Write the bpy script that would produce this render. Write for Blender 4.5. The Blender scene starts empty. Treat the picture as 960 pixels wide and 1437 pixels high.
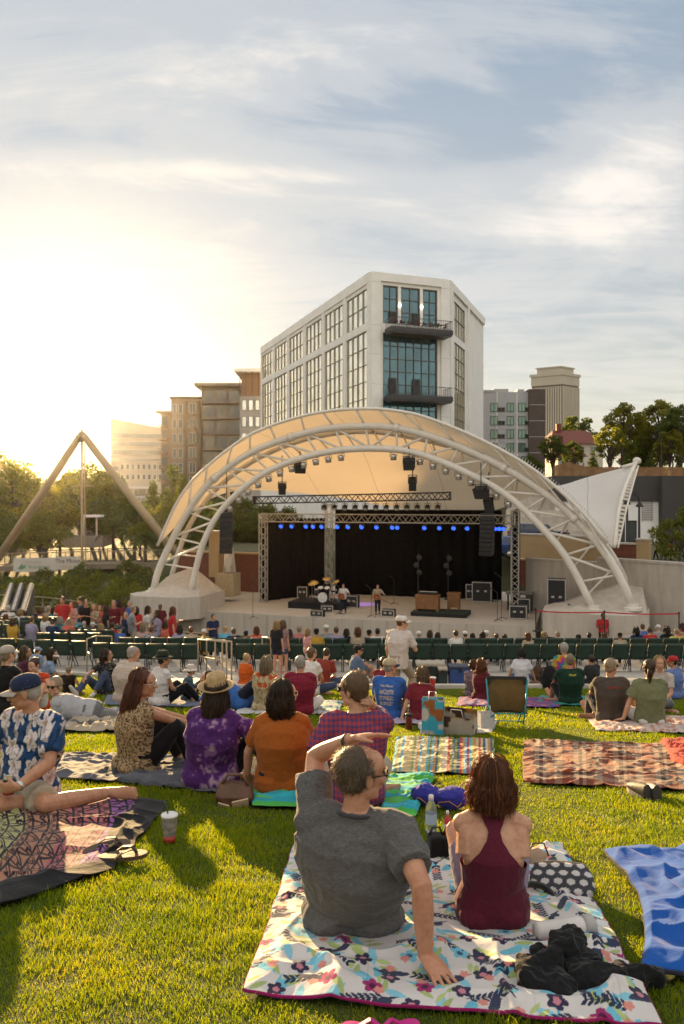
EXPO=1.86; SUN_STR=5.0; SKY_STR=0.05; HAZE=(0.000036,0.89)
SKY_TINT=(0.8,0.84,0.9); GLOW=(0.25,1.0,6.0); VEIL=0.72; HORIZON=(4.4,3.9,3.0); MIDSKY=(3.6,3.6,3.5); ZENITH=(2.3,2.8,3.35); CLOUD_COL=(6.4,5.9,5.3); CLOUD_SUN=(6.5,5.8,4.6); CLOUD_AMT=0.8; REAR_FILL=0.5
import bpy, bmesh, math, random
import numpy as np
from mathutils import Vector, Matrix, Euler, Quaternion
from mathutils import noise as mnoise
R = math.radians
PI = math.pi
rnd = random.Random(11)
scene = bpy.context.scene
COL = scene.collection

# ------------------------------------------------------------------ the place: camera at (0,0,ZC), looking along +Y
F, CX, HY, ZC = 1118.0, 480.0, 698.0, 8.1
SUN_AZ, SUN_EL = R(-19.3), R(7.0)
S_DIR = Vector((math.sin(SUN_AZ)*math.cos(SUN_EL), math.cos(SUN_AZ)*math.cos(SUN_EL), math.sin(SUN_EL)))

def P(px, py, d):
    return Vector(((px-CX)/F*d, d, ZC-(py-HY)/F*d))
def sstep(a, b, x):
    t = min(1.0, max(0.0, (x-a)/(b-a)))
    return t*t*(3-2*t)
def slope_z(x, y):
    z = ZC-1.30-0.163*y
    z += 0.75*sstep(-4, -13, x)*sstep(21, 30, y)
    return max(z, -0.05)
def G(px, py):
    d = F*1.30/(py-HY-F*0.163)
    return Vector(((px-CX)/F*d, d, ZC-1.30-0.163*d))

# ------------------------------------------------------------------ objects
def setp(o, label=None, cat=None, group=None, kind=None):
    if label: o['label'] = label
    if cat: o['category'] = cat
    if group: o['group'] = group
    if kind: o['kind'] = kind
    return o
def empty(name, loc=(0,0,0), rz=0.0, label=None, cat=None, group=None, scale=1.0):
    o = bpy.data.objects.new(name, None)
    o.empty_display_size = 0.2
    COL.objects.link(o)
    o.location = loc; o.rotation_euler = (0,0,rz); o.scale = (scale,)*3
    return setp(o, label, cat, group)
def obj(name, me, parent=None, mats=None):
    o = bpy.data.objects.new(name, me)
    COL.objects.link(o)
    if parent is not None: o.parent = parent
    if mats:
        for i, m in enumerate(mats):
            if len(me.materials) <= i: me.materials.append(m)
            o.material_slots[i].link = 'OBJECT'
            o.material_slots[i].material = m
    return o
def copy_tree(o, parent=None):
    c = o.copy(); COL.objects.link(c); c.parent = parent
    for ch in [x for x in bpy.data.objects if x.parent == o]:
        copy_tree(ch, c)
    return c
KIDS = {}
def tree_of(o):
    """children list, read once"""
    if o.name not in KIDS:
        KIDS[o.name] = [x for x in bpy.data.objects if x.parent == o]
    return KIDS[o.name]
def dup(o, loc=None, rz=None, label=None, parent=None):
    c = o.copy(); COL.objects.link(c); c.parent = parent
    for ch in tree_of(o): dup(ch, parent=c)
    if loc is not None: c.location = loc
    if rz is not None: c.rotation_euler = (0,0,rz)
    if label: c['label'] = label
    return c

class MB:
    def __init__(s): s.v=[]; s.f=[]; s.m=[]; s.mi=0
    def add(s, vs, fs, M=None):
        n=len(s.v)
        if M is not None: vs=[M@Vector(v) for v in vs]
        s.v.extend([tuple(v) for v in vs])
        for f in fs: s.f.append([i+n for i in f]); s.m.append(s.mi)
        return s
    def box(s, c, d, M=None, rz=0.0, bev=0.0):
        x,y,z=d[0]/2,d[1]/2,d[2]/2
        vs=[Vector(((i&1)*2*x-x,((i>>1)&1)*2*y-y,((i>>2)&1)*2*z-z)) for i in range(8)]
        fs=[(0,2,3,1),(4,5,7,6),(0,1,5,4),(2,6,7,3),(0,4,6,2),(1,3,7,5)]
        if bev>0:
            bm=bmesh.new(); bv=[bm.verts.new(v) for v in vs]
            for f in fs: bm.faces.new([bv[i] for i in f])
            bmesh.ops.bevel(bm, geom=bm.edges[:], offset=bev, segments=2, profile=0.6, affect='EDGES')
            bm.verts.index_update()
            vs=[v.co.copy() for v in bm.verts]; fs=[[v.index for v in f.verts] for f in bm.faces]; bm.free()
        T=Matrix.Translation(Vector(c))@Matrix.Rotation(rz,4,'Z')
        if M is not None: T=M@T
        return s.add(vs,fs,T)
    def box2(s, a, b, M=None, bev=0.0):
        a=Vector(a); b=Vector(b)
        return s.box((a+b)/2, [abs(b[i]-a[i]) for i in range(3)], M, 0, bev)
    def beam(s, p, q, w, h, up=(0,0,1)):
        """rectangular bar from p to q, w across, h along up"""
        p=Vector(p); q=Vector(q); t=(q-p).normalized(); u=Vector(up)
        r=t.cross(u)
        if r.length<1e-5: r=t.cross(Vector((0,1,0)))
        r.normalize(); u=r.cross(t).normalized()
        vs=[]
        for c in (p,q):
            for a,b in ((-1,-1),(1,-1),(1,1),(-1,1)): vs.append(c+r*(a*w/2)+u*(b*h/2))
        return s.add(vs,[(3,2,1,0),(4,5,6,7),(0,1,5,4),(1,2,6,5),(2,3,7,6),(3,0,4,7)])
    def tube(s, pts, rad, n=8, caps=True, round_=False, flat=1.0, up=None):
        pts=[Vector(p) for p in pts]; k=len(pts)
        if not hasattr(rad,'__len__'): rad=[rad]*k
        rad=list(rad)
        if round_:
            a=(pts[0]-pts[1]).normalized(); b=(pts[-1]-pts[-2]).normalized()
            r0,r1=rad[0],rad[-1]
            pre=[(pts[0]+a*r0*0.98,r0*0.2),(pts[0]+a*r0*0.78,r0*0.62),(pts[0]+a*r0*0.4,r0*0.91)]
            post=[(pts[-1]+b*r1*0.4,r1*0.91),(pts[-1]+b*r1*0.78,r1*0.62),(pts[-1]+b*r1*0.98,r1*0.2)]
            pts=[x[0] for x in pre]+pts+[x[0] for x in post]
            rad=[x[1] for x in pre]+rad+[x[1] for x in post]; k=len(pts)
        vs=[]; prev=None
        for i in range(k):
            t=(pts[min(i+1,k-1)]-pts[max(i-1,0)])
            if t.length<1e-9: t=Vector((0,0,1))
            t.normalize()
            if prev is None:
                u=Vector(up) if up is not None else (Vector((0,0,1)) if abs(t.z)<0.9 else Vector((0,1,0)))
                r=t.cross(u).normalized()
            else:
                r=prev-t*prev.dot(t)
                if r.length<1e-6: r=t.orthogonal()
                r.normalize()
            prev=r; w=t.cross(r)
            for j in range(n):
                a=2*PI*j/n
                vs.append(pts[i]+r*(math.cos(a)*rad[i])+w*(math.sin(a)*rad[i]*flat))
        fs=[]
        for i in range(k-1):
            for j in range(n):
                a=i*n+j; b=i*n+(j+1)%n
                fs.append((a,a+n,b+n,b))
        if caps: fs.append(tuple(range(n))); fs.append(tuple((k-1)*n+j for j in reversed(range(n))))
        return s.add(vs,fs)
    def loft(s, secs, n=20, caps=True, p=2.0):
        """secs: (centre, right vector*halfwidth, fwd vector*halfdepth)"""
        vs=[]
        for c,r,w in secs:
            c=Vector(c); r=Vector(r); w=Vector(w)
            for j in range(n):
                a=2*PI*j/n; ca,sa=math.cos(a),math.sin(a)
                if p!=2.0:
                    ca=math.copysign(abs(ca)**(2/p),ca); sa=math.copysign(abs(sa)**(2/p),sa)
                vs.append(c+r*ca+w*sa)
        fs=[]; k=len(secs)
        for i in range(k-1):
            for j in range(n):
                a=i*n+j; b=i*n+(j+1)%n
                fs.append((a,b,b+n,a+n))
        if caps: fs.append(tuple(reversed(range(n)))); fs.append(tuple((k-1)*n+j for j in range(n)))
        return s.add(vs,fs)
    def lathe(s, prof, n=16, M=None, caps=True):
        secs=[((0,0,z),(r,0,0),(0,r,0)) for r,z in prof]
        t=MB(); t.loft(secs,n,caps)
        return s.add(t.v,t.f,M)
    def ell(s, c, r, M=None, n=12, m=8):
        """ellipsoid at c with radii r; M an orientation"""
        prof=[]; vs=[]; fs=[]
        T=Matrix.Translation(Vector(c))
        if M is not None: T=T@M.to_4x4()
        vs.append(T@Vector((0,0,-r[2])))
        for i in range(1,m):
            a=-PI/2+PI*i/m
            for j in range(n):
                b=2*PI*j/n
                vs.append(T@Vector((r[0]*math.cos(a)*math.cos(b), r[1]*math.cos(a)*math.sin(b), r[2]*math.sin(a))))
        vs.append(T@Vector((0,0,r[2]))); e=len(vs)-1
        for j in range(n): fs.append((0,1+(j+1)%n,1+j))
        for i in range(m-2):
            for j in range(n):
                a=1+i*n+j; b=1+i*n+(j+1)%n
                fs.append((a,b,b+n,a+n))
        o=1+(m-2)*n
        for j in range(n): fs.append((o+j,o+(j+1)%n,e))
        return s.add(vs,fs)
    def prism(s, poly, z0, z1, M=None):
        n=len(poly)
        vs=[(x,y,z0) for x,y in poly]+[(x,y,z1) for x,y in poly]
        fs=[tuple(reversed(range(n))),tuple(range(n,2*n))]
        for i in range(n):
            j=(i+1)%n; fs.append((i,j,j+n,i+n))
        return s.add(vs,fs,M)
    def mesh(s, name, smooth=False):
        me=bpy.data.meshes.new(name)
        me.from_pydata(s.v,[],s.f)
        if any(s.m): me.polygons.foreach_set('material_index', s.m)
        if smooth: me.polygons.foreach_set('use_smooth',[True]*len(me.polygons))
        me.update()
        return me
    def build(s, name, mat, parent=None, smooth=False, normals=False):
        me=s.mesh(name,smooth)
        if normals:
            bm=bmesh.new(); bm.from_mesh(me); bmesh.ops.recalc_face_normals(bm, faces=bm.faces[:]); bm.to_mesh(me); bm.free()
        mats = mat if isinstance(mat,(list,tuple)) else [mat]
        for m in mats: me.materials.append(m)
        o=bpy.data.objects.new(name,me); COL.objects.link(o)
        if parent is not None: o.parent=parent
        return o

# ------------------------------------------------------------------ materials
MATS={}
def newmat(name):
    m=bpy.data.materials.new(name); m.use_nodes=True
    nt=m.node_tree; nt.nodes.clear()
    out=nt.nodes.new('ShaderNodeOutputMaterial')
    return m,nt,out
def N(nt,t,**kw):
    n=nt.nodes.new(t)
    for k,v in kw.items():
        if k.startswith('_'): setattr(n,k[1:],v)
        else: n.inputs[k.replace('__',' ')].default_value=v
    return n
def L(nt,a,b): nt.links.new(a,b)
def rgba(c): return (c[0],c[1],c[2],1.0)
def mixc(nt,fac,a,b,mode='MIX'):
    n=nt.nodes.new('ShaderNodeMix'); n.data_type='RGBA'; n.blend_type=mode
    for i,x in ((0,fac),(6,a),(7,b)):
        if hasattr(x,'is_linked') or isinstance(x,bpy.types.NodeSocket): nt.links.new(x,n.inputs[i])
        elif i==0: n.inputs[0].default_value=x
        else: n.inputs[i].default_value=rgba(x)
    return n.outputs[2]
def math_(nt,op,a,b=None,c=None):
    n=nt.nodes.new('ShaderNodeMath'); n.operation=op
    for i,x in enumerate((a,b,c)):
        if x is None: continue
        if isinstance(x,bpy.types.NodeSocket): nt.links.new(x,n.inputs[i])
        else: n.inputs[i].default_value=x
    return n.outputs[0]
def ramp(nt,fac,stops,interp='LINEAR'):
    n=nt.nodes.new('ShaderNodeValToRGB'); cr=n.color_ramp; cr.interpolation=interp
    while len(cr.elements)<len(stops): cr.elements.new(0.5)
    for e,(p,c) in zip(cr.elements,stops):
        e.position=p; e.color=rgba(c) if len(c)==3 else c
    nt.links.new(fac,n.inputs[0]); return n.outputs[0]
def noise_(nt,vec,scale,detail=3.0,rough=0.55,dist=0.0):
    n=nt.nodes.new('ShaderNodeTexNoise'); n.inputs['Scale'].default_value=scale
    n.inputs['Detail'].default_value=detail; n.inputs['Roughness'].default_value=rough; n.inputs['Distortion'].default_value=dist
    if vec is not None: nt.links.new(vec,n.inputs['Vector'])
    return n.outputs[0]
def coords(nt,which='Object',scale=(1,1,1)):
    t=nt.nodes.new('ShaderNodeTexCoord'); o=t.outputs[which]
    if scale!=(1,1,1):
        mp=nt.nodes.new('ShaderNodeMapping'); mp.inputs['Scale'].default_value=scale
        nt.links.new(o,mp.inputs[0]); o=mp.outputs[0]
    return o
def bsdf(nt,out,col,rough=0.6,metal=0.0,spec=0.5,bump=None,bumpstr=0.3,bumpd=0.01,trans=0.0,transcol=None,sheen=0.0,sss=0.0):
    b=nt.nodes.new('ShaderNodeBsdfPrincipled')
    if isinstance(col,bpy.types.NodeSocket): nt.links.new(col,b.inputs['Base Color'])
    else: b.inputs['Base Color'].default_value=rgba(col)
    if isinstance(rough,bpy.types.NodeSocket): nt.links.new(rough,b.inputs['Roughness'])
    else: b.inputs['Roughness'].default_value=rough
    b.inputs['Metallic'].default_value=metal
    b.inputs['Specular IOR Level'].default_value=spec
    if sheen: b.inputs['Sheen Weight'].default_value=sheen; b.inputs['Sheen Roughness'].default_value=0.4
    if sss:
        b.inputs['Subsurface Weight'].default_value=sss
        b.inputs['Subsurface Radius'].default_value=(0.02,0.007,0.004)
        b.inputs['Subsurface Scale'].default_value=1.0
    if bump is not None:
        bp=nt.nodes.new('ShaderNodeBump'); bp.inputs['Strength'].default_value=bumpstr; bp.inputs['Distance'].default_value=bumpd
        nt.links.new(bump,bp.inputs['Height']); nt.links.new(bp.outputs[0],b.inputs['Normal'])
    sh=b.outputs[0]
    if trans>0:
        t=nt.nodes.new('ShaderNodeBsdfTranslucent')
        c=transcol if transcol is not None else col
        if isinstance(c,bpy.types.NodeSocket): nt.links.new(c,t.inputs[0])
        else: t.inputs[0].default_value=rgba(c)
        mx=nt.nodes.new('ShaderNodeMixShader'); mx.inputs[0].default_value=trans
        nt.links.new(sh,mx.inputs[1]); nt.links.new(t.outputs[0],mx.inputs[2]); sh=mx.outputs[0]
    nt.links.new(sh,out.inputs[0]); return b
def plain(name,col,rough=0.6,metal=0.0,var=0.18,scale=6.0,bump=0.15,bscale=40.0,spec=0.4,trans=0.0,col2=None,which='Object'):
    """painted / stone / plastic surface with a little mottling and tooth"""
    key=('plain',name)
    if key in MATS: return MATS[key]
    m,nt,out=newmat(name)
    co=coords(nt,which)
    n1=noise_(nt,co,scale,4.0,0.6)
    if 'concrete' in name:
        st_=noise_(nt,coords(nt,which,(1,1,.12)),3.2,5.0,.65); n1=math_(nt,'MULTIPLY_ADD',st_,.75,math_(nt,'MULTIPLY',n1,.35))
    dark=tuple(max(0,c*(1-var)) for c in col); lite=tuple(min(1,c*(1+var*0.6)) for c in col)
    if col2 is not None: dark=col2
    c=ramp(nt,n1,[(0.3,dark),(0.7,lite)])
    n2=noise_(nt,co,bscale,3.0,0.6)
    rr=math_(nt,'MULTIPLY_ADD',n1,0.25,rough-0.12)
    bsdf(nt,out,c,rr,metal,spec,n2,bump,0.01,trans)
    MATS[key]=m; return m
def cloth(name,col,var=0.12,trans=0.10,weave=420.0,heather=0.0):
    key=('cloth',name)
    if key in MATS: return MATS[key]
    m,nt,out=newmat('fabric_'+name)
    co=coords(nt)
    n1=noise_(nt,co,7.0,3.0)
    c=ramp(nt,n1,[(0.3,tuple(x*(1-var) for x in col)),(0.7,tuple(min(1,x*(1+var)) for x in col))])
    if heather>0:
        hs=coords(nt,'Object',(1,1,6)); nh=noise_(nt,hs,55.0,4.0,0.7)
        f=ramp(nt,nh,[(0.35,(0,0,0)),(0.68,(1,1,1))])
        c=mixc(nt,f,c,tuple(min(1,x*(1+heather)) for x in col))
    n2=noise_(nt,co,weave,1.0); n3=noise_(nt,co,16.0,3.0,0.5,0.8)
    h=math_(nt,'ADD',math_(nt,'MULTIPLY',n2,0.12),math_(nt,'MULTIPLY',n3,1.2))
    bsdf(nt,out,c,0.88,0,0.15,h,0.55,0.014,trans,None,0.15)
    MATS[key]=m; return m
def vcol_cloth(name,trans=0.08,rough=0.88,weave=300.0,bumpstr=0.35):
    """woven fabric whose print is stored per vertex"""
    key=('vcol',name)
    if key in MATS: return MATS[key]
    m,nt,out=newmat('printed_'+name)
    a=nt.nodes.new('ShaderNodeAttribute'); a.attribute_name='print'
    co=coords(nt); n2=noise_(nt,co,weave,1.0); n3=noise_(nt,co,22.0,3.0)
    v=ramp(nt,noise_(nt,co,9.0,3.0),[(0.3,(0.86,0.86,0.86)),(0.7,(1,1,1))])
    c=mixc(nt,1.0,a.outputs[0],v,'MULTIPLY')
    h=math_(nt,'ADD',math_(nt,'MULTIPLY',n2,0.15),n3)
    bsdf(nt,out,c,rough,0,0.15,h,bumpstr,0.012,trans,None,0.1)
    MATS[key]=m; return m
def skin(name,col):
    key=('skin',name)
    if key in MATS: return MATS[key]
    m,nt,out=newmat('skin_'+name)
    co=coords(nt); n1=noise_(nt,co,14.0,4.0,0.6); n2=noise_(nt,co,160.0,3.0); n3=noise_(nt,co,45.0,3.0)
    c=ramp(nt,n1,[(0.3,(col[0]*0.86,col[1]*0.74,col[2]*0.68)),(0.7,(min(1,col[0]*1.06),col[1]*1.02,col[2]))])
    fr=ramp(nt,n3,[(0.48,(1,1,1)),(0.75,(0.87,0.76,0.69))])
    c=mixc(nt,1.0,c,fr,'MULTIPLY')
    bsdf(nt,out,c,0.50,0,0.35,math_(nt,'ADD',n2,math_(nt,'MULTIPLY',n3,1.5)),0.25,0.004,0,None,0,0.10)
    MATS[key]=m; return m
def hairm(name,col,col2=None,trans=0.32):
    key=('hair',name)
    if key in MATS: return MATS[key]
    m,nt,out=newmat('hair_'+name)
    co=coords(nt,'Object',(1,1,0.12)); n1=noise_(nt,co,120.0,3.0,0.7)
    g=nt.nodes.new('ShaderNodeNewGeometry')
    col2=col2 or tuple(min(1,c*1.9) for c in col)
    f=math_(nt,'ADD',math_(nt,'MULTIPLY',n1,0.7),math_(nt,'MULTIPLY',g.outputs['Random Per Island'],0.4))
    c=ramp(nt,f,[(0.25,tuple(x*0.5 for x in col)),(0.55,col),(0.85,col2)])
    bsdf(nt,out,c,0.42,0,0.45,n1,0.5,0.006,trans,tuple(min(1,x*1.5) for x in col2))
    MATS[key]=m; return m
def metal(name,col,rough=0.35,var=0.1):
    return plain(name,col,rough,0.9,var,8.0,0.03,60.0,0.5)
def glassm(name,col,rough=0.06,metalness=0.55):
    key=('glass',name)
    if key in MATS: return MATS[key]
    m,nt,out=newmat(name)
    co=coords(nt); n1=noise_(nt,co,0.35,2.0)
    c=ramp(nt,n1,[(0.35,tuple(x*0.8 for x in col)),(0.65,tuple(min(1,x*1.12) for x in col))])
    n2=noise_(nt,co,0.8,2.0)
    bsdf(nt,out,c,rough,metalness,0.8,n2,0.04,0.05)
    MATS[key]=m; return m
def clear(name,col,rough=0.05,ior=1.33):
    key=('clear',name)
    if key in MATS: return MATS[key]
    m,nt,out=newmat(name)
    b=bsdf(nt,out,col,rough,0,0.5); b.inputs['Transmission Weight'].default_value=0.9; b.inputs['IOR'].default_value=ior
    MATS[key]=m; return m
def lamp(name,col,strength):
    key=('lamp',name)
    if key in MATS: return MATS[key]
    m,nt,out=newmat(name)
    e=nt.nodes.new('ShaderNodeEmission'); e.inputs[0].default_value=rgba(col); e.inputs[1].default_value=strength
    nt.links.new(e.outputs[0],out.inputs[0]); MATS[key]=m; return m
def leafm(name,col,col2,trans=0.45,tcol=None):
    key=('leaf',name)
    if key in MATS: return MATS[key]
    m,nt,out=newmat('foliage_'+name)
    g=nt.nodes.new('ShaderNodeNewGeometry'); co=coords(nt)
    n1=noise_(nt,co,0.5,3.0)
    f=math_(nt,'ADD',math_(nt,'MULTIPLY',g.outputs['Random Per Island'],0.55),math_(nt,'MULTIPLY',n1,0.6))
    c=ramp(nt,f,[(0.25,col),(0.8,col2)])
    tc=mixc(nt,1.0,c,tcol or (1.0,0.95,0.5),'MULTIPLY')
    t2=mixc(nt,0.5,tc,c,'ADD')
    bsdf(nt,out,c,0.55,0,0.3,None,0,0,trans,t2)
    MATS[key]=m; return m

M_CONC=plain('concrete',(0.40,0.36,0.31),0.85,0,0.25,1.3,0.35,25,0.3)
M_CONC2=plain('concrete_pale',(0.47,0.42,0.36),0.85,0,0.22,2.0,0.3,30,0.3)
M_STEEL=plain('white_painted_steel',(0.66,0.61,0.54),0.42,0,0.08,3,0.04,30,0.5)
M_DARKSTEEL=plain('dark_steel',(0.05,0.05,0.055),0.45,0.4,0.2,6,0.05,40)
M_ALU=metal('aluminium_truss',(0.55,0.53,0.5),0.4)
M_BLACK=plain('black_plastic',(0.018,0.018,0.02),0.5,0,0.3,9,0.08,80)
# ------------------------------------------------------------------ camera, sky, sun
cam=bpy.data.cameras.new('camera'); camo=bpy.data.objects.new('camera',cam); COL.objects.link(camo)
camo.location=(0,0,ZC); camo.rotation_euler=(R(90),0,0)
cam.sensor_fit='VERTICAL'; cam.sensor_height=36.0; cam.lens=36.0*F/1437.0
cam.shift_y=-(718.5-HY)/1437.0
cam.clip_start=0.05; cam.clip_end=6000
cam.dof.use_dof=True; cam.dof.focus_distance=3.9; cam.dof.aperture_fstop=9.0
scene.camera=camo

w=bpy.data.worlds.new('World'); scene.world=w; w.use_nodes=True
nt=w.node_tree; nt.nodes.clear()
wo=nt.nodes.new('ShaderNodeOutputWorld'); bg=nt.nodes.new('ShaderNodeBackground')
sky=nt.nodes.new('ShaderNodeTexSky'); sky.sky_type='NISHITA'; sky.sun_disc=False
sky.sun_elevation=SUN_EL; sky.sun_rotation=SUN_AZ; sky.air_density=1.0; sky.dust_density=0.45; sky.ozone_density=1.6; sky.altitude=20
tc=nt.nodes.new('ShaderNodeTexCoord'); D=tc.outputs['Generated']
sx=nt.nodes.new('ShaderNodeSeparateXYZ'); L(nt,D,sx.inputs[0])
# cirrus: direction projected on a high flat layer
zz=math_(nt,'MAXIMUM',sx.outputs[2],0.02); zz=math_(nt,'ADD',zz,0.13)
cx=nt.nodes.new('ShaderNodeCombineXYZ'); L(nt,math_(nt,'DIVIDE',sx.outputs[0],zz),cx.inputs[0]); L(nt,math_(nt,'DIVIDE',sx.outputs[1],zz),cx.inputs[1])
mp=nt.nodes.new('ShaderNodeMapping'); mp.inputs['Scale'].default_value=(0.75,1.15,1); mp.inputs['Rotation'].default_value=(0,0,R(-28)); mp.inputs['Location'].default_value=(0.35,0.6,2.2)
L(nt,cx.outputs[0],mp.inputs[0])
c1=noise_(nt,mp.outputs[0],1.05,8.0,0.60,0.9)
mp2=nt.nodes.new('ShaderNodeMapping'); mp2.inputs['Scale'].default_value=(0.55,1.5,1); mp2.inputs['Rotation'].default_value=(0,0,R(38)); mp2.inputs['Location'].default_value=(2.0,0.4,0)
L(nt,cx.outputs[0],mp2.inputs[0])
c2=noise_(nt,mp2.outputs[0],1.9,10.0,0.68,2.4)
cm=math_(nt,'ADD',math_(nt,'MULTIPLY',c1,0.72),math_(nt,'MULTIPLY',c2,0.42))
# where the larger sheets of cirrus hang (directions x/y, z/y)
yy=math_(nt,'MAXIMUM',sx.outputs[1],0.05); X=math_(nt,'DIVIDE',sx.outputs[0],yy); Zr=math_(nt,'DIVIDE',sx.outputs[2],yy)
wob=math_(nt,'MULTIPLY_ADD',c1,0.30,-0.15)
fwd=ramp(nt,sx.outputs[1],[(0.0,(0,0,0)),(0.3,(1,1,1))])
acc=None
for (a0,b0,rx,ry,amp,tl) in ((-.12,.545,.34,.050,.17,.10),(.345,.40,.11,.085,.20,.3),(.12,.345,.30,.030,.12,-.12),(-.16,.415,.40,.016,.13,-.03),(-.30,.30,.2,.05,.08,0),(.27,.545,.17,.06,-.10,0),(-.10,.475,.40,.025,-.10,.05),(.16,.43,.12,.03,-.10,0),(-.05,.25,.4,.05,.04,0)):
    dx=math_(nt,'DIVIDE',math_(nt,'SUBTRACT',X,a0),rx); dz=math_(nt,'SUBTRACT',math_(nt,'SUBTRACT',Zr,b0),math_(nt,'MULTIPLY',math_(nt,'SUBTRACT',X,a0),tl))
    dz=math_(nt,'DIVIDE',math_(nt,'ADD',dz,math_(nt,'MULTIPLY',wob,0.45)),ry)
    q=math_(nt,'MULTIPLY',math_(nt,'EXPONENT',math_(nt,'MULTIPLY',math_(nt,'ADD',math_(nt,'MULTIPLY',dx,dx),math_(nt,'MULTIPLY',dz,dz)),-1.0)),amp)
    acc=q if acc is None else math_(nt,'ADD',acc,q)
cm=math_(nt,'ADD',cm,math_(nt,'MULTIPLY',acc,fwd))
cloud=ramp(nt,cm,[(0.46,(0,0,0)),(0.62,(0.30,0.30,0.30)),(0.86,(1,1,1))],'EASE')
# light round the sun (forward scattering in hazy evening air)
dp=nt.nodes.new('ShaderNodeVectorMath'); dp.operation='DOT_PRODUCT'; L(nt,D,dp.inputs[0]); dp.inputs[1].default_value=tuple(S_DIR)
dd=math_(nt,'MAXIMUM',dp.outputs['Value'],0.0)
g1=math_(nt,'POWER',dd,14.0); g2=math_(nt,'POWER',dd,60.0); g3=math_(nt,'POWER',dd,600.0)
glow=math_(nt,'ADD',math_(nt,'ADD',math_(nt,'MULTIPLY',g1,GLOW[0]),math_(nt,'MULTIPLY',g2,GLOW[1])),math_(nt,'MULTIPLY',g3,GLOW[2]))
# clear-sky colour: the Nishita sky under a thin even veil
veil=ramp(nt,sx.outputs[2],[(0.0,HORIZON),(0.22,MIDSKY),(0.52,ZENITH),(1.0,ZENITH)])
base=mixc(nt,VEIL,mixc(nt,1.0,sky.outputs[0],SKY_TINT,'MULTIPLY'),veil)
lit=mixc(nt,g1,CLOUD_COL,CLOUD_SUN)
base=mixc(nt,math_(nt,'MULTIPLY',cloud,CLOUD_AMT),base,lit)
gl=nt.nodes.new('ShaderNodeCombineXYZ')
for i,k in enumerate((1.0,0.90,0.70)): L(nt,math_(nt,'MULTIPLY',glow,k),gl.inputs[i])
base=mixc(nt,1.0,base,gl.outputs[0],'ADD')
nt.nodes.active=bg
# added fill light: sky behind and above the viewer is made brighter
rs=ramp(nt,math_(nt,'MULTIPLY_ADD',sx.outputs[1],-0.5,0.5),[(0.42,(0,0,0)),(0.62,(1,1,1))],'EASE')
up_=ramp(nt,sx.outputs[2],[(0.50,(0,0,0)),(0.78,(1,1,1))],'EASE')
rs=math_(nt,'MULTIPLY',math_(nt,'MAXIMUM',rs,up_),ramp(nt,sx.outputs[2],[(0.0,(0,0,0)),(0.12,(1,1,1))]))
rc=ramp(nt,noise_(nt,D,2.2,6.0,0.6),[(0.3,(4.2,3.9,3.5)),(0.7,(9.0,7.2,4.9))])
base=mixc(nt,math_(nt,'MULTIPLY',rs,REAR_FILL),base,rc,'ADD')
for n in nt.nodes:
    if n.type=='MIX': n.clamp_result=False
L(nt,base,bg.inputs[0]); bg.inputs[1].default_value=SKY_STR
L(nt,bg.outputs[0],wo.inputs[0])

sl=bpy.data.lights.new('sun','SUN'); sl.energy=SUN_STR; sl.angle=R(0.6); sl.color=(1.0,0.66,0.30)
so=bpy.data.objects.new('sun',sl); COL.objects.link(so); so.location=(-30,60,40)
so.rotation_euler=S_DIR.to_track_quat('Z','Y').to_euler()

vs=scene.view_settings
scene.display_settings.display_device='sRGB'
vs.view_transform='Standard'; vs.look='None'; vs.exposure=EXPO; vs.gamma=1.0; vs.use_curve_mapping=False
scene.render.engine='CYCLES'
cy=scene.cycles
cy.use_denoising=True; cy.denoiser='OPENIMAGEDENOISE'
cy.max_bounces=8; cy.transparent_max_bounces=12; cy.diffuse_bounces=3; cy.glossy_bounces=3; cy.transmission_bounces=6; cy.volume_bounces=1
cy.sample_clamp_indirect=6.0
cy.volume_step_rate=4.0

# ------------------------------------------------------------------ terrain
def terrain(x,y):
    z0=slope_z(x,y)
    if y<23: return z0-0.05
    if y<42: return z0
    left=sstep(-13,-17,x); z=0.0
    gl_=0.3+2.2*sstep(50,100,y)
    zl=gl_*sstep(44,54,y)
    right=max(sstep(15.5,18.5,x)*sstep(43,47,y), sstep(63,64.5,y))
    zr=3.7+6.4*sstep(84.5,86.0,y)*sstep(14,17,x)+5*sstep(90,240,y)
    z=zr*right
    z=z*(1-left)+max(zl, zr*sstep(105,130,y))*left
    return z
def axis(parts):
    o=[]
    for a,b,st in parts:
        n=max(1,int(round((b-a)/st))); o+= [a+(b-a)*i/n for i in range(n)]
    o.append(parts[-1][1]); return o
xs=axis([(-560,-300,65),(-300,-60,20),(-60,60,1.0),(60,300,20),(300,560,65)])
ys=axis([(-60,-8,4),(-8,24,2),(24,46,1.0),(46,110,0.75),(110,300,10),(300,600,50)])
vs_=[(x,y,terrain(x,y)) for y in ys for x in xs]; nx=len(xs)
fs_=[(j*nx+i,j*nx+i+1,(j+1)*nx+i+1,(j+1)*nx+i) for j in range(len(ys)-1) for i in range(nx-1)]
mb=MB(); mb.v=vs_; mb.f=fs_; mb.m=[0]*len(fs_)
m,nt,out=newmat('ground_soil'); co=coords(nt)
n1=noise_(nt,co,0.25,5.0); n2=noise_(nt,co,3.0,4.0); sp=nt.nodes.new('ShaderNodeSeparateXYZ'); L(nt,co,sp.inputs[0])
c=ramp(nt,n1,[(0.3,(0.045,0.06,0.02)),(0.7,(0.10,0.09,0.05))]); c=mixc(nt,math_(nt,'MULTIPLY',n2,0.5),c,(0.13,0.12,0.08))
bsdf(nt,out,c,0.9,0,0.2,n2,0.5,0.05)
setp(mb.build('ground',m,None,True),kind='structure')

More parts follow.
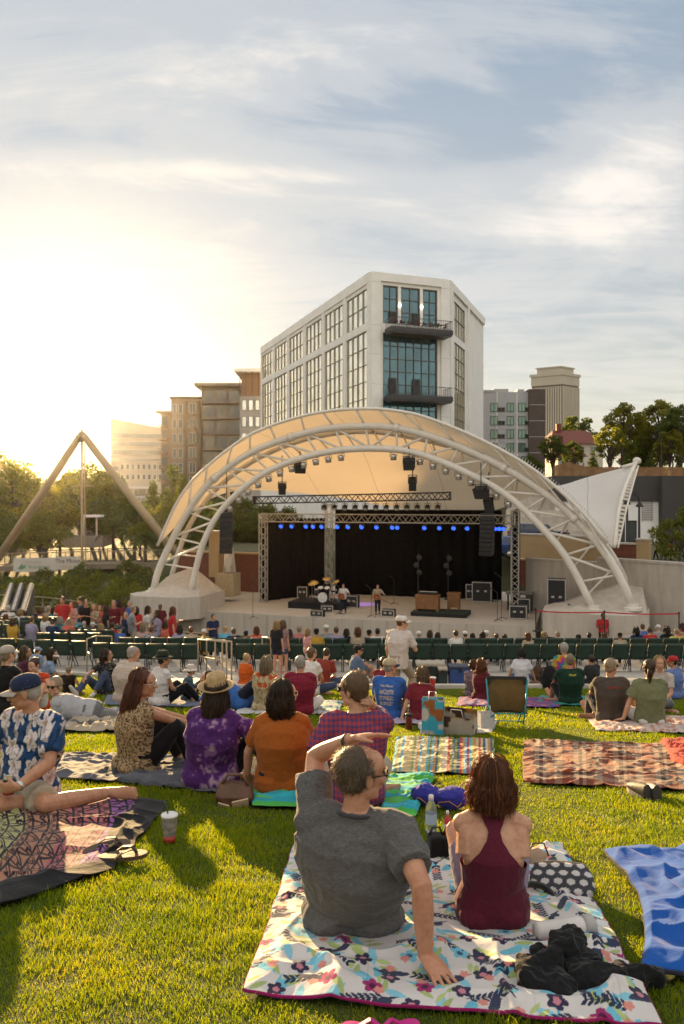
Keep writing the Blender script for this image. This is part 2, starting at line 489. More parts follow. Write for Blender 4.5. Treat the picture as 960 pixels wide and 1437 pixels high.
def lawn_edge(x): return 16.9+5.2*sstep(-2.0,-8.5,x)
# the lawn under the blades
mb=MB(); xs=[-20+0.5*i for i in range(81)]; T=[-8+0.0]+[0.0]
rows=30; nx=len(xs)
for j in range(rows+1):
    for x in xs:
        y=-8+(lawn_edge(x)+8)*j/rows
        mb.v.append((x,y,ZC-1.30-0.163*y-0.008+0.004*math.sin(x*1.3+y*1.1)))
for j in range(rows):
    for i in range(nx-1): mb.f.append((j*nx+i,j*nx+i+1,(j+1)*nx+i+1,(j+1)*nx+i)); mb.m.append(0)
m,nt,out=newmat('lawn_turf'); co=coords(nt)
n1=noise_(nt,co,1.2,4.0); n2=noise_(nt,co,60.0,4.0,0.7)
f=math_(nt,'ADD',math_(nt,'MULTIPLY',n1,0.5),math_(nt,'MULTIPLY',n2,0.5))
c=ramp(nt,f,[(0.3,(0.03,0.045,0.008)),(0.7,(0.085,0.11,0.016))])
bsdf(nt,out,c,0.9,0,0.15,n2,0.8,0.03)
setp(mb.build('lawn',m,None,True),kind='structure')
# concrete promenade between lawn and seats
mb=MB(); xs=[-20+0.5*i for i in range(85)]; nx=len(xs)
for j in range(5):
    for x in xs:
        y=lawn_edge(x)+0.16+(24.5-lawn_edge(x)-0.16)*j/4
        mb.v.append((x,y,slope_z(x,y)+0.004))
for j in range(4):
    for i in range(nx-1): mb.f.append((j*nx+i,j*nx+i+1,(j+1)*nx+i+1,(j+1)*nx+i)); mb.m.append(0)
M_WALK=plain('promenade_concrete',(0.36,0.33,0.29),0.85,0,0.2,0.8,0.3,30,0.3)
setp(mb.build('walkway',M_WALK,None,True),kind='structure')
# kerb along the lawn edge
mb=MB()
for i in range(len(xs)-1):
    a,b=xs[i],xs[i+1]
    p=Vector((a,lawn_edge(a)+0.075,slope_z(a,lawn_edge(a))-0.0)); q=Vector((b,lawn_edge(b)+0.075,slope_z(b,lawn_edge(b))))
    mb.beam(p,q,0.15,0.14)
setp(mb.build('kerb',M_CONC2),kind='structure')
# terraces under the seats, one low step per row
mb=MB()
for k in range(13):
    y=24.5+k*1.35
    for (a,b) in ((-24,-13.2),(-13.2,-10.2),(-10.2,-7.2),(-7.2,-4),(-4,18)):
        zt=max(slope_z((a+b)/2,y),0.02)
        mb.box2((a,y,zt-0.9),(b,y+1.35-0.003,zt+0.004+0.001*k))
setp(mb.build('seating_terrace',M_CONC),kind='structure')

# ------------------------------------------------------------------ far buildings
def facade_glass(root,name,s0,s1,z0,z1,nx_,nz_,glass,frame,y=0.0,depth=0.25,mw=0.09,thick=(),fw=0.14):
    """window on a wall whose outside is -y, in the building's own frame"""
    fr=MB()
    fr.box2((s0,y-0.05,z0),(s0+fw,y+depth,z1)); fr.box2((s1-fw,y-0.05,z0),(s1,y+depth,z1))
    fr.box2((s0+fw,y-0.05,z1-fw),(s1-fw,y+depth,z1)); fr.box2((s0+fw,y-0.05,z0),(s1-fw,y+depth,z0+fw))
    for i in range(1,nx_):
        x=s0+(s1-s0)*i/nx_; ww=mw*(2.2 if i in thick else 1)
        fr.box2((x-ww/2,y-0.03,z0+fw),(x+ww/2,y+depth-0.02,z1-fw))
    for i in range(1,nz_):
        z=z0+(z1-z0)*i/nz_
        fr.box2((s0+fw,y-0.02,z-mw/2),(s1-fw,y+depth-0.03,z+mw/2))
    f=fr.build('window',frame,root)
    g=MB(); g.box2((s0+fw*0.5,y+0.10,z0+fw*0.5),(s1-fw*0.5,y+0.13,z1-fw*0.5)); g.build('pane',glass,f)
    return f

def slabwall(mb,s0,s1,z0,z1,holes,y0=0.0,y1=0.45):
    """wall with rectangular openings: list of (s0,s1,z0,z1), as butted boxes"""
    ss=sorted({s0,s1}|{h[0] for h in holes}|{h[1] for h in holes}); 
    for a,b in zip(ss,ss[1:]):
        hs=sorted([h for h in holes if h[0]<=a+1e-6 and h[1]>=b-1e-6],key=lambda h:h[2]); z=z0
        for h in hs:
            if h[2]>z: mb.box2((a,y0,z),(b,y1,h[2]))
            z=h[3]
        if z<z1: mb.box2((a,y0,z),(b,y1,z1))

M_WHITE=plain('white_render',(0.80,0.785,0.76),0.7,0,0.08,0.5,0.12,8,0.3)
M_WGLASS=glassm('gold_reflecting_glass',(0.80,0.77,0.66),0.06,0.92)
M_MULL2=plain('champagne_mullion',(.34,.31,.25),.45,.3,.1)
M_TEAL=glassm('teal_glass',(0.075,0.16,0.20),0.05,0.55)
M_MULL=plain('dark_bronze_mullion',(0.11,0.10,0.085),0.5,0.3,0.1)
def white_tower():
    A=Vector((3.4,95,0)); B=Vector((13.2,98.7,0)); C_=Vector((21.3,120,0)); Dd=Vector((-14.5,143,0))
    zb=3.6; top=35.0
    root=empty('hotel_tower',(A.x,A.y,zb),0,'tall white corner block with tall gridded windows and two dark balconies','building')
    off=-A-Vector((0,0,zb))
    # core volume behind the facades
    core=MB(); inn=0.5
    poly=[A,B,C_,C_+(Dd-A).normalized()*35,Dd]
    cen=sum(poly,Vector())/5
    core.prism([(cen+(p-cen)*0.88-A).to_2d()[:] for p in poly],0,top-zb-0.9)
    core.build('core',plain('tower_inside',(0.06,0.06,0.06),0.8),root)
    def frame(p,q):
        u=(q-p).normalized(); e=bpy.data.objects.new('facade',None)
        M=Matrix.Translation(p-A)@Matrix.Rotation(math.atan2(u.y,u.x),4,'Z')
        return M,(q-p).length
    def put(o,M): o.matrix_local=M; return o
    def wallpart(holes,M,Ln,name='wall',extra=None):
        mb=MB(); slabwall(mb,0,Ln,0,top-zb,holes,0,0.45)
        if extra: extra(mb)
        jb=MB()
        for zz in (7.2,10.8,14.4,18.0,21.6,25.05,30.2): jb.box2((.02,-.306,zz),(1.2 if Ln<20 else .3,-.302,zz+.035)); jb.box2((Ln-1.2 if Ln<20 else Ln-.3,-.306,zz),(Ln-.02,-.302,zz+.035)) 
        put(jb.build('panel_joint',plain('joint_grey',(.42,.40,.37),.8),root),M)
        return put(mb.build(name,M_WHITE,root),M)
    # left long facade: from D to A so that outside is -y
    M,Ln=frame(Dd,A); bay=Ln/6; holes=[]; wins=[]
    for i in range(6):
        s=i*bay
        holes+= [(s+.75,s+bay-.75,29.1-zb,33.3-zb),(s+.75,s+bay-.75,12.0-zb,28.2-zb)]
    def ex(mb):
        for i in range(7): 
            s=min(max(i*bay,0.45),Ln-0.45); mb.box2((s-0.42,-0.14,0),(s+0.42,-0.002,top-zb-1.2))
        mb.box2((0,-0.16,top-zb-1.2),(Ln,-0.002,top-zb-0.004)); mb.box2((0.45,-0.12,28.2-zb),(Ln-0.45,-0.003,29.1-zb))
    wallpart(holes,M,Ln,'wall',ex)
    for k,h in enumerate(holes):
        f=facade_glass(root,'window',h[0],h[1],h[2],h[3],4,2 if k%2==0 else 8,M_WGLASS,M_MULL2,0.0,0.2,0.05,(2,),0.07); put(f,M)
    # front facade with the balconies
    M,Ln=frame(A,B); sc=Ln/(630-520)
    s=lambda px:(px-520)*sc
    holes=[(s(537),s(558),29.0-zb,33.6-zb),(s(562),s(589),29.0-zb,33.6-zb),(s(593),s(614),29.0-zb,33.6-zb),(s(537),s(614),11.0-zb,27.9-zb)]
    def ex2(mb):
        mb.box2((0.0,-0.3,top-zb-1.0),(Ln,-0.002,top-zb-0.003)); mb.box2((0,-0.3,0),(s(533),-0.003,top-zb-1.0)); mb.box2((s(618),-0.3,0),(Ln,-0.003,top-zb-1.0))
    wallpart(holes,M,Ln,'wall',ex2)
    for h,(a,b) in zip(holes,((2,3),(2,3),(2,3),(7,11))):
        put(facade_glass(root,'window',*h,a,b,M_TEAL,M_MULL,0.18,0.2,0.08),M)
    for zs in (28.2,20.2):
        mb=MB(); mb.box2((s(538),-2.6,zs-zb-0.55),(s(622),-0.31,zs-zb)); mb.box2((s(538)+0.1,-2.5,zs-zb-0.75),(s(622)-0.1,-0.31,zs-zb-0.553))
        b=put(mb.build('balcony',M_DARKSTEEL,root),M)
        mb=MB()
        for a,c in (((s(539),-2.5),(s(621),-2.5)),((s(539),-2.5),(s(539),-0.35)),((s(621),-2.5),(s(621),-0.35))):
            p=Vector((*a,zs-zb)); q=Vector((*c,zs-zb))
            mb.beam(p+Vector((0,0,1.1)),q+Vector((0,0,1.1)),0.06,0.06); mb.beam(p+Vector((0,0,0.1)),q+Vector((0,0,0.1)),0.04,0.04)
            n=max(2,int((q-p).length/0.28))
            for i in range(n+1): mb.beam(p.lerp(q,i/n),p.lerp(q,i/n)+Vector((0,0,1.1)),0.03,0.03,(0,1,0))
        mb.build('railing',M_DARKSTEEL,b)
        for sx0 in (546,579,):
            d=MB(); d.box2((s(sx0),0.05,zs-zb),(s(sx0+10),0.12,zs-zb+2.3)); put(d.build('door',M_BLACK,root),M)
        if zs>25:
            for j in range(7):
                t=MB(); x=s(543+j*10.5); t.box2((x,-2.0,zs-zb+0.7),(x+0.6,-1.4,zs-zb+0.75)); t.beam((x+.3,-1.7,zs-zb),(x+.3,-1.7,zs-zb+.7),.06,.06,(0,1,0)); t.box2((x+.66,-1.95,zs-zb+.45),(x+1.0,-1.5,zs-zb+.5)); t.box2((x+.95,-1.95,zs-zb+.5),(x+1.0,-1.5,zs-zb+.95)); 
                for dx in (0.68,0.96):
                    for dy in (-1.93,-1.53): t.beam((x+dx,dy,zs-zb),(x+dx,dy,zs-zb+.45),.035,.035,(0,1,0))
                put(t.build('balcony_seating',plain('balcony_furniture',(0.13,0.07,0.05),0.7),root),M)
    for zs,px_ in ((31.2,560),(31.2,591)):
        t=MB(); t.box2((s(px_)-0.08,-0.14,zs-zb),(s(px_)+0.08,-0.01,zs-zb+0.3)); put(t.build('wall_lamp',lamp('warm_wall_lamp',(1,.75,.4),8),root),M)
    # chamfered facade
    M,Ln=frame(B,C_)
    holes=[(3.2,9.4,28.9-zb,33.2-zb),(3.2,9.4,10.5-zb,28.0-zb)]
    def ex3(mb):
        mb.box2((0,-0.3,top-zb-1.0),(Ln,-0.002,top-zb-0.003)); mb.box2((0,-0.3,0),(1.6,-0.003,top-zb-1.0)); mb.box2((10.6,-0.3,0),(11.4,-0.003,top-zb-1.0))
    wallpart(holes,M,Ln,'wall',ex3)
    for h,(a,b) in zip(holes,((4,2),(4,9))): put(facade_glass(root,'window',*h,a,b,M_WGLASS,M_MULL2,0.02,0.2,0.06,(2,),0.08),M)
    # right return
    E=C_+(Dd-A).normalized()*35
    M,Ln=frame(C_,E); wallpart([(1.2,5,28.9-zb,33-zb),(1.2,5,8-zb,28-zb)],M,Ln)
    for h in ((1.2,5,28.9-zb,33-zb),(1.2,5,8-zb,28-zb)): put(facade_glass(root,'window',*h,2,3,M_TEAL,M_MULL,0.18,0.2),M)
    M,Ln=frame(E,Dd); wallpart([],M,Ln)
    r=MB(); r.prism([((p-A)+((cen-p).normalized()*0.62)).to_2d()[:] for p in poly],top-zb-0.88,top-zb-0.6); r.build('roof',M_CONC,root)
white_tower()

def block(name,label,px0,px1,ytop,d,depth,zb,mat,rz=0.0,cat='building'):
    """box building whose front spans px0..px1 at distance d; returns root, width, height"""
    a=P(px0,ytop,d); b=P(px1,ytop,d)
    wd=(b.x-a.x)/max(0.2,math.cos(rz)); h=a.z-zb
    root=empty(name,(a.x,d,zb),rz,label,cat)
    mb=MB(); mb.box2((0,0,0),(wd,depth,h)); mb.build('wall',mat,root)
    return root,wd,h
def punched(root,s0,s1,z0,z1,glass,frame,nx_=2,nz_=1,y=-0.02):
    f=MB(); f.box2((s0-.08,y-.10,z0-.08),(s1+.08,y,z0)); f.box2((s0-.08,y-.10,z1),(s1+.08,y,z1+.08)); f.box2((s0-.08,y-.10,z0),(s0,y,z1)); f.box2((s1,y-.10,z0),(s1+.08,y,z1))
    for i in range(1,nx_): x=s0+(s1-s0)*i/nx_; f.box2((x-.04,y-.09,z0),(x+.04,y,z1))
    o=f.build('window',frame,root)
    g=MB(); g.box2((s0,y-.03,z0),(s1,y-.004,z1)); g.build('pane',glass,o)
    return o
# low wing beside the tower, timber soffit
M_TIMB=plain('timber_soffit',(0.28,0.15,0.08),0.6,0,0.25,3)
M_GREYR=plain('grey_render',(0.42,0.40,0.38),0.8,0,0.1,0.6,0.15,10)
r,wd,h=block('rooftop_wing','lower pale wing with timber roof terrace attached left of the white tower',336.5,370,556,150,14,3.6,M_GREYR)
for i in range(3):
    for j in range(4): punched(r,0.5+i*1.25,1.2+i*1.25,h-2.6-j*3.1,h-0.8-j*3.1,M_WGLASS,M_MULL,1)
mb=MB(); mb.box2((0.3,0.4,h+0.003),(wd,12,h+4.4)); mb.build('terrace_wall',M_TIMB,r)
mb=MB(); mb.box2((-0.8,-1.6,h+4.403),(wd,13,h+5.0)); mb.build('roof',M_WHITE,r)
mb=MB()
for i in range(4): mb.box2((0.1+i*1.15,-1.2,h+.003),(0.25+i*1.15,-1.05,h+4.4))
mb.build('post',M_DARKSTEEL,r)
# brown apartment blocks
M_BRN=plain('brown_cladding',(0.13,0.095,0.065),0.7,0,0.2,0.4,0.15,8)
M_BRN2=plain('taupe_cladding',(0.24,0.19,0.135),0.7,0,0.2,0.4,0.15,8)
M_APG=glassm('apartment_glass',(0.10,0.11,0.11),0.08,0.4)
def balcony_on(root,s0,s1,z,out=1.5,y=0.0):
    mb=MB(); mb.box2((s0,y-out,z-0.25),(s1,y-0.002,z)); b=mb.build('balcony',M_BRN2,root)
    mb=MB()
    mb.box2((s0,y-out,z+0.95),(s1,y-out+.06,z+1.05)); mb.box2((s0,y-out,z+0.08),(s1,y-out+.05,z+0.14))
    n=int((s1-s0)/0.35)
    for i in range(n+1): x=s0+.02+(s1-s0-.06)*i/n; mb.box2((x,y-out+.01,z+.003),(x+.04,y-out+.04,z+.95))
    mb.build('railing',M_DARKSTEEL,b)
r,wd,h=block('apartment_block','dark brown apartment block with deep stacked balconies and flat overhanging roof',283,338,543,168,22,2,M_BRN)
mb=MB(); mb.box2((-1.2,-1.8,h+.003),(wd+.5,22,h+0.6)); mb.build('roof',M_BRN2,r)
for j in range(8):
    z=h-3.4-3.25*j
    balcony_on(r,0.3,wd-0.3,z,1.6)
    for i in range(3): punched(r,0.6+i*2.6,2.7+i*2.6,z+.2,z+2.6,M_APG,M_MULL,2)
r,wd,h=block('apartment_block','taupe apartment block with window columns and small balconies beside dark brown block',240,281,560,176,20,2,M_BRN2)
mb=MB(); mb.box2((-.3,-.4,h+.003),(wd+.3,20,h+0.5)); mb.build('roof',M_BRN,r)
mb=MB(); mb.box2((2.9,-.35,0),(3.5,-.002,h-.5)); mb.box2((wd-.7,-.35,0),(wd-.1,-.002,h-.5)); mb.build('pier',M_BRN,r)
for j in range(8):
    z=h-3.2-3.25*j
    punched(r,0.5,1.1,z,z+2.0,M_APG,M_WHITE,1); punched(r,1.7,2.5,z,z+2.0,M_APG,M_WHITE,1); punched(r,4.1,5.4,z,z+2.2,M_APG,M_WHITE,2)
    balcony_on(r,3.8,wd-0.9,z-.1,1.2)
r,wd,h=block('apartment_block','narrow apartment block with corner balconies at left end of brown row',226,241,580,190,16,2,M_BRN2)
mb=MB(); mb.box2((-1.0,-1.2,h+.003),(wd+.3,16,h+0.5)); mb.build('roof',M_BRN,r)
for j in range(7):
    z=h-3.0-3.25*j
    balcony_on(r,-0.6,1.6,z,1.2); punched(r,0.3,1.5,z+.1,z+2.2,M_APG,M_MULL,1)
# pale sloped-top office far left
M_OFF=plain('pale_office_panels',(0.50,0.46,0.38),0.6,0,0.1,0.2,0.05,3)
a=P(155,587,260); b=P(230,600,280)
root=empty('office_tower',(a.x,260,2),R(14),'pale banded office tower with sloping top in the sun glare','building')
wd=17.5; h0=a.z-2; 
mb=MB(); mb.v=[(0,0,0),(wd,0,0),(wd,14,0),(0,14,0),(0,0,h0),(wd,0,h0-3.0),(wd,14,h0-3.0),(0,14,h0)]
mb.f=[(0,1,5,4),(1,2,6,5),(2,3,7,6),(3,0,4,7),(4,5,6,7)]; mb.m=[0]*5
mb.build('wall',M_OFF,root)
M_OFG=glassm('office_band_glass',(0.30,0.31,0.28),0.15,0.4)
for j in range(9):
    g=MB(); z=h0-6.2-j*2.7; g.box2((0.8,-0.08,z),(wd-0.6,-0.003,z+1.3)); g.build('window_band',M_OFG,root)
r,wd,h=block('low_office','pale low office with small square windows below the office tower',166,236,647,235,14,2,M_OFF)
for i in range(9):
    for j in range(2): punched(r,0.8+i*1.6,1.6+i*1.6,h-2.4-j*3,h-1.0-j*3,M_APG,M_WHITE,1)
# grey hotel right of the tower
M_PAN=plain('blue_grey_panels',(0.40,0.41,0.43),0.6,0,0.08,0.5,0.06,6)
M_DBR=plain('dark_brown_brick',(0.10,0.075,0.065),0.8,0,0.2,1.0,0.3,14)
M_GRG=glassm('green_glass',(0.12,0.22,0.17),0.08,0.35)
r,wd,h=block('hotel_block','grey panelled hotel with rows of green windows right of white tower',676,742,550,130,16,3.6,M_PAN)
s=lambda px:(px-676)*130/F
for j in range(7):
    z=P(0,566+j*18.8,130).z-3.6
    for px in (689,712,728): punched(r,s(px),s(px+8.5),z-1.3,z,M_GRG,M_MULL,2)
    for px in (701,706,739): punched(r,s(px)-.2,s(px)+0.2,z-1.3,z-.75,M_BLACK,M_MULL,1)
    mb=MB(); mb.box2((0,-.04,z-2.05),(wd,-.002,z-1.98)); mb.build('panel_joint',M_GREYR,r)
for px in (697,725): 
    mb=MB(); mb.box2((s(px),-.06,0),(s(px)+.12,-.003,h)); mb.build('panel_joint',M_WHITE,r)
mb=MB(); mb.box2((2.5,3,h+.003),(5,9,h+.9)); mb.box2((6.3,2,h+.003),(7.4,8,h+.7)); mb.build('rooftop_unit',M_GREYR,r)
mb=MB(); mb.box2((-.15,-.15,h+.002),(2.2,16,h+.3)); mb.build('parapet',M_PAN,r)
r2,wd,h=block('hotel_annex','dark brown windowless brick slab against right end of grey hotel',742.3,765,546,129.5,16,3.6,M_DBR)
mb=MB()
for j in range(6): mb.box2((0.0,-.03,h-2.6-j*2.6),(wd,-.002,h-2.5-j*2.6))
mb.build('panel_joint',M_GREYR,r2)
# far ribbed tower
M_CAP=plain('pale_stone',(0.44,0.40,0.33),0.8,0,0.08,0.1,0.05,2)
a=P(752,523,420)
root=empty('ribbed_tower',(a.x,420,10),R(0),'distant tall beige tower with vertical ribs and flat crown','building')
wl,wr=13.5,11.0; h=a.z-10
k=(wl*0.0)
# two visible faces meeting at an edge
def face_ribs(p,q,n,name):
    u=(q-p).normalized(); nrm=Vector((u.y,-u.x,0)); mb=MB()
    for i in range(n):
        c=p.lerp(q,(i+0.5)/n); mb.beam(c+Vector((0,0,-2))+nrm*0.35,c+nrm*0.35+Vector((0,0,h-7)),0.8,0.7,nrm)
    mb.build(name,M_CAP,root)
p0=Vector((0,9,0)); p1=Vector((13.8,0,0)); p2=Vector((25.3,9,0)); p3=Vector((12,18,0))
mb=MB(); mb.prism([p.to_2d()[:] for p in (p0,p1,p2,p3)],-2,h-5); mb.build('wall',plain('tower_recess',(0.12,0.10,0.08),0.7),root)
face_ribs(p0,p1,13,'rib'); face_ribs(p1,p2,12,'rib')
cen=(p0+p1+p2+p3)/4
for z0,z1,kk,nm in ((h-6.0,h-1.2,1.03,'crown'),(h-1.197,h+0.2,1.09,'cornice'),(h+.203,h+3.2,0.78,'penthouse'),(h+3.203,h+3.9,0.84,'roof')):
    mb=MB(); mb.prism([(cen+(p-cen)*kk).to_2d()[:] for p in (p0,p1,p2,p3)],z0,z1); mb.build(nm,M_CAP,root)
# white houses with red roofs on the hill
M_TILE=plain('red_roof_tiles',(0.16,0.045,0.03),0.8,0,0.3,1.5,0.4,12)
M_OLDW=plain('old_white_plaster',(0.55,0.51,0.45),0.8,0,0.12,0.7,0.1,10)
def gable_house(label,px0,px1,yeave,yridge,d,depth,zb):
    r,wd,h=block('house',label,px0,px1,yeave,d,depth,zb,M_OLDW)
    hr=P(0,yridge,d+depth/2).z-zb
    mb=MB(); o=.7
    mb.v=[(-o,-o,h-.1),(wd+o,-o,h-.1),(wd+o,depth+o,h-.1),(-o,depth+o,h-.1),(o*2,depth/2,hr),(wd-o*2,depth/2,hr)]
    mb.f=[(0,1,5,4),(1,2,5),(2,3,4,5),(3,0,4),(3,2,1,0)]; mb.m=[0]*5
    ro=mb.build('roof',M_TILE,r)
    c=MB(); c.box2((wd*.2,depth*.4,h+.5),(wd*.2+.9,depth*.4+.9,hr+1.2)); c.build('chimney',M_TILE,ro)
    n=max(2,int(wd/2.2))
    for i in range(n):
        for j in range(2): punched(r,0.7+i*2.1,1.5+i*2.1,h-2.2-j*3,h-.7-j*3,M_APG,M_OLDW,2)
gable_house('long white house with low red tiled roof on the hill',777,846,622,604,150,12,9.8)
gable_house('white gabled house in front of long red roofed house',783,818,640,622,138,8,9.8)
gable_house('small white house with red roof between the hill trees',893,924,640,632,150,8,9.8)
hz=MB(); hz.box2((-570,-70,-2.0),(570,610,90)); m,nt,out=newmat('evening_haze'); pv=nt.nodes.new('ShaderNodeVolumePrincipled'); pv.inputs['Color'].default_value=(0.96,0.93,0.86,1); pv.inputs['Density'].default_value=HAZE[0]; pv.inputs['Anisotropy'].default_value=HAZE[1]; L(nt,pv.outputs[0],out.inputs['Volume'])
setp(hz.build('haze',m),kind='stuff')
# ------------------------------------------------------------------ band shell (stage frame: a along the front, b away from us)
SO=Vector((-9.1,48.0,0)); SRZ=math.atan2(-0.289,0.957)
ST=Vector((math.cos(SRZ),math.sin(SRZ),0)); SN=Vector((-math.sin(SRZ),math.cos(SRZ),0))
def SW(a,b,z): return SO+ST*a+SN*b+Vector((0,0,z))
def SB(px,py,b):
    dirv=Vector(((px-CX)/F,1.0,-(py-HY)/F)); o=Vector((0,0,ZC))
    s=((SO+SN*b-o).dot(SN))/dirv.dot(SN)
    q=o+dirv*s-SO
    return Vector((q.dot(ST),b,q.z))
def resample(pts,n):
    pts=[Vector(p) for p in pts]
    # Catmull-Rom, then equal steps
    fine=[]
    for i in range(len(pts)-1):
        p0=pts[max(i-1,0)]; p1=pts[i]; p2=pts[i+1]; p3=pts[min(i+2,len(pts)-1)]
        for k in range(10):
            t=k/10
            fine.append(0.5*((2*p1)+(p2-p0)*t+(2*p0-5*p1+4*p2-p3)*t*t+(3*p1-p0-3*p2+p3)*t**3))
    fine.append(pts[-1])
    d=[0]
    for a,b in zip(fine,fine[1:]): d.append(d[-1]+(b-a).length)
    out=[]; j=0
    for i in range(n):
        s=d[-1]*i/(n-1)
        while j<len(d)-2 and d[j+1]<s: j+=1
        t=(s-d[j])/max(1e-9,d[j+1]-d[j]); out.append(fine[j].lerp(fine[j+1],min(1,max(0,t))))
    return out
inner=resample([SB(x,y,0) for x,y in ((268,834),(273,807),(286,760),(309,718),(344,683),(383,658),(437,639),(494,630),(560,631),(607,643),(671,671),(718,700),(762,742),(797,786),(833,855))],41)
outer=resample([SB(x,y,0.0) for x,y in ((215,830),(223,799),(248,745),(282,691),(317,658),(356,633),(406,614),(460,601),(518,598),(560,601),(619,617),(690,647),(746,679),(797,718),(845,770),(874,818),(888,853))],41)
rim=resample([SB(x,y,-0.5) for x,y in ((221,766),(240,722),(258,690),(282,662),(344,614),(406,589),(460,577),(517,573.5),(560,577),(599,586),(671,615),(746,657),(809,710),(853,762))],49)
third=resample([SB(x,y,3.0) for x,y in ((239,815),(262,745),(300,690),(350,650),(410,622),(470,608),(530,606),(600,618),(660,636),(730,672),(790,712),(840,752),(872,800),(888,833))],41)
shell=empty('band_shell',SW(0,0,1.3),SRZ,'cream fabric band shell on white tubular arch truss over the stage','band shell')
Z0=Vector((0,0,-1.3))
rel=lambda pts:[p+Z0 for p in pts]
inner,outer,rim,third=rel(inner),rel(outer),rel(rim),rel(third)
def part_tube(name,pts,r,mat,par,n=12):
    mb=MB(); mb.tube(pts,r,n); return mb.build(name,mat,par,True)
part_tube('arch_chord',inner,0.19,M_STEEL,shell)
part_tube('arch_chord',outer,0.21,M_STEEL,shell)
part_tube('arch_chord',third,0.16,M_STEEL,shell)
part_tube('membrane_rim',rim,0.09,M_STEEL,shell,8)
for i in range(2,39,2):
    j=min(40,i+1)
    part_tube('brace',[outer[i],inner[i]],0.06,M_STEEL,shell,8)
    if i+2<40: part_tube('brace',[outer[i],inner[i+2]] if i<20 else [inner[i],outer[i+2]],0.07,M_STEEL,shell,8)
    part_tube('brace',[third[i],outer[i]],0.055,M_STEEL,shell,8)
    part_tube('brace',[third[i],inner[min(40,i+1)]],0.055,M_STEEL,shell,8)
    k=int(i/40*48)
    if 4<k<46: part_tube('rim_strut',[outer[i],rim[k]],0.06,M_STEEL,shell,6)
# knuckles and joints on the outer chord
for i in (9,15,22,29,34):
    mb=MB(); t=(outer[i+1]-outer[i]).normalized(); mb.tube([outer[i]-t*.16,outer[i]+t*.16],0.26,12); mb.build('chord_collar',M_STEEL,shell,True)
for p in (inner[0],outer[0],third[0],inner[-1],outer[-1],third[-1]):
    mb=MB(); mb.lathe([(0.46,-0.12),(0.46,0.03),(0.30,0.06),(0.30,0.22)],14,Matrix.Translation(p)); mb.build('foot_plate',M_STEEL,shell)
# membrane
def rb(px,py,d):
    q=P(px,py,d)-SO; return Vector((q.dot(ST),q.dot(SN),q.z-1.3))
rear=resample([rb(262,722,57),rb(300,698,58),rb(340,688,58.5),rb(406,691,58),rb(475,698,57),rb(560,713,56),rb(640,722,55),rb(694,716,53.5),rb(752,694,51.5),rb(830,668,47.5),rb(889,655,45)],49)
K=14; mb=MB()
mast_pts=resample([rb(862,768,41.4),rb(869,715,42.6),rb(879,680,43.8),rb(891,653,45.2)],25); mast_top=mast_pts[-1]; mast_foot=mast_pts[0]
def mast_curve(t): return mast_pts[min(24,int(round(t*24)))]+Vector((-.10,-.05,0))
for s_ in range(K+1):
    t=s_/K
    for i in range(49):
        u=i/48
        p=rim[i].lerp(rear[i],t)
        bulge=math.sin(PI*t)*math.sin(PI*min(1,max(0,u)))*1.1
        sag=-math.sin(PI*t)*sstep(0.72,0.95,u)*1.5
        p=p+Vector((0,0,bulge+sag))
        if u>0.9: p=p.lerp(mast_curve(t),sstep(0.9,1.0,u))
        mb.v.append(p)
for s_ in range(K):
    for i in range(48): mb.f.append((s_*49+i,s_*49+i+1,(s_+1)*49+i+1,(s_+1)*49+i)); mb.m.append(0)
m,nt,out=newmat('tensile_membrane'); co=coords(nt)
sp=nt.nodes.new('ShaderNodeSeparateXYZ'); L(nt,co,sp.inputs[0])
n1=noise_(nt,co,0.5,3.0)
seam=math_(nt,'PINGPONG',math_(nt,'ADD',sp.outputs[0],math_(nt,'MULTIPLY',n1,0.25)),2.3)
sm=ramp(nt,seam,[(0.0,(0.62,0.62,0.62)),(0.012,(0.62,0.62,0.62)),(0.03,(1,1,1))])
c=ramp(nt,n1,[(0.3,(0.70,0.67,0.64)),(0.7,(0.75,0.72,0.69))]); c=mixc(nt,1.0,c,sm,'MULTIPLY')
bsdf(nt,out,c,0.6,0,0.25,n1,0.1,0.05,0.30,mixc(nt,1.0,c,(0.97,0.80,0.56),'MULTIPLY'))
mo=mb.build('membrane',m,shell,True)
# mast that lifts the right corner
part_tube('mast',mast_pts+[mast_top+(mast_pts[-1]-mast_pts[-3]).normalized()*0.5],.10,M_STEEL,shell)
mb=MB(); side=Vector((0.5,-.05,-.12)); 
side=Vector((.36,.0,-.06)); part_tube('mast_rail',[p+side*(.5+.5*math.sin(PI*i/24)) for i,p in enumerate(mast_pts)],.05,M_STEEL,shell,8)
for i in range(1,22):
    t=i/22; a=mast_pts[int(t*24)]; mb=MB(); mb.beam(a,a+side*(.5+.5*math.sin(PI*t)),0.05,0.14); mb.build('mast_rung',M_STEEL,shell)
mb=MB(); mb.ell(mast_top+(mast_top-mast_pts[-3]).normalized()*.5,(.24,.2,.22)); mb.tube([mast_top+Vector((.05,0,.1)),mast_top+Vector((-.7,0,-.10))],.10,10); mb.build('mast_head',M_STEEL,shell,True)
# lace loops along the right part of the rim
mb=MB()
for i in range(36,48):
    for k in range(4):
        p=rim[i].lerp(rim[i+1],k/4); q=p+(Vector((0.10,0.1,0.22))); mb.beam(p,q,0.025,0.025)
mb.build('lacing',M_ALU,shell)
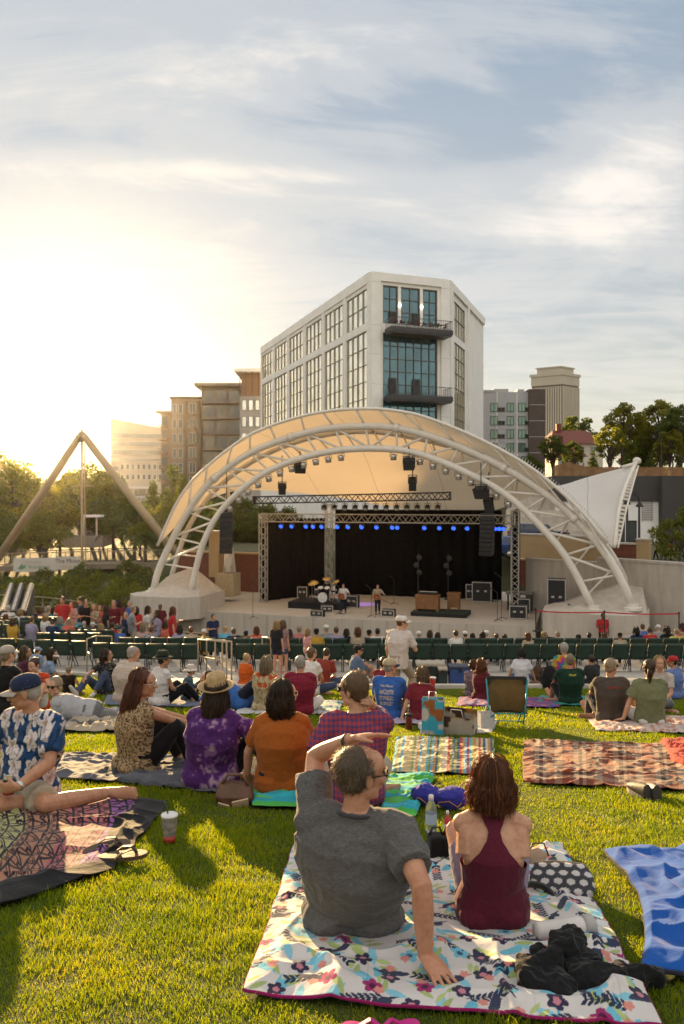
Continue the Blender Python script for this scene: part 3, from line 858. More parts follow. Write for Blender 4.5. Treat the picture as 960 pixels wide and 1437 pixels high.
# left rear mast on its tan pedestal
r=empty('mast_pedestal',P(320,836,52.5),SRZ,'tan pedestal carrying a tapering white rear mast left of the curtains','pedestal')
k=52.5/F
mb=MB(); mb.box((0,0,0.75),(1.3,1.2,1.5),None,0,0.03); mb.build('pedestal',plain('tan_stone',(0.42,0.33,0.20),0.8),r)
mb=MB(); mb.tube([(.12,0,1.5),(0.0,.2,2.6),(-.35,.5,4.6),(-.55,1.2,6.9)],[.42,.34,.18,.14],12); mb.build('mast',M_STEEL,r,True)
mb=MB(); mb.tube([(.35,-.2,1.5),(.3,-.2,2.8)],[.10,.06],8); mb.tube([(-.05,-.3,1.5),(0,-.25,2.5)],[.1,.05],8); mb.ell((.3,-.2,2.9),(.13,.13,.16)); mb.build('bracket',M_ALU,r,True)

# concrete plinths
def plinth(label,lo,poly,z0,peak,toppoly):
    o=empty('arch_plinth',SW(lo[0],lo[1],z0),SRZ,label,'plinth')
    n=len(poly); mb=MB()
    mb.prism(poly,0,1.3,None)
    mb.build('base',M_CONC2,o)
    mb=MB(); zt=1.303
    mb.v=[(x,y,zt) for x,y in toppoly[0]]+[(x,y,z) for x,y,z in toppoly[1]]
    k=len(toppoly[0]); mb.f=[(i,(i+1)%k,k+(i+1)%k,k+i) for i in range(k)]+[tuple(range(k,2*k))]; mb.m=[0]*len(mb.f)
    mb.build('sloped_top',M_CONC2,o,False,True)
    return o
plinth('pale concrete plinth under left feet of the band shell',(-1.2,-0.4),[(-2.6,-.2),(-1.6,-1.3),(1.3,-1.3),(2.2,-.4),(2.2,3),(-1.5,4.2),(-2.6,2.5)],0.95,0,
  ([(-2.5,-.2),(-1.55,-1.2),(1.2,-1.2),(2.1,-.4),(2.1,2.9),(-1.5,4.1),(-2.5,2.4)],[(-1.5,0.2,1.42),(-1.1,-.5,1.42),(1.2,-.5,1.42),(1.9,.1,1.5),(.6,2.6,2.5),(-.4,3.2,2.6),(-1.2,2.0,2.2)]))
plinth('pale concrete plinth under right feet of the band shell',(24.0,0.0),[(-3.4,-.6),(-2.4,-1.2),(0.9,-1.3),(1.8,-.2),(2.2,4.0),(-2.5,4.2),(-3.4,1.5)],0.9,0,
  ([(-3.3,-.6),(-2.3,-1.1),(.8,-1.2),(1.7,-.2),(2.1,3.9),(-2.4,4.1),(-3.3,1.5)],[(-2.6,.0,1.42),(-2.0,-.5,1.42),(.6,-.6,1.42),(1.1,.2,1.45),(1.7,2.8,2.5),(.6,3.2,2.5),(-2.2,1.5,1.5)]))
# stage
mb=MB(); mb.prism([(-1.0,0.0),(8,-0.5),(14,-0.5),(20.2,0.0),(20.2,15),(-2,15)],0.0,1.3)
st=mb.build('stage',plain('stage_concrete',(0.44,0.39,0.33),0.8,0,0.15,0.9,0.2,20),None); st.location=SO; st.rotation_euler=(0,0,SRZ); setp(st,kind='structure')
mb=MB()
for i in range(15):
    x=-0.7+i*1.44; y=-0.5*min(1,max(0,min((x+1)/9,(20.2-x)/6.2)))
    mb.box2((x-.012,y-0.035,0.05),(x+.012,y-.003,1.28))
sj=mb.build('stage_joint',M_CONC); sj.parent=st
# ------------------------------------------------------------------ stage curtains and trusses
M_DRAPE=plain('black_stage_drape',(0.008,0.008,0.009),0.95,0,0.4,3,0.4,10,0.1)
def drape(label,pts,z0,z1,wav=0.12):
    a0=Vector(pts[0]); o=empty('stage_curtain',SW(a0.x,a0.y,z0),SRZ,label,'curtain')
    mb=MB(); ln=0; cols=[]
    for p,q in zip(pts,pts[1:]):
        p=Vector(p); q=Vector(q); n=max(4,int((q-p).length/0.12)); nr=Vector((q-p)).normalized(); nr=Vector((-nr.y,nr.x))
        for i in range(n):
            c=p.lerp(q,i/n); ln+= (q-p).length/n
            c=c+nr*(wav*(math.sin(ln*7.5)*0.6+0.4*math.sin(ln*3.1+1)))
            cols.append(c-a0)
    for c in cols: mb.v.append((c.x,c.y,0.01)); 
    for c in cols: mb.v.append((c.x,c.y,z1-z0))
    n=len(cols); mb.f=[(i,i+1,n+i+1,n+i) for i in range(n-1)]; mb.m=[0]*(n-1)
    o2=mb.build('drape',M_DRAPE,o,True)
    md=o2.modifiers.new('t','SOLIDIFY'); md.thickness=0.03
    mb=MB(); mb.beam(Vector((cols[0].x,cols[0].y,z1-z0+.03)),Vector((cols[-1].x,cols[-1].y,z1-z0+.03)),.06,.06); mb.build('curtain_rail',M_BLACK,o)
drape('black stage curtain forming left wing between the two left truss towers',[(2.5,5.0),(5.3,9.9)],1.3,6.6)
drape('wide black backdrop curtain across the middle of the stage',[(5.9,10.2),(17.6,10.2)],1.3,7.2)
drape('narrow black curtain return beside right truss tower',[(19.0,5.3),(18.3,10.1)],1.3,7.3)
def truss(mb,p,q,w,n,r=0.035):
    p=Vector(p); q=Vector(q); t=(q-p).normalized()
    u=Vector((0,0,1)) if abs(t.z)<.9 else Vector((1,0,0)); s=t.cross(u).normalized(); u=s.cross(t)
    cs=[s*(w/2)*a+u*(w/2)*b for a,b in ((-1,-1),(1,-1),(1,1),(-1,1))]
    for c in cs: mb.tube([p+c,q+c],r,6)
    for i in range(n):
        a=p.lerp(q,i/n); b=p.lerp(q,(i+1)/n)
        for k in range(4):
            c1,c2=cs[k],cs[(k+1)%4]
            if i%2: c1,c2=c2,c1
            mb.tube([a+c1,b+c2],r*0.6,5,False); 
def truss_thing(name,label,p,q,w,n,mat,cat='truss',group=None,r=.035):
    p=Vector(p);q=Vector(q); o=empty(name,SW(*p),SRZ,label,cat,group)
    mb=MB(); truss(mb,(0,0,0),q-p,w,n,r); mb.build('lattice',mat,o)
    mb=MB(); t=(q-p).normalized()
    for e in (Vector((0,0,0)),q-p): mb.beam(e-t*.03,e+t*.03,w*1.25,w*1.25,(0,1,0) if abs(t.z)>.9 else (0,0,1))
    mb.build('end_plate',mat,o)
    return o
truss_thing('truss_tower','lattice tower at left front corner of the curtained stage',(2.75,4.7,1.33),(2.75,4.7,7.0),.42,16,M_ALU)
truss_thing('truss_tower','rear lattice tower between left wing and main backdrop',(5.55,9.9,1.33),(5.55,9.9,7.6),.42,16,M_ALU)
truss_thing('truss_tower','lattice tower at right front corner by the narrow curtain',(18.75,4.9,1.33),(18.75,4.9,7.3),.42,16,M_ALU)
truss_thing('truss_beam','long pale truss beam spanning stage above the blue lights',(2.75,4.7,6.78),(18.75,4.9,6.78),.5,40,M_ALU)
def thru(px,py,d):
    q=P(px,py,d)-SO; return (q.dot(ST),q.dot(SN),q.z)
truss_thing('lighting_truss','black hung lighting truss under the band shell roof',thru(357,702,50),thru(632,696,47),.42,34,M_DARKSTEEL,r=.045)
# blue stage lights under the beam
M_BLUE=lamp('blue_stage_lamp',(0.03,0.10,1.0),0.7)
def can(name,label,loc,tilt,group,mat_lens,size=0.2,cat='stage light',body=None):
    o=empty(name,loc,SRZ,label,cat,group)
    M=Matrix.Rotation(tilt,4,'X')
    mb=MB(); mb.lathe([(0.5*size,.55*size),(.62*size,.2*size),(.7*size,-.6*size),(.66*size,-.62*size)],12,M); mb.build('housing',body or M_BLACK,o,True)
    mb=MB(); mb.lathe([(0.02*size,-.655*size),(.6*size,-.65*size)],12,M,False); mb.build('lens',mat_lens,o)
    mb=MB(); mb.tube([(-.75*size,0,0),(-.75*size,0,.9*size),(.75*size,0,.9*size),(.75*size,0,0)],.07*size,5); mb.tube([(0,0,.9*size),(0,0,1.5*size)],.09*size,5); mb.build('yoke',M_BLACK,o)
    return o
for i,px in enumerate((395,410,430,440,452,474,489,508,529,551,558,596,617,637,656,695,701,707)):
    a=SB(px,741,4.6)
    can('stage_light','blue stage light in the row hung under the pale truss beam',SW(a.x,4.6,6.30),R(-62),'blue lights under the truss beam',M_BLUE,0.22)
M_LENS=glassm('lamp_lens',(0.5,0.5,0.45),0.1,0.2)
for i in range(12):
    px=455+i*14.5; a=thru(px,706,49)
    can('moving_head','black spotlight hanging in a row from the black lighting truss',SW(a[0],a[1],a[2]-.25),R(-35),'spotlights on the black lighting truss',M_LENS,0.24)
for i in range(24):
    if i in (11,12,13): continue
    k=8+i*0.98; j=int(k); p=inner[min(40,j)].lerp(inner[min(40,j+1)],k-j)-Z0
    can('small_floodlight','small grey floodlight in the row under the inner arch tube',SW(p.x,p.y+.1,p.z-.42),R(20),'floodlights under the arch',M_LENS,0.26,'floodlight',M_ALU)
def hung_box(label,px,py,d,size,rot,pole):
    q=P(px,py,d); o=empty('hung_loudspeaker',q,SRZ+rot,label,'loudspeaker')
    M=Matrix.Rotation(R(25),4,'X')
    mb=MB(); mb.box((0,0,0),size,M,0,.03); mb.build('cabinet',M_BLACK,o)
    g=MB(); g.box((0,-size[1]/2-.012,0),(size[0]*.88,.02,size[2]*.88),M); g.build('grille',plain('speaker_grille',(.03,.03,.03),.8,0,.3,60,.5,120),o)
    mb=MB(); mb.tube([(0,0,size[2]/2),(0,0,pole)],.03,6); mb.beam((-size[0]/2-.03,0,0),(-size[0]/2-.03,0,size[2]*.7),.04,.04,(0,1,0)); mb.beam((size[0]/2+.03,0,0),(size[0]/2+.03,0,size[2]*.7),.04,.04,(0,1,0)); mb.beam((-size[0]/2-.05,0,size[2]*.7),(size[0]/2+.05,0,size[2]*.7),.05,.04); mb.build('bracket',M_DARKSTEEL,o)
hung_box('black box loudspeaker tilted beneath left half of the arch',421,657,46.5,(.62,.5,.5),R(30),1.0)
hung_box('black box loudspeaker hung below the arch crown',574,651,44,(.6,.5,.6),R(0),1.0)
hung_box('black loudspeaker hung on a cable above the black lighting truss',579,679,45,(.42,.5,.7),R(10),1.8)
hung_box('black box loudspeaker tilted beneath right half of the arch',675,691,42.7,(.68,.5,.6),R(-30),1.6)
hung_box('small black loudspeaker hung above the left curtain tower',396,686,48,(.42,.5,.6),R(25),2.0)
hung_box('small black loudspeaker just above right line array',686,709,43.2,(.42,.45,.8),R(-15),1.8)
def line_array(label,px,py0,py1,d,rot):
    q=P(px,py0,d); hgt=(py1-py0)/F*d; o=empty('line_array',q,SRZ+rot,label,'loudspeaker')
    n=9; hh=hgt/n
    for i in range(n):
        t=i/n; M=Matrix.Translation((0,-.25*t*t,-hh*(i+.5)))@Matrix.Rotation(R(10*t),4,'X')
        mb=MB(); mb.box((0,0,0),(.72,.5,hh*.94),M,0,.02); mb.box((0,-.262,0),(.62,.012,hh*.75),M); mb.build('speaker_box',M_BLACK,o)
    mb=MB(); mb.box((0,0,.09),(.7,.4,.10)); mb.tube([(0,0,.1),(0,0,2.2)],.03,6); mb.build('rigging',M_DARKSTEEL,o)
line_array('hanging black line array of speakers left of the stage',318,712,776,47.6,R(15))
line_array('hanging black line array of speakers right of the stage',684,724,779,43.4,R(-10))

# ------------------------------------------------------------------ band gear
def on_stage(px,py): 
    d=(ZC-1.3)*F/(py-HY); return P(px,py,d)
M_CASE=plain('road_case',(0.02,0.02,0.022),0.6,0,0.3,5,.1,60)
M_WOOD=plain('organ_wood',(0.22,0.10,0.035),0.45,0,0.3,3,.1,20)
M_RISER=plain('riser_black',(0.012,0.012,0.013),0.85)
def case(label,px,py,w_,d_,h_,rz=0.0,name='equipment_case',cat='equipment case'):
    o=empty(name,on_stage(px,py),SRZ+rz,label,cat)
    mb=MB(); mb.box((0,d_/2,h_/2),(w_,d_,h_),None,0,.015); mb.build('case_body',M_CASE,o)
    mb=MB()
    for sx_ in (-1,1):
        mb.box((sx_*(w_/2-.02),-.004,h_/2),(.05,.02,h_*1.01))
    mb.box((0,-.005,h_-.025),(w_*.97,.02,.05)); mb.box((0,-.005,.04),(w_*.97,.02,.05)); mb.build('edging',M_ALU,o)
    mb=MB()
    for q in (-.2,.2): mb=MB(); mb.box((w_*q,-.012,h_*.55),(.16,.02,.11)); mb.build('latch',M_ALU,o)
    return o
case('large black road case standing right of the organ',676,845,1.25,.8,1.3)
case('smaller black road case beside the large one by the backdrop',660,841,.6,.7,1.0)
case('tall black amplifier rack at right edge of the stage',781,868,1.0,.9,2.2)
case('low black case under the mixing desk stage right',727,869,.95,.6,.75)
case('low black monitor wedge at stage front left of centre',444,866,.75,.5,.38,0,'stage_monitor','stage monitor')
case('low black monitor wedge at stage front centre',544,866,.75,.5,.42,0,'stage_monitor','stage monitor')
case('black monitor wedge behind bass player',459,860,.7,.5,.42,.4,'stage_monitor','stage monitor')
case('black bass amplifier behind the singer in white',493,853,.8,.5,.75,0,'amplifier','amplifier')
case('black amplifier in front of the drum riser left end',424,840,.7,.5,.8,0,'amplifier','amplifier')
case('black case beside the amplifier rack with cables',735,862,.7,.6,.9)
case('black loudspeaker cabinet on right plinth side by the guard',812,879,1.0,.8,1.1,.1,'amplifier','amplifier')
# drum riser and kit
o=empty('drum_riser',on_stage(441,855),SRZ,'low black drum riser with skirt at left of the stage','riser')
mb=MB(); mb.box((0,1.2,.2),(3.4,2.3,.4),None,0,.02); mb.build('deck',M_RISER,o)
mb=MB()
for i in range(34): mb.box((-1.68+i*.101,0.035,.19),(.06,.03,.37))
mb.build('skirt',M_RISER,o)
M_CHROME=metal('chrome',(0.7,0.7,0.7),0.15); M_CYM=metal('brass_cymbal',(0.6,0.42,0.15),0.3)
dk=on_stage(441,855)+SN*1.0+Vector((0,0,.403))
o=empty('drum_kit',dk,SRZ,'dark drum kit with brass cymbals on the low black riser','drum kit')
def drum(c,r,h,tilt=0,axis='X',nm='drum'):
    M=Matrix.Translation(c)@Matrix.Rotation(tilt,4,axis)
    mb=MB(); mb.lathe([(r,0),(r,h)],18,M); d_=mb.build(nm,plain('drum_shell',(0.05,0.03,0.03),.3),o,True)
    mb=MB(); mb.lathe([(r*.93,h+.012),(r*1.03,h+.01),(r*1.03,h-.03)],18,M); mb.build('drumhead',plain('drumhead',(0.6,0.58,0.54),.6),d_)
drum((.45,-.35,.3),.3,.42,R(90),'X','bass_drum'); drum((.2,-.3,.68),.16,.2,R(25)); drum((.62,-.3,.68),.16,.2,R(25)); drum((-.1,.1,.3),.22,.4,0,'X','floor_tom'); drum((.9,.15,.55),.18,.14)
for x,y,z,t in ((-.25,-.2,1.15,15),(1.05,-.1,1.2,-15),(.4,.2,1.35,5),(-.55,.2,1.0,8)):
    mb=MB(); mb.lathe([(0.03,.04),(.12,.02),(.27,0),(.27,-.006)],18,Matrix.Translation((x,y,z))@Matrix.Rotation(R(t),4,'Y')@Matrix.Rotation(R(20),4,'X')); mb.build('cymbal',M_CYM,o,True)
    mb=MB(); mb.tube([(x,y,z),(x,y,.3)],.014,6)
    for k in range(3): mb.tube([(x,y,.35),(x+.25*math.cos(2.1*k),y+.25*math.sin(2.1*k),.01)],.012,5)
    mb.build('cymbal_stand',M_CHROME,o)
# organ on its dark carpet
o=empty('organ_riser',on_stage(615,866),SRZ,'low dark carpeted platform under the organ','riser')
mb=MB(); mb.box((0,.95,.11),(3.2,1.9,.22),None,0,.02); mb.build('deck',plain('dark_green_carpet',(0.015,0.025,0.018),.95),o)
mb=MB(); mb.box((0,-.012,.1),(3.1,.015,.16)); mb.build('skirt',M_RISER,o)
def organ(label,px,py,w_,h_,d_,name='organ'):
    o=empty(name,on_stage(px,py)+SN*.55+Vector((0,0,.225)),SRZ,label,'organ')
    mb=MB(); mb.box((-w_/2+.06,0,h_*.45),(.10,d_,h_*.9)); mb.box((w_/2-.06,0,h_*.45),(.10,d_,h_*.9)); mb.build('side_panel',M_WOOD,o)
    mb=MB(); mb.box((0,-d_/2+.04,h_*.5),(w_-.23,.05,h_*.75)); mb.build('back_panel',M_WOOD,o)
    mb=MB(); mb.box((0,0,h_*.93),(w_+.05,d_,h_*.10),None,0,.01); mb.build('top',M_WOOD,o)
    if w_>1:
        mb=MB(); mb.box((0,.1,h_+.08),(w_*.8,.35,.10),None,0,.01); k=mb.build('keyboard',M_BLACK,o)
        mb=MB(); mb.box((0,.12,h_+.134),(w_*.74,.18,.015)); mb.build('keys',plain('ivory_keys',(.7,.68,.6),.4),k)
organ('wooden organ with keyboard on top at stage centre right',598,864,1.35,.95,.7)
organ('small wooden speaker cabinet right of the organ',635,862,.72,1.0,.6,'organ_cabinet')
# mixing desk
o=empty('mixing_desk',on_stage(729,858),SRZ,'stage right mixing desk on a black stand','mixing desk')
mb=MB(); mb.box((0,.4,1.05),(1.6,.75,.14),Matrix.Rotation(R(0),4,'X'),0,.02); mb.build('desk',plain('desk_grey',(.16,.15,.13),.5),o)
for i in range(20):
    if i%5==0:
        mb=MB()
        for k in range(5):
            for j in range(6): mb.box((-.72+(i+k)*.076,.12+j*.1,1.13),(.022,.03,.02))
        mb.build('fader_bank',M_ALU,o)
for sx_ in (-.7,.7):
    for y in (.1,.7): 
        mb=MB(); mb.beam((sx_,y,0),(sx_,y,.98),.05,.05,(0,1,0)); mb.build('leg',M_BLACK,o)
def mic_stand(label,px,py,h_=1.55):
    o=empty('microphone_stand',on_stage(px,py),SRZ,label,'mic stand','microphone stands on the stage')
    mb=MB(); mb.tube([(0,0,.02),(0,0,h_)],.014,6)
    mb.tube([(0,0,h_),(-.3,.25,h_+.2)],.012,6); mb.build('pole',M_DARKSTEEL,o)
    for k in range(3): 
        mb=MB(); mb.tube([(0,0,.14),(.3*math.cos(2.09*k),.3*math.sin(2.09*k),.01)],.014,6); mb.build('leg',M_DARKSTEEL,o)
    mb=MB(); mb.tube([(-.3,.25,h_+.2),(-.4,.32,h_+.23)],[.02,.03],8,True,True); mb.build('microphone',M_BLACK,o,True)
for px,py,l in ((476,862,'microphone stand in front of the singer in white'),(521,866,'microphone stand in front of second guitarist'),(553,848,'microphone stand right of second guitarist'),(704,869,'tall microphone stand near the mixing desk'),(698,872,'microphone stand left of the mixing desk'),(355,868,'microphone stand alone at stage left edge')):
    mic_stand(l,px,py,1.55 if 'tall' not in l and 'alone' not in l else 2.3)
# lamp poles in front of the backdrop
for l,px in (('pole of three round stage lamps left on the backdrop',587),('pole of three round stage lamps right on the backdrop',629)):
    o=empty('lamp_pole',SW(SB(px,830,9.6).x,9.6,1.303),SRZ,l,'lamp pole')
    mb=MB(); mb.tube([(0,0,0),(0,0,3.0)],.035,6); mb.lathe([(.3,0),(.3,.04)],14); mb.build('pole',M_DARKSTEEL,o)
    for k in range(3):
        mb=MB(); mb.lathe([(.05,0),(.17,.05),(.19,.12),(.17,.13)],12,Matrix.Translation((.1*(-1)**k,-.05,1.75+k*.5))@Matrix.Rotation(R(90),4,'X')); mb.build('round_lamp',M_DARKSTEEL,o,True)
# lamp that throws the purple pool on the floor
pl=bpy.data.lights.new('purple_stage_beam','SPOT'); pl.energy=350; pl.color=(0.35,0.15,1.0); pl.spot_size=R(26); pl.spot_blend=.6; pl.shadow_soft_size=.1
po=bpy.data.objects.new('purple_stage_beam',pl); COL.objects.link(po); po.location=SW(7.6,4.5,6.1)
po.rotation_euler=(on_stage(505,848)-po.location).to_track_quat('-Z','Y').to_euler()
# rope barrier on the right
def barrier():
    o=empty('rope_barrier',P(752,886,39.0),SRZ,'red belt barrier on black posts in front of right plinth','barrier')
    pts=[(0,0,0),(3.2,.5,0),(6.6,1.0,0)]
    for p in pts:
        mb=MB(); mb.lathe([(.18,0),(.18,.03),(.03,.05),(.03,1.0),(.05,1.02),(.05,1.08)],10,Matrix.Translation(p)); mb.build('post',M_BLACK,o)
    for a,b in zip(pts,pts[1:]):
        a=Vector(a)+Vector((0,0,1.0)); b=Vector(b)+Vector((0,0,1.0)); mb=MB()
        q=[a.lerp(b,i/8)+Vector((0,0,-.05*math.sin(PI*i/8))) for i in range(9)]
        for u,v in zip(q,q[1:]): mb.beam(u,v,.015,.06)
        mb.build('belt',plain('red_belt',(.4,.02,.02),.7),o)
barrier()

# ------------------------------------------------------------------ right side: walls, plaza, buildings
def wallbox(name,label,p,q,h,th,mat,cat='wall',cap=None,z0=None):
    p=Vector(p); q=Vector(q); u=q-p; o=empty(name,(p.x,p.y,p.z if z0 is None else z0),math.atan2(u.y,u.x),label,cat)
    ln=math.hypot(u.x,u.y)
    mb=MB(); mb.box2((0,0,0),(ln,th,h)); mb.build('wall_body',mat,o)
    mb=MB(); mb.box2((-.04,-.05,h+.002),(ln+.04,th+.05,h+.12)); mb.build('coping',cap or mat,o)
    return o
M_TANW=plain('tan_stucco',(0.42,0.29,0.15),0.85,0,0.12,1.0,.2,15)
M_BRICK=plain('red_brick',(0.17,0.06,0.035),0.85,0,0.3,2.5,.4,25)
wallbox('retaining_wall','smooth tan concrete wall on right of the stage behind the rack',P(738,862,48.5),P(835,862,45.5),3.1,.4,M_CONC2,'wall',None,1.2)
wallbox('retaining_wall','long grey concrete ramp wall at right edge beside the plinth',P(838,872,45),P(962,872,41),4.6,.5,M_CONC,'wall',None,0.0)
wallbox('planter_wall','low orange brown planter wall behind right curtain tower',P(727,792,60),P(842,790,55),2.3,.5,M_TANW,'wall',M_CONC2,3.0)
wallbox('planter_wall','lower brown planter wall just above stage right wall',P(722,810,56),P(835,812,52),1.8,.5,M_BRICK,'wall',M_TANW,1.9)
wallbox('pier_wall','square tan pier with flat cap behind the arch foot',P(822,800,52),P(845,800,51.4),2.2,.9,M_TANW,'pier',M_CONC2,3.2)
wallbox('pier_wall','tan end pier of the plaza wall under the lamp post',P(893,785,52),P(911,785,51.6),2.0,.9,M_TANW,'pier',M_CONC2,3.3)
wallbox('plaza_wall','low brick plaza wall with pale coping right of the mast',P(858,785,53),P(893,785,52),1.6,.4,M_BRICK,'wall',M_CONC2,3.4)
wallbox('brick_wall','dark red brick wall left of the stage behind the pedestal',P(250,830,60),P(362,830,57),3.0,.5,M_BRICK,'wall',M_TANW,1.0)
wallbox('pier_wall','tan square pier on the left end of the brick wall',P(293,800,57),P(307,800,56.7),3.2,.8,M_TANW,'pier',M_CONC2,2.4)
# steps behind the arch
o=empty('stair_flight',P(735,775,72),R(-8),'broad pale stair terraces climbing behind right half of the arch','stairs')
for i in range(9):
    mb=MB(); mb.box2((-2.0+.15*i,i*.9,0),(5.6,i*.9+.9-.004,0.62*(i+1))); mb.build('step',M_CONC2 if i%2 else M_CONC,o)
# low dark flat-roofed building
M_CHAR=plain('charcoal_cladding',(0.055,0.052,0.05),0.75,0,0.15,.6,.1,8)
a=P(782,668,76)
o=empty('flat_roofed_building',(a.x,76,3.6),R(0),'white building with deep charcoal fascia behind the white wing','building')
s=lambda px:(px-782)*76/F
h=a.z-3.6
mb=MB(); slabwall(mb,0,s(1010),0,h-2.4,[(s(881),s(894),0.0,2.3)],0,.3); mb.box2((0,.302,0),(s(1010),9,h-2.4)); mb.build('wall',M_WHITE,o)
mb=MB(); mb.box2((-.2,-.25,h-2.397),(s(924),9,h)); mb.box2((s(924)+.003,-.9,0.0),(s(1010),9,h-.003)); mb.build('fascia',M_CHAR,o)
d_=MB(); d_.box2((s(881)+.02,.08,.02),(s(894)-.02,.15,2.28)); d_=d_.build('door',M_CHAR,o); g=MB(); g.box2((s(883),.05,.3),(s(892),.076,2.1)); g.build('pane',M_APG,d_)
mb=MB()
for k in range(14): mb.box((s(908),-.06,2.4+k*.17),(s(918)-s(902),.06,.10))
lv=mb.build('louvre',M_GREYR,o); mb=MB(); z1=2.4+14*.17; mb.box2((s(901),-.05,2.2),(s(902)-.005,-.003,z1)); mb.box2((s(914)+.005,-.05,2.2),(s(915),-.003,z1)); mb.build('louvre_frame',M_GREYR,lv)
mb=MB(); mb.box2((s(868),-.03,.0),(s(877),-.003,3.6)); mb.build('shutter',M_CHAR,o)
# timber fence on the hill
M_FENCE=plain('fence_timber',(0.25,0.135,0.06),0.8,0,0.35,1.4,.3,14)
a=P(778,668,85); 
o=empty('timber_fence',(a.x,85,a.z-.3),0,'long reddish timber fence on the bank above the charcoal building','fence')
mb=MB(); n=150
for i in range(n):
    x=i*.145; hh=1.25+.02*math.sin(i*1.7)+(.55 if i<24 else 0)*(1-abs(i-10)/14 if i<24 else 0)
    mb.box2((x,0,0),(x+.13,.03,hh))
mb.build('boards',M_FENCE,o)
for i in range(11):
    mb=MB(); mb.box2((i*2.1-.06,.035,-.3),(i*2.1+.06,.15,1.3)); mb.build('post',M_FENCE,o)
mb=MB(); mb.box2((0,.035,.25),(21.5,.08,.35)); mb.box2((0,.035,.95),(21.5,.08,1.05)); mb.build('rail',M_FENCE,o)
# double lamp post
b=P(888,790,58); b.z=3.75
def street_lamp(label,loc,h,arms,rz=0,r_=.08):
    o=empty('street_lamp',loc,rz,label,'street lamp')
    mb=MB(); mb.tube([(0,0,0),(0,0,.5),(0,0,.55),(0,0,h)],[r_*1.9,r_*1.7,r_,r_*.8],10); mb.build('pole',M_BLACK,o,True)
    for sx_ in arms:
        mb=MB(); mb.tube([(0,0,h-.35)]+[(sx_*(.45-.45*math.cos(t)),0,h-.35+.55*math.sin(t)+.1) for t in (.3,.8,1.3,1.8,2.4,3.0)],.045,8); a_=mb.build('arm',M_BLACK,o,True)
        mb=MB(); mb.lathe([(.05,.12),(.08,.05),(.26,-.25),(.3,-.34),(.24,-.33)],12,Matrix.Translation((sx_*.9,0,h-.3))); mb.build('lamp_shade',M_BLACK,a_,True)
street_lamp('black twin street lamps by the white wing, nearer post',P(880,772,60),3.9,(1,),R(-10),.10)
street_lamp('second black street lamp post right of the white mast',P(897,772,60.5),4.1,(-1,),R(-5),.10)
street_lamp('pale slim lamp pole among the hill trees',P(928,655,95)-Vector((0,0,1)),5.0,(-1,),0,.06)
# police style car behind the arch
def car(label,loc,rz,body_col,stripe=None):
    o=empty('parked_car',loc,rz,label,'car')
    M_BODY=plain('car_paint_'+label[:6],body_col,.25,.2,.05,2,.01,20,.6)
    prof=[(-2.45,.45),(-2.5,.8),(-2.35,1.05),(-1.2,1.12),(-.75,1.68),(1.9,1.74),(2.35,1.12),(2.45,.8),(2.4,.45)]
    mb=MB(); secs=[]
    n=len(prof)
    for y,k,zk in ((-.96,.97,0),(-.90,1,1),(.90,1,1),(.96,.97,0)):
        pass
    vs=[];
    for y,ins in ((-.98,.06),(-.86,0.0),(.86,0.0),(.98,.06)):
        for x,z in prof: vs.append((x*(1-ins*.3),y*(1-.17*max(0,(z-1.1)/.6)),z-(ins*.5 if z>1.1 else 0)))
    mb.v=vs; mb.f=[tuple(range(n)),tuple(reversed(range(3*n,4*n)))]
    for k in range(3):
        for i in range(n): mb.f.append((k*n+i,(k+1)*n+i,(k+1)*n+(i+1)%n,k*n+(i+1)%n))
    mb.m=[0]*len(mb.f); mb.build('body',M_BODY,o,False,True)
    gm=glassm('car_glass',(.02,.025,.03),.05,.2)
    for sy in (-1,1):
        mb=MB(); 
        for x0,x1 in ((-.75,.25),(.32,1.15),(1.2,1.85)):
            mb.v+= []
            mb.add([(x0-.1*(x0<-.5)*3,sy*.955,1.14),(x1,sy*.955,1.14),(x1-.05,sy*.845,1.6),(x0+.15,sy*.845,1.6)],[(0,1,2,3)])
        mb.build('side_window',gm,o)
        for x in (-1.55,1.5):
            T=Matrix.Translation((x,sy*.9,.38))@Matrix.Rotation(R(90),4,'X')
            mb=MB(); mb.lathe([(.38,-.12),(.38,.12)],18,T); wv=mb.build('wheel',M_BLACK,o,True)
            mb=MB(); mb.lathe([(.22,-.13),(.22,.13)],14,T); mb.build('rim',M_ALU,wv,True)
            pass
        mb=MB(); mb.box((-2.40,sy*.66,.86),(.12,.35,.16),None,0,.02); mb.build('headlight',M_LENS,o)
        mb=MB(); mb.box((2.38,sy*.72,.95),(.12,.22,.3),None,0,.02); mb.build('tail_light',plain('tail_red',(.3,.01,.01),.3),o)
        if stripe:
            mb=MB(); mb.box((0.1,sy*.985,.82),(2.6,.012,.3)); mb.build('side_marking',stripe,o)
    return o
car('dark blue utility vehicle with pale side marking parked behind the arch',P(755,764,66)-Vector((0,0,0.0)),R(172),(0.02,0.03,0.07),plain('pale_marking',(.4,.38,.3),.5))
car('blue saloon car low behind the curtain right edge',Vector((P(735,775,64).x,63.0,3.3)),R(178),(0.03,0.06,0.18))

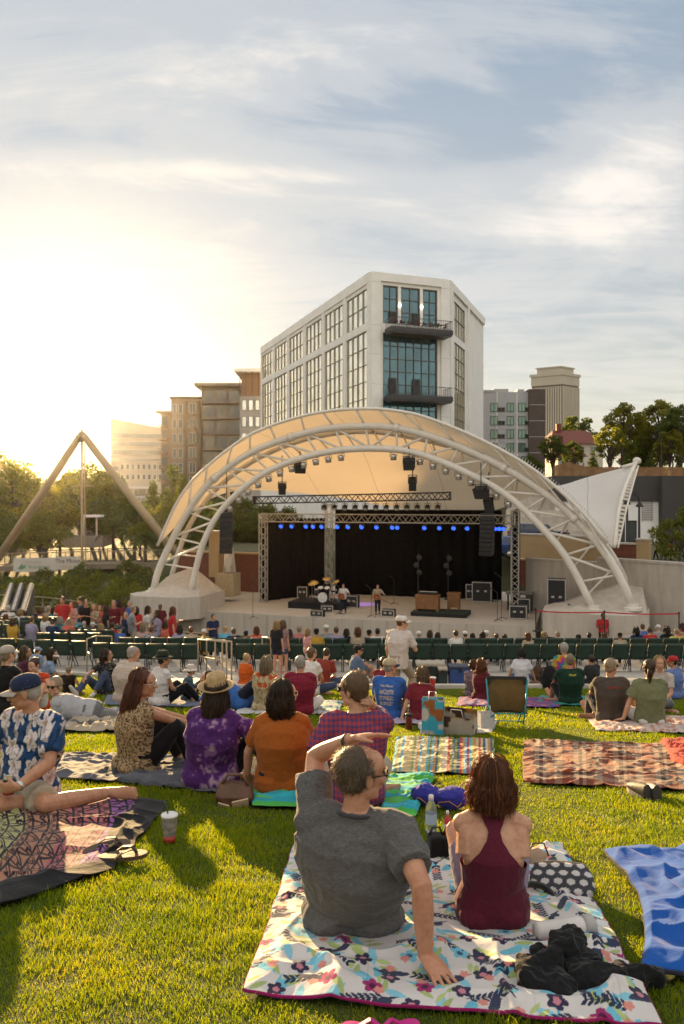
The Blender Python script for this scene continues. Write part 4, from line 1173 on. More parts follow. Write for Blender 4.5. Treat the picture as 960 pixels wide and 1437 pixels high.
# ------------------------------------------------------------------ bridge and pylon on the left
def bridge():
    p=P(-60,800,70); q=P(360,789,73); u=q-p
    o=empty('footbridge',(p.x,p.y,p.z),math.atan2(u.y,u.x),'footbridge with mesh railings crossing left behind the seats','bridge')
    ln=math.hypot(u.x,u.y); dz=q.z-p.z
    T=lambda x,y,z:(x,y,z+dz*x/ln)
    mb=MB(); mb.beam(T(0,0,0),T(ln,0,0),.35,.45); mb.beam(T(0,1.6,.05),T(ln,1.6,.05),2.8,.2); mb.beam(T(0,3.2,0),T(ln,3.2,0),.35,.45); mb.build('deck',plain('bridge_concrete',(.20,.165,.12),.85,0,.25,1.2,.3,20),o)
    for y in (0,3.2):
        mb=MB()
        mb.beam(T(0,y,1.35),T(ln,y,1.35),.09,.08)
        for z in (.45,.6,.75,.9,1.05,1.2): mb.beam(T(0,y,z),T(ln,y,z),.02,.02)
        n=int(ln/1.5)
        for i in range(n+1): mb.beam(T(ln*i/n,y,.22),T(ln*i/n,y,1.35),.06,.06,(0,1,0))
        mb.build('railing',plain('bridge_rail',(.30,.24,.16),.45,.3,.1,4,.03,40) if y==0 else M_DARKSTEEL,o)
    for x in (6.0,17.5,):
        mb=MB(); mb.box2((x,.3,-2.8),(x+.6,2.9,-.26)); mb.build('pier',M_CONC,o)
    return o,p,u
br,bp_,bu=bridge()
def text_obj(txt,size,mat,parent,loc,rot=(R(90),0,0),name='lettering',ext=.004):
    c=bpy.data.curves.new(name,'FONT'); c.body=txt; c.size=size; c.extrude=ext; c.align_x='CENTER'; c.align_y='CENTER'; c.resolution_u=2
    t=bpy.data.objects.new(name,c); COL.objects.link(t)
    dg=bpy.context.evaluated_depsgraph_get(); me=bpy.data.meshes.new_from_object(t.evaluated_get(dg)); bpy.data.objects.remove(t)
    me.materials.clear(); me.materials.append(mat)
    o=bpy.data.objects.new(name,me); COL.objects.link(o); o.parent=parent; o.location=loc; o.rotation_euler=rot
    return o
M_BANNER=plain('banner_vinyl',(0.50,0.48,0.44),.6,0,.06,1,.1,6,.2,.0)
M_INKD=plain('banner_ink_dark',(0.04,0.02,0.05),.6); M_INKG=plain('banner_ink_green',(0.12,0.26,0.16),.6); M_INKT=plain('banner_ink_tan',(0.34,0.30,0.16),.6)
def banner(label,px0,px1,py0,py1,lines):
    d=69.5; a=P(px0,py1,d); b=P(px1,py0,d); o=empty('banner',((a.x+b.x)/2,d,a.z),math.atan2(bu.y,bu.x),label,'banner')
    wd=b.x-a.x; h=b.z-a.z
    mb=MB(); n=24
    for j in range(2):
        for i in range(n+1): mb.v.append((-wd/2+wd*i/n,.02*math.sin(i*1.1),h*j))
    mb.f=[(i,i+1,n+2+i,n+1+i) for i in range(n)]; mb.m=[0]*n
    f=mb.build('sheet',M_BANNER,o,True)
    for t,sz,x,z,mt in lines: text_obj(t,sz,mt,o,(x,-.03,z*h))
    mb=MB()
    for sx_ in (-1,1):
        for z in (.05,h-.05): mb.tube([(sx_*wd/2,0,z),(sx_*(wd/2+.02),.25,z)],.012,5)
    mb.build('tie',M_DARKSTEEL,o)
    return o
banner('white banner reading The Moon hung on the footbridge railing',80,113.5,781,799,[('The Moon',.50,-.08,.66,M_INKD),('MoonEvents.com',.22,0,.2,M_INKT)])
o=banner('long pale banner with green lettering left of the moon banner',20,79.5,783,802.5,[('Tallahassee',.30,-.2,.72,M_INKT),('foundation',.42,.35,.36,M_INKG)])
mb=MB(); mb.prism([(-1.5,.3),(-1.1,.75),(-1.0,.5),(-.8,.7),(-.85,.35),(-1.2,.2)],-.004,.004,Matrix.Rotation(R(90),4,'X')@Matrix.Translation((0,0,.03))); mb.build('emblem',M_INKG,o)
M_PYL=plain('pylon_weathered_steel',(0.36,0.27,0.16),.55,.2,.12,1,.1,12)
ap=P(115,612,68)
o=empty('bridge_pylon',(ap.x,68,1.5),0,'tall A-frame pylon of two leaning tubes above the footbridge','pylon')
hz=ap.z-1.5
for s_,ex in ((-1,-31),(1,268)):
    e=P(ex,797,68)-Vector((ap.x,68,1.5)); e.y+=3.0 if s_<0 else -1.0
    mb=MB(); mb.tube([e,e.lerp(Vector((0,0,hz)),.5),(s_*.18,0,hz)],[.36,.35,.29],14); mb.build('leg',M_PYL,o,True)
mb=MB(); mb.tube([(0,0,hz-.5),(0,0,hz+.35),(0,0,hz+.4),(0,0,hz+.75)],[.36,.30,.12,.05],12); mb.build('finial',M_PYL,o,True)
mb=MB(); mb.tube([(0,0,-.8),(0,0,hz-.3)],.10,8); mb.tube([(.35,0,-.8),(.2,0,hz-.6)],.05,6); mb.build('hanger',M_PYL,o)
mb=MB(); mb.tube([(-.9,0,hz*.64),(1.0,0,hz*.64)],.05,6); mb.build('cross_arm',M_PYL,o)
# park pavilion between the trees
def pavilion(label,px0,px1,ytop,ybot,d,name='pavilion'):
    a=P(px0,ybot,d); b=P(px1,ytop,d); o=empty(name,(a.x,d,a.z),R(6),label,'pavilion'); wd=b.x-a.x; h=b.z-a.z
    mb=MB(); mb.box2((-.4,-.4,h-.22),(wd+.4,4.4,h)); mb.build('roof',M_WHITE,o)
    for x in (0.1,wd/2,wd-.1):
        for y in (0,4): 
            mb=MB(); mb.beam((x,y,0),(x,y,h-.224),.16,.16,(0,1,0)); mb.build('post',M_STEEL,o)
    mb=MB(); mb.box2((0,4.1,0),(wd,4.25,h*.55)); mb.build('back_wall',M_CONC2,o)
    mb=MB(); mb.box2((-.6,-.6,-1.2),(wd+.6,4.9,-.003)); mb.build('floor_slab',M_CONC,o)
pavilion('white flat roofed park pavilion among the trees left of the arch',165,192,696,712,96)
pavilion('low pale park shelter behind the pylon hanger',97,136,723,752,84)
pavilion('pale terrace canopy beneath the office tower trees',168,206,683,693,104)

# ------------------------------------------------------------------ seats
M_SEATG=plain('dark_green_plastic',(0.012,0.032,0.021),0.45,0,0.2,5,.05,70,.4)
def make_chair():
    o=empty('stadium_seat',(0,0,0),0,'dark green stadium seat','seat')
    # faces +Y (towards the stage)
    mb=MB(); n=7; T=.035
    for j in range(7):
        t=j/6; z=.40+.46*t; y=-.20-.10*t+.02*math.sin(PI*t)
        for i in range(n):
            u=-1+2*i/(n-1); wq=.25 if 0<j<6 else .235
            mb.v.append((u*wq,y-.035*(1-u*u),z))
    fr=[(j*n+i,j*n+i+1,(j+1)*n+i+1,(j+1)*n+i) for j in range(6) for i in range(n-1)]
    mb.f=fr; mb.m=[0]*len(fr)
    b=mb.build('backrest',M_SEATG,o,True); md=b.modifiers.new('s','SOLIDIFY'); md.thickness=.03
    mb=MB(); mb.box((0,0.02,.43),(.44,.42,.045),None,0,.02); mb.build('seat',M_SEATG,o)
    for sx_ in (-1,1):
        mb=MB(); mb.tube([(sx_*.235,-.30,0.0),(sx_*.235,-.18,.44),(sx_*.235,-.24,.62)],.014,6); mb.tube([(sx_*.235,.2,0),(sx_*.235,-.1,.43)],.014,6); mb.build('leg_frame',M_BLACK,o)
    mb=MB(); mb.box((-.245,-.02,.62),(.045,.34,.03),None,0,.01); mb.build('armrest',M_SEATG,o)
    return o
seat0=make_chair(); first=[True]
def seat(x,y,label,group,rz=0):
    z=slope_z(x,y)
    k=int((y-24.5)//1.35)
    if y>=24.5:
        yy=24.5+k*1.35
        for (a,b) in ((-24,-13.2),(-13.2,-10.2),(-10.2,-7.2),(-7.2,-4),(-4,18)):
            if a<=x<b: z=max(slope_z((a+b)/2,yy),.02)+.004+.001*k
    o=seat0 if first[0] else dup(seat0)
    first[0]=False
    o.location=(x,y,z); o.rotation_euler=(0,0,rz); o['label']=label; o['group']=group
    return o
SEATS=[]
for i in range(43):
    x=-7.0+i*.52
    if -3.9<x<-3.2: continue
    seat(x,23.35,'dark green stadium seat in the back row facing the stage','back row of green seats')
for k in range(1):
    for i in range(43):
        x=-6.8+i*.52
        seat(x,25.35+k*1.35,'dark green stadium seat in the second row behind the back row','second row of green seats')
for k in range(9):
    y=23.5+.2+k*1.35+(.0 if k else -.2)
    for i in range(13):
        x=-14.3+i*.54+.0
        if x<-.42*y-.6 or x>-7.6: continue
        if k and abs(x+10.2)<.35: continue
        seat(x,y+ (0.9 if k==0 else .85)-.35,'green stadium seat in left block with sunlit rim','seats in the left block',R(-6))
# handrails
M_RAIL=plain('tan_painted_rail',(.36,.29,.20),.45,.2,.1,5,.03,40)
def handrail(label,pts,h=.9):
    p0=Vector(pts[0]); o=empty('handrail',p0,0,label,'handrail')
    pts=[Vector(p)-p0 for p in pts]; top=[p+Vector((0,0,h)) for p in pts]
    mb=MB(); mb.tube([pts[0]]+[top[0]+Vector((0,0,-.06))]+top+[top[-1]+Vector((0,0,-.06))]+[pts[-1]],.021,8); mb.build('top_rail',M_RAIL,o,True)
    mb=MB()
    mid=[p+Vector((0,0,h*.5)) for p in pts]; mb.tube(mid,.018,6); mb.build('mid_rail',M_RAIL,o,True)
    if len(pts)>2:
        for p in pts[1:-1]:
            mb=MB(); mb.tube([p,p+Vector((0,0,h))],.022,6); mb.build('post',M_RAIL,o)
def gp(px,d): x=(px-CX)/F*d; return Vector((x,d,slope_z(x,d)))
handrail('pale tube handrail at left end of the back row',[gp(122,22.6),gp(135,24.4),gp(157,24.6)],.95)
handrail('pale stair handrail by the aisle left of centre',[gp(278,22.8),gp(302,20.6),gp(318,19.0)],.95)
handrail('second pale stair handrail right of the aisle',[gp(290,23.6),gp(312,21.4),gp(325,19.6)],.95)
handrail('pale handrail loop beyond the left block',[gp(196,30),gp(216,30.4)],1.0)
handrail('pale handrail loop near the red dress girl',[gp(256,31),gp(284,31.4)],1.0)
handrail('pale handrail between centre seats and stage left',[gp(368,24.2),gp(380,22.6)],1.0)
handrail('pale handrail loop among the right seats',[gp(872,28),gp(899,28.4)],1.1)
handrail('second pale handrail loop at right end of seats',[gp(918,28),gp(958,28.4)],1.1)
# sloping parapets and rail along the left edge of the bowl
for i,(px,lab) in enumerate(((8,'dark sloping parapet with sunlit edge nearest left frame edge'),(22,'second dark sloping parapet with sunlit edge from left'),(36,'third dark sloping parapet with sunlit edge from left'))):
    a=P(px-4,858,33.5); b=P(px+8,820,40)
    o=empty('parapet',a,0,lab,'parapet'); b=b-a
    mb=MB(); mb.beam((0,0,-.6),b+Vector((0,0,-.6)),.28,1.25); mb.build('wall_body',M_CHAR,o)
    mb=MB(); mb.beam((0,0,.06),b+Vector((0,0,.06)),.12,.05); mb.build('coping',M_CONC,o)
handrail('long pale handrail along far left edge of the bowl',[P(-10,834,42)-Vector((0,0,1)),P(60,838,41)-Vector((0,0,1)),P(128,846,40)-Vector((0,0,1))],1.0)

# ------------------------------------------------------------------ trees
M_BARK=plain('bark',(0.085,0.06,0.04),.9,0,.3,4,.8,14)
M_LF_G=leafm('warm_green',(0.06,0.085,0.012),(0.16,0.17,0.024),.62,(1.3,1.15,.4))
M_LF_D=leafm('deep_green',(0.038,0.062,0.014),(0.105,0.13,0.026),.55,(1.2,1.1,.45))
M_LF_Y=leafm('yellow_green',(0.07,0.085,0.012),(0.20,0.19,0.024),.62,(1.3,1.15,.35))
def leaf_cloud(seed,h,wd,trunk_h,nclump,per,leaf,shape='round'):
    """limbs + leaf mesh of one tree of height h"""
    g=np.random.default_rng(seed); rr=random.Random(seed)
    tr=MB(); tr.tube([(0,0,-.3),(.1*wd*.1,0,trunk_h*.5),(rr.uniform(-.1,.1)*wd,rr.uniform(-.1,.1)*wd,trunk_h),(rr.uniform(-.12,.12)*wd,rr.uniform(-.1,.1)*wd,h*.82)],[h*.028,h*.022,h*.016,h*.004],8)
    cl=[]
    for i in range(nclump):
        for _ in range(40):
            u=g.uniform(-1,1,3)
            if np.dot(u,u)<=1: break
        if shape=='round': z=trunk_h+(h-trunk_h)*(u[2]*.5+.5); k=math.sqrt(max(.05,1-(abs(u[2]+.15))**2.2))
        elif shape=='cone': z=trunk_h+(h-trunk_h)*((u[2]*.5+.5)**1.25); k=1.05-(z-trunk_h)/(h-trunk_h)*.95
        else: z=trunk_h+(h-trunk_h)*((u[2]*.5+.5)**.7); k=.55+.55*math.sin(PI*min(1,(z-trunk_h)/(h-trunk_h)))
        a=math.atan2(u[1],u[0]); rad=wd*.5*k*(0.45+.55*math.sqrt(u[0]**2+u[1]**2))*rr.uniform(.75,1.12)
        c=np.array((math.cos(a)*rad,math.sin(a)*rad,z)); cl.append((c,wd*rr.uniform(.09,.17)))
        if i%2==0: tr.tube([(0,0,min(h*.8,trunk_h*.6+rr.uniform(0,.6)*(z-trunk_h*.6))),tuple(c*np.array((.5,.5,.0))+np.array((0,0,z*.9))),tuple(c)],[h*.009,h*.006,h*.002],5,False)
    P_=[]
    for c,r_ in cl:
        q=g.normal(size=(per,3)); q/=np.linalg.norm(q,axis=1)[:,None]; q*= (g.uniform(.25,1,per)**.5)[:,None]*r_; q[:,2]*=.62
        P_.append(c+q)
    P_=np.concatenate(P_); n=len(P_)
    d1=g.normal(size=(n,3)); d1/=np.linalg.norm(d1,axis=1)[:,None]
    d2=np.cross(d1,g.normal(size=(n,3))); d2/=np.linalg.norm(d2,axis=1)[:,None]
    sz=leaf*g.uniform(.55,1.25,n)[:,None]
    V=np.empty((n,4,3)); V[:,0]=P_-d1*sz; V[:,1]=P_+d2*sz*.5; V[:,2]=P_+d1*sz; V[:,3]=P_-d2*sz*.5
    me=bpy.data.meshes.new('crown'); me.vertices.add(n*4); me.vertices.foreach_set('co',V.reshape(-1))
    me.loops.add(n*4); me.loops.foreach_set('vertex_index',np.arange(n*4)); me.polygons.add(n); me.polygons.foreach_set('loop_start',np.arange(n)*4); me.polygons.foreach_set('loop_total',np.full(n,4)); me.update(); me.validate()
    t=tr.mesh('trunk',True); t.materials.append(M_BARK)
    return t,me
TREE_KINDS={}
def tree(kind,label,px,ytop,d,zb,mat,group,name='tree',wk=1.0):
    spec={'broad':(dict(h=10,wd=9,trunk_h=2.2,nclump=84,per=74,leaf=.26),'round'),'tall':(dict(h=12,wd=6.2,trunk_h=4.0,nclump=66,per=70,leaf=.24),'oval'),'cone':(dict(h=12,wd=5.2,trunk_h=1.5,nclump=70,per=55,leaf=.22),'cone'),'pine':(dict(h=14,wd=7.5,trunk_h=7.0,nclump=64,per=80,leaf=.24),'round'),'bush':(dict(h=3,wd=4,trunk_h=.3,nclump=40,per=80,leaf=.11),'round')}[kind]
    variants=TREE_KINDS.setdefault(kind,[])
    if len(variants)<3: variants.append(leaf_cloud(100+len(variants)*7+len(kind),shape=spec[1],**spec[0]))
    t,me=variants[rnd.randrange(len(variants))]
    x=(px-CX)/F*d; top=ZC-(ytop-HY)/F*d; h=top-zb; k=h/(spec[0]['h']*.97)
    o=empty(name,(x,d,zb),rnd.uniform(0,6.28),label,'tree' if kind!='bush' else 'bush',group); o.scale=(k*wk,k*wk,k)
    obj('trunk',t,o); obj('crown',me,o,[mat])
    return o
LT='trees behind the footbridge'; RT='trees on the hill at right'
left_trees=[('broad',-18,640,92,M_LF_Y),('broad',22,655,86,M_LF_G),('tall',40,672,96,M_LF_G),('broad',66,690,80,M_LF_Y),('tall',97,668,104,M_LF_Y),('broad',128,656,92,M_LF_G),('tall',152,664,108,M_LF_G),('cone',172,672,96,M_LF_D),('broad',196,706,84,M_LF_D),('cone',214,676,90,M_LF_D),('cone',243,648,86,M_LF_D),('cone',258,668,78,M_LF_G),('broad',284,712,74,M_LF_D),('broad',312,702,82,M_LF_D),('broad',342,706,80,M_LF_D),('broad',376,712,78,M_LF_D),('broad',16,726,76,M_LF_D),('broad',56,722,76,M_LF_G),('broad',-30,702,78,M_LF_D),('tall',84,700,82,M_LF_D),('broad',225,712,78,M_LF_G),('broad',145,700,88,M_LF_D),('broad',405,716,84,M_LF_D)]
words_l=['rounded golden tree cut by the left frame edge behind the bridge','broad backlit tree left of the pylon','slim tree rising left of the pylon leg','low yellow green tree in the sun glare','slim tree just left of the pylon tip','broad tree just right of the pylon tip','slim tree before the office tower left side','dark conical tree before the office tower','dark bushy tree right of the pylon leg below the offices','dark conical tree between offices and brown apartments','tall conical evergreen before the brown apartments','warm green cone beside the tall evergreen at left arch rim','dark bushy tree seen through left arch truss','dark tree behind the left line array','dark tree left of the curtain tower','dark tree behind the left truss tower','dark low tree behind the long pale banner','warm green low tree behind the moon banner','low dark tree at far left behind the bridge','slim dark tree under left pylon leg','warm green tree at the left arch foot','dark tree between pylon legs','dark tree behind the black lighting truss']
for (k,px,yt,d,m_),lb in zip(left_trees,words_l): tree(k,lb,px,yt,d,0.4+2.0*sstep(50,100,d),m_,LT)
right_trees=[('pine',874,570,104,M_LF_Y),('pine',928,566,108,M_LF_Y),('tall',856,600,98,M_LF_G),('pine',955,572,100,M_LF_D),('tall',812,588,165,M_LF_D),('tall',804,622,104,M_LF_D),('tall',776,612,96,M_LF_D),('broad',905,600,112,M_LF_G),('tall',940,606,98,M_LF_Y),('cone',832,632,96,M_LF_D),('cone',912,636,95,M_LF_D),('cone',880,636,94,M_LF_D),('broad',985,590,104,M_LF_G),('broad',745,640,92,M_LF_D),('cone',953,640,94,M_LF_D),('tall',892,590,116,M_LF_G)]
words_r=['tallest high crowned tree left of centre on the hill','tallest high crowned tree right of centre on the hill','slim green tree beside the long white house','dark high crowned tree near right frame edge','dark rounded tree behind the red roofed house','slim tree before the white gabled house','dark slim tree at left end of the timber fence','broad leafy tree between the tallest two','mid green tree under the right tall crown','small dark cone left of the timber fence lamp','small dark cone beside the pale lamp pole','small dark cone above the white mast','broad tree cut by right frame edge on the hill','dark low tree at the base of the brown annex','small dark cone by right frame edge','slim green tree rising behind the hill trees']
for (k,px,yt,d,m_),lb in zip(right_trees,words_r): tree(k,lb,px,yt,d,9.9,m_,RT)
tree('bush','round leafy bush beside the white door at right edge',962,718,54,3.3,M_LF_G,None,'bush',.80)
for px,yt,d,zb,lb in ((30,812,50,.5,'low shrub in the garden left of the pond'),(140,806,54,.4,'low shrub below the footbridge middle'),(172,812,50,.4,'bright shrub near left plinth'),(205,798,56,.5,'dark shrub below the bridge by left plinth'),(95,808,52,.4,'low shrub under the bridge banners'),(250,800,62,.6,'dark shrub behind left arch foot'),(65,800,60,.5,'dark shrub beneath the pale banner'),(0,805,58,.5,'dark shrub at far left under the bridge'),(120,790,64,.6,'tall dark shrub under the bridge deck'),(180,788,66,.6,'dark shrub between bridge and plinth')):
    tree('bush',lb,px,yt,d,zb,M_LF_D if 'dark' in lb else M_LF_G,'shrubs below the footbridge','shrub',.95)
# palms
def palm(label,px,ytop,d,zb):
    x=(px-CX)/F*d; h=ZC-(ytop-HY)/F*d-zb
    o=empty('palm_tree',(x,d,zb),rnd.random()*6,label,'palm','palms by the park pavilion')
    mb=MB(); mb.tube([(0,0,-.2),(.1,0,h*.5),(0,.1,h*.85)],[.2,.17,.14],8); mb.build('trunk',M_BARK,o,True)
    mb=MB()
    for i in range(26):
        a=i*2.4; el=rnd.uniform(-.5,1.2); ln=rnd.uniform(1.4,2.1)
        pts=[Vector((0,.1,h*.86))+Vector((math.cos(a)*math.cos(el),math.sin(a)*math.cos(el),math.sin(el)))*ln*t+Vector((0,0,-.9*t*t)) for t in (0,.35,.7,1)]
        side=Vector((-math.sin(a),math.cos(a),0))
        for t in range(3):
            for s_ in (-1,1):
                for q in (0,.33,.66):
                    b=pts[t].lerp(pts[t+1],q); mb.add([b,b+side*s_*.5+(pts[t+1]-pts[t])*.6+Vector((0,0,-.18)),b+(pts[t+1]-pts[t])*.28],[(0,1,2)])
    mb.build('crown',M_LF_D,o)
palm('palm tree with drooping fronds right of the pavilion',188,735,80,1.2); palm('palm tree left of the pavilion under the pylon',62,716,84,1.5); palm('palm tree before the right pylon leg',160,724,82,1.4); palm('short palm tree close to left arch leg',205,745,74,1.0)
# ------------------------------------------------------------------ figures
def fuse(mb,vox,smooth=4,fac=0.5):
    """one continuous closed surface out of overlapping solids"""
    me=mb.mesh('tmp'); o=bpy.data.objects.new('tmp',me); TMP.collection.objects.link(o)
    r=o.modifiers.new('r','REMESH'); r.mode='VOXEL'; r.voxel_size=vox; r.adaptivity=0.0
    if smooth:
        s=o.modifiers.new('s','SMOOTH'); s.factor=fac; s.iterations=smooth
    vl=TMP.view_layers[0]; vl.update(); dg=vl.depsgraph; dg.update()
    m2=bpy.data.meshes.new_from_object(o.evaluated_get(dg))
    bpy.data.objects.remove(o); bpy.data.meshes.remove(me)
    m2.polygons.foreach_set('use_smooth',[True]*len(m2.polygons))
    m2.materials.clear()
    return m2
TMP=bpy.data.scenes.new('workbench')
def getco(me):
    a=np.empty(len(me.vertices)*3); me.vertices.foreach_get('co',a); return a.reshape(-1,3)
def setco(me,c): me.vertices.foreach_set('co',np.ascontiguousarray(c).reshape(-1)); me.update()
def getno(me):
    a=np.empty(len(me.vertices)*3,dtype=np.float32); me.vertices.foreach_get('normal',a); return a.reshape(-1,3).astype(float)
def vnoise(p,seed=0):
    """smooth value noise, vectorised"""
    p=np.asarray(p,float); i=np.floor(p).astype(np.int64); f=p-i; f=f*f*(3-2*f)
    def h(a,b,c):
        n=(a*73856093)^(b*19349663)^(c*83492791)^(seed*2654435)
        n=(n^(n>>13))*1274126177; n=n&0x7fffffff; n=(n^(n>>16))&0xffff
        return n/65535.0
    r=0
    for dx in (0,1):
        for dy in (0,1):
            for dz in (0,1):
                w_=(f[:,0] if dx else 1-f[:,0])*(f[:,1] if dy else 1-f[:,1])*(f[:,2] if dz else 1-f[:,2])
                r=r+w_*h(i[:,0]+dx,i[:,1]+dy,i[:,2]+dz)
    return r
def wrinkle(me,amp=.008,seed=0,freq=9.0,zlo=None):
    co=getco(me); no=getno(me)
    warp=vnoise(co*5,seed)*2-1
    q=co*np.array((freq*.45,freq*.45,freq*1.25))+warp[:,None]*.9
    a=vnoise(q,seed+1); rid=1-np.abs(2*a-1); rid=rid**2
    b=vnoise(co*np.array((freq*1.3,freq*1.3,freq*.5))+warp[:,None]*.7,seed+2); rid2=(1-np.abs(2*b-1))**2
    m_=vnoise(co*4,seed+3)
    d=(rid-.4)*m_*1.3+(rid2-.4)*(1-m_)
    setco(me,co+no*(d*amp)[:,None]); return me
def paint(me,func):
    co=getco(me); c=func(co); c4=np.ones((len(co),4),dtype=np.float32); c4[:,:3]=np.clip(c,0,1)
    if 'print' in me.attributes: me.attributes.remove(me.attributes['print'])
    a=me.attributes.new('print','FLOAT_COLOR','POINT'); a.data.foreach_set('color',c4.reshape(-1)); return me
V3=Vector
def ik(a,b,l1,l2,hint):
    d=b-a; ln=max(1e-4,d.length); 
    if ln>(l1+l2)*.998: b=a+d*((l1+l2)*.998/ln); d=b-a; ln=d.length
    if ln<abs(l1-l2)*1.05: b=a+d*(abs(l1-l2)*1.05/ln); d=b-a; ln=d.length
    x=(l1*l1-l2*l2+ln*ln)/(2*ln); h=math.sqrt(max(0,l1*l1-x*x)); n=d/ln
    u=hint-n*hint.dot(n)
    if u.length<1e-4: u=n.orthogonal()
    return a+n*x+u.normalized()*h,b
def axes(yaw=0,pitch=0,roll=0):
    """columns right, forward, up ; yaw turns left(+), pitch nods up(+), roll tips to the right(+)"""
    return Matrix.Rotation(yaw,3,'Z')@Matrix.Rotation(pitch,3,'X')@Matrix.Rotation(roll,3,'Y')

def pose(kind='sit',lean=.0,side=0.0,slouch=.25,twist=0.0,hyaw=0.0,hpitch=0.0,hroll=0.0,legs='cross',arms=('knee','knee'),gz=lambda x,y:0.0,sex='m',pelz=None,hand_at=None,custom=None):
    J={}; f=sex=='f'
    sw=.165 if f else .185
    dirv=lambda a,s=side: V3((math.sin(s),math.sin(a)*math.cos(s),math.cos(a)*math.cos(s)))
    z0={'sit':.105,'stand':.93,'chair':.50,'kneel':.42}[kind] if pelz is None else pelz
    pel=V3((0,0,z0)); che=pel+dirv(lean-slouch*.55)*.31; nek=che+dirv(lean+slouch*.75)*.205
    r0=V3((1,0,0)); r1=Matrix.Rotation(twist,3,'Z')@V3((math.cos(side),0,-math.sin(side)))
    J.update(pel=pel,che=che,nek=nek,r0=r0,r1=r1)
    HM=axes(hyaw,hpitch,hroll); J['HM']=HM
    J['hed']=nek+dirv(lean*.4+slouch*.7,side*.5)*.07+HM@V3((0,.018,.105))
    up1=(nek-che).normalized(); fw1=up1.cross(r1).normalized(); J['fw1']=fw1
    for k,s in (('L',-1),('R',1)):
        J['sh'+k]=nek+r1*(s*sw)-up1*.045
        J['hi'+k]=pel+V3((s*.085,.02,-.01))
    # legs
    lt,ls=.43,.42
    if isinstance(legs,str): legs=(legs,legs)
    for k,s,lg in (('L',-1,legs[0]),('R',1,legs[1])):
        h=J['hi'+k]
        if isinstance(lg,(tuple,list)): an,hint=V3(lg[0]),V3(lg[1])
        elif lg=='up': an=V3((s*.12,.47,.07+gz(s*.12,.47))); hint=V3((s*.25,.2,1))
        elif lg=='upwide': an=V3((s*.24,.44,.07+gz(s*.2,.44))); hint=V3((s*.5,.2,1))
        elif lg=='cross': an=V3((-s*.15,.30+.05*s,.065+gz(0,.3))); hint=V3((s*1.0,.35,.28))
        elif lg=='out': an=V3((s*.10,.86,.06+gz(s*.1,.86))); hint=V3((0,0,1))
        elif lg=='half': an=V3((s*.13,.68,.06+gz(s*.1,.68))); hint=V3((s*.2,0,1))
        elif lg=='stand': an=V3((s*.10,.02,.075)); hint=V3((0,1,0))
        elif lg=='step': an=V3((s*.10,.02+s*.22,.085)); hint=V3((0,1,0))
        elif lg=='bent': an=V3((s*.12,-.05+s*.2,.085)); hint=V3((0,1,0))
        elif lg=='chair': an=V3((s*.13,.42,.08)); hint=V3((0,.4,1))
        elif lg=='sideR': an=V3((.40+s*.06,.10-s*.14,.06+gz(.4,.1))); hint=V3((.3,1,.2))
        elif lg=='sideL': an=V3((-.40+s*.06,.10+s*.14,.06+gz(-.4,.1))); hint=V3((-.3,1,.2))
        elif lg=='kneel': an=V3((s*.10,-.32,.06+gz(0,-.3))); hint=V3((0,1,-.1))
        kn,an=ik(h,an,lt,ls,hint); J['kn'+k]=kn; J['an'+k]=an
        td=V3((0,1,0)) if lg in ('stand','chair','step','bent') else ((an-kn).normalized()*.35+V3((s*.15,.75,0.0)))
        if lg in('out','half'): td=V3((s*.3,.35,.9))
        if lg in('cross',): td=V3((-s*.9,.45,-.05))
        if lg in('sideR','sideL'): td=V3(((1 if lg=='sideR' else -1)*.7,-.5,-.1))
        if lg=='kneel': td=V3((0,-1,-.1))
        if isinstance(lg,(tuple,list)) and len(lg)>2: td=V3(lg[2])
        J['td'+k]=td.normalized()
    # arms
    la,lf=(.27,.245) if f else (.29,.26)
    for k,s,ar in (('L',-1,arms[0]),('R',1,arms[1])):
        sh=J['sh'+k]; curl=.5; hint=V3((s*.6,-.5,-.6)); pn=None; hd=None
        if isinstance(ar,dict): t=V3(ar['at']); hint=V3(ar.get('hint',hint)); curl=ar.get('curl',.5); hd=ar.get('dir'); pn=ar.get('pn')
        elif ar=='knee': t=J['kn'+k]*.72+J['an'+k]*.28+V3((0,.02,.07)); hint=V3((s*.9,-.2,-.5))
        elif ar=='hug': t=V3((s*.03,.46,.30)); hint=V3((s*.9,.0,-.5))
        elif ar=='lap': t=V3((s*.07,.27,.19+z0-.105)); hint=V3((s*.8,-.5,-.2))
        elif ar=='back': t=V3((s*.30,-.22,.05+gz(s*.3,-.22))); hint=V3((s*.3,-1,.2)); hd=V3((s*.4,-.75,-.25)); pn=V3((0,0,-1)); curl=.12
        elif ar=='side': t=V3((s*.36,.02,.05+gz(s*.36,0))); hint=V3((s*1,-.4,.2)); hd=V3((s*.8,.45,-.25)); pn=V3((0,0,-1)); curl=.15
        elif ar=='hang': t=sh+V3((s*.06,.04,-.52)); hint=V3((s*.3,-1,0)); curl=.6
        elif ar=='front': t=sh+V3((-s*.10,.28,-.20)); hint=V3((s*.7,-.2,-.9))
        elif ar=='phone': t=sh+V3((-s*.14,.24,-.12)); hint=V3((s*.6,-.2,-.9))
        elif ar=='face': t=J['hed']+HM@V3((s*.06,.09,-.12)); hint=V3((s*.6,.3,-1)); hd=HM@V3((-s*.3,-.1,.9))
        elif ar=='nape': t=J['hed']+HM@V3((s*.10,-.06,-.10)); hint=V3((s*.8,.25,-1.3)); hd=HM@V3((-s*.7,-.35,.35)); pn=HM@V3((-s*.3,.9,0)); curl=.5
        elif ar=='hip': t=J['pel']+V3((s*.22,-.02,.10)); hint=V3((s*1,-.6,.1))
        elif ar=='clap': t=V3((s*.03,.30,nek.z-.10)); hint=V3((s*.8,0,-.8))
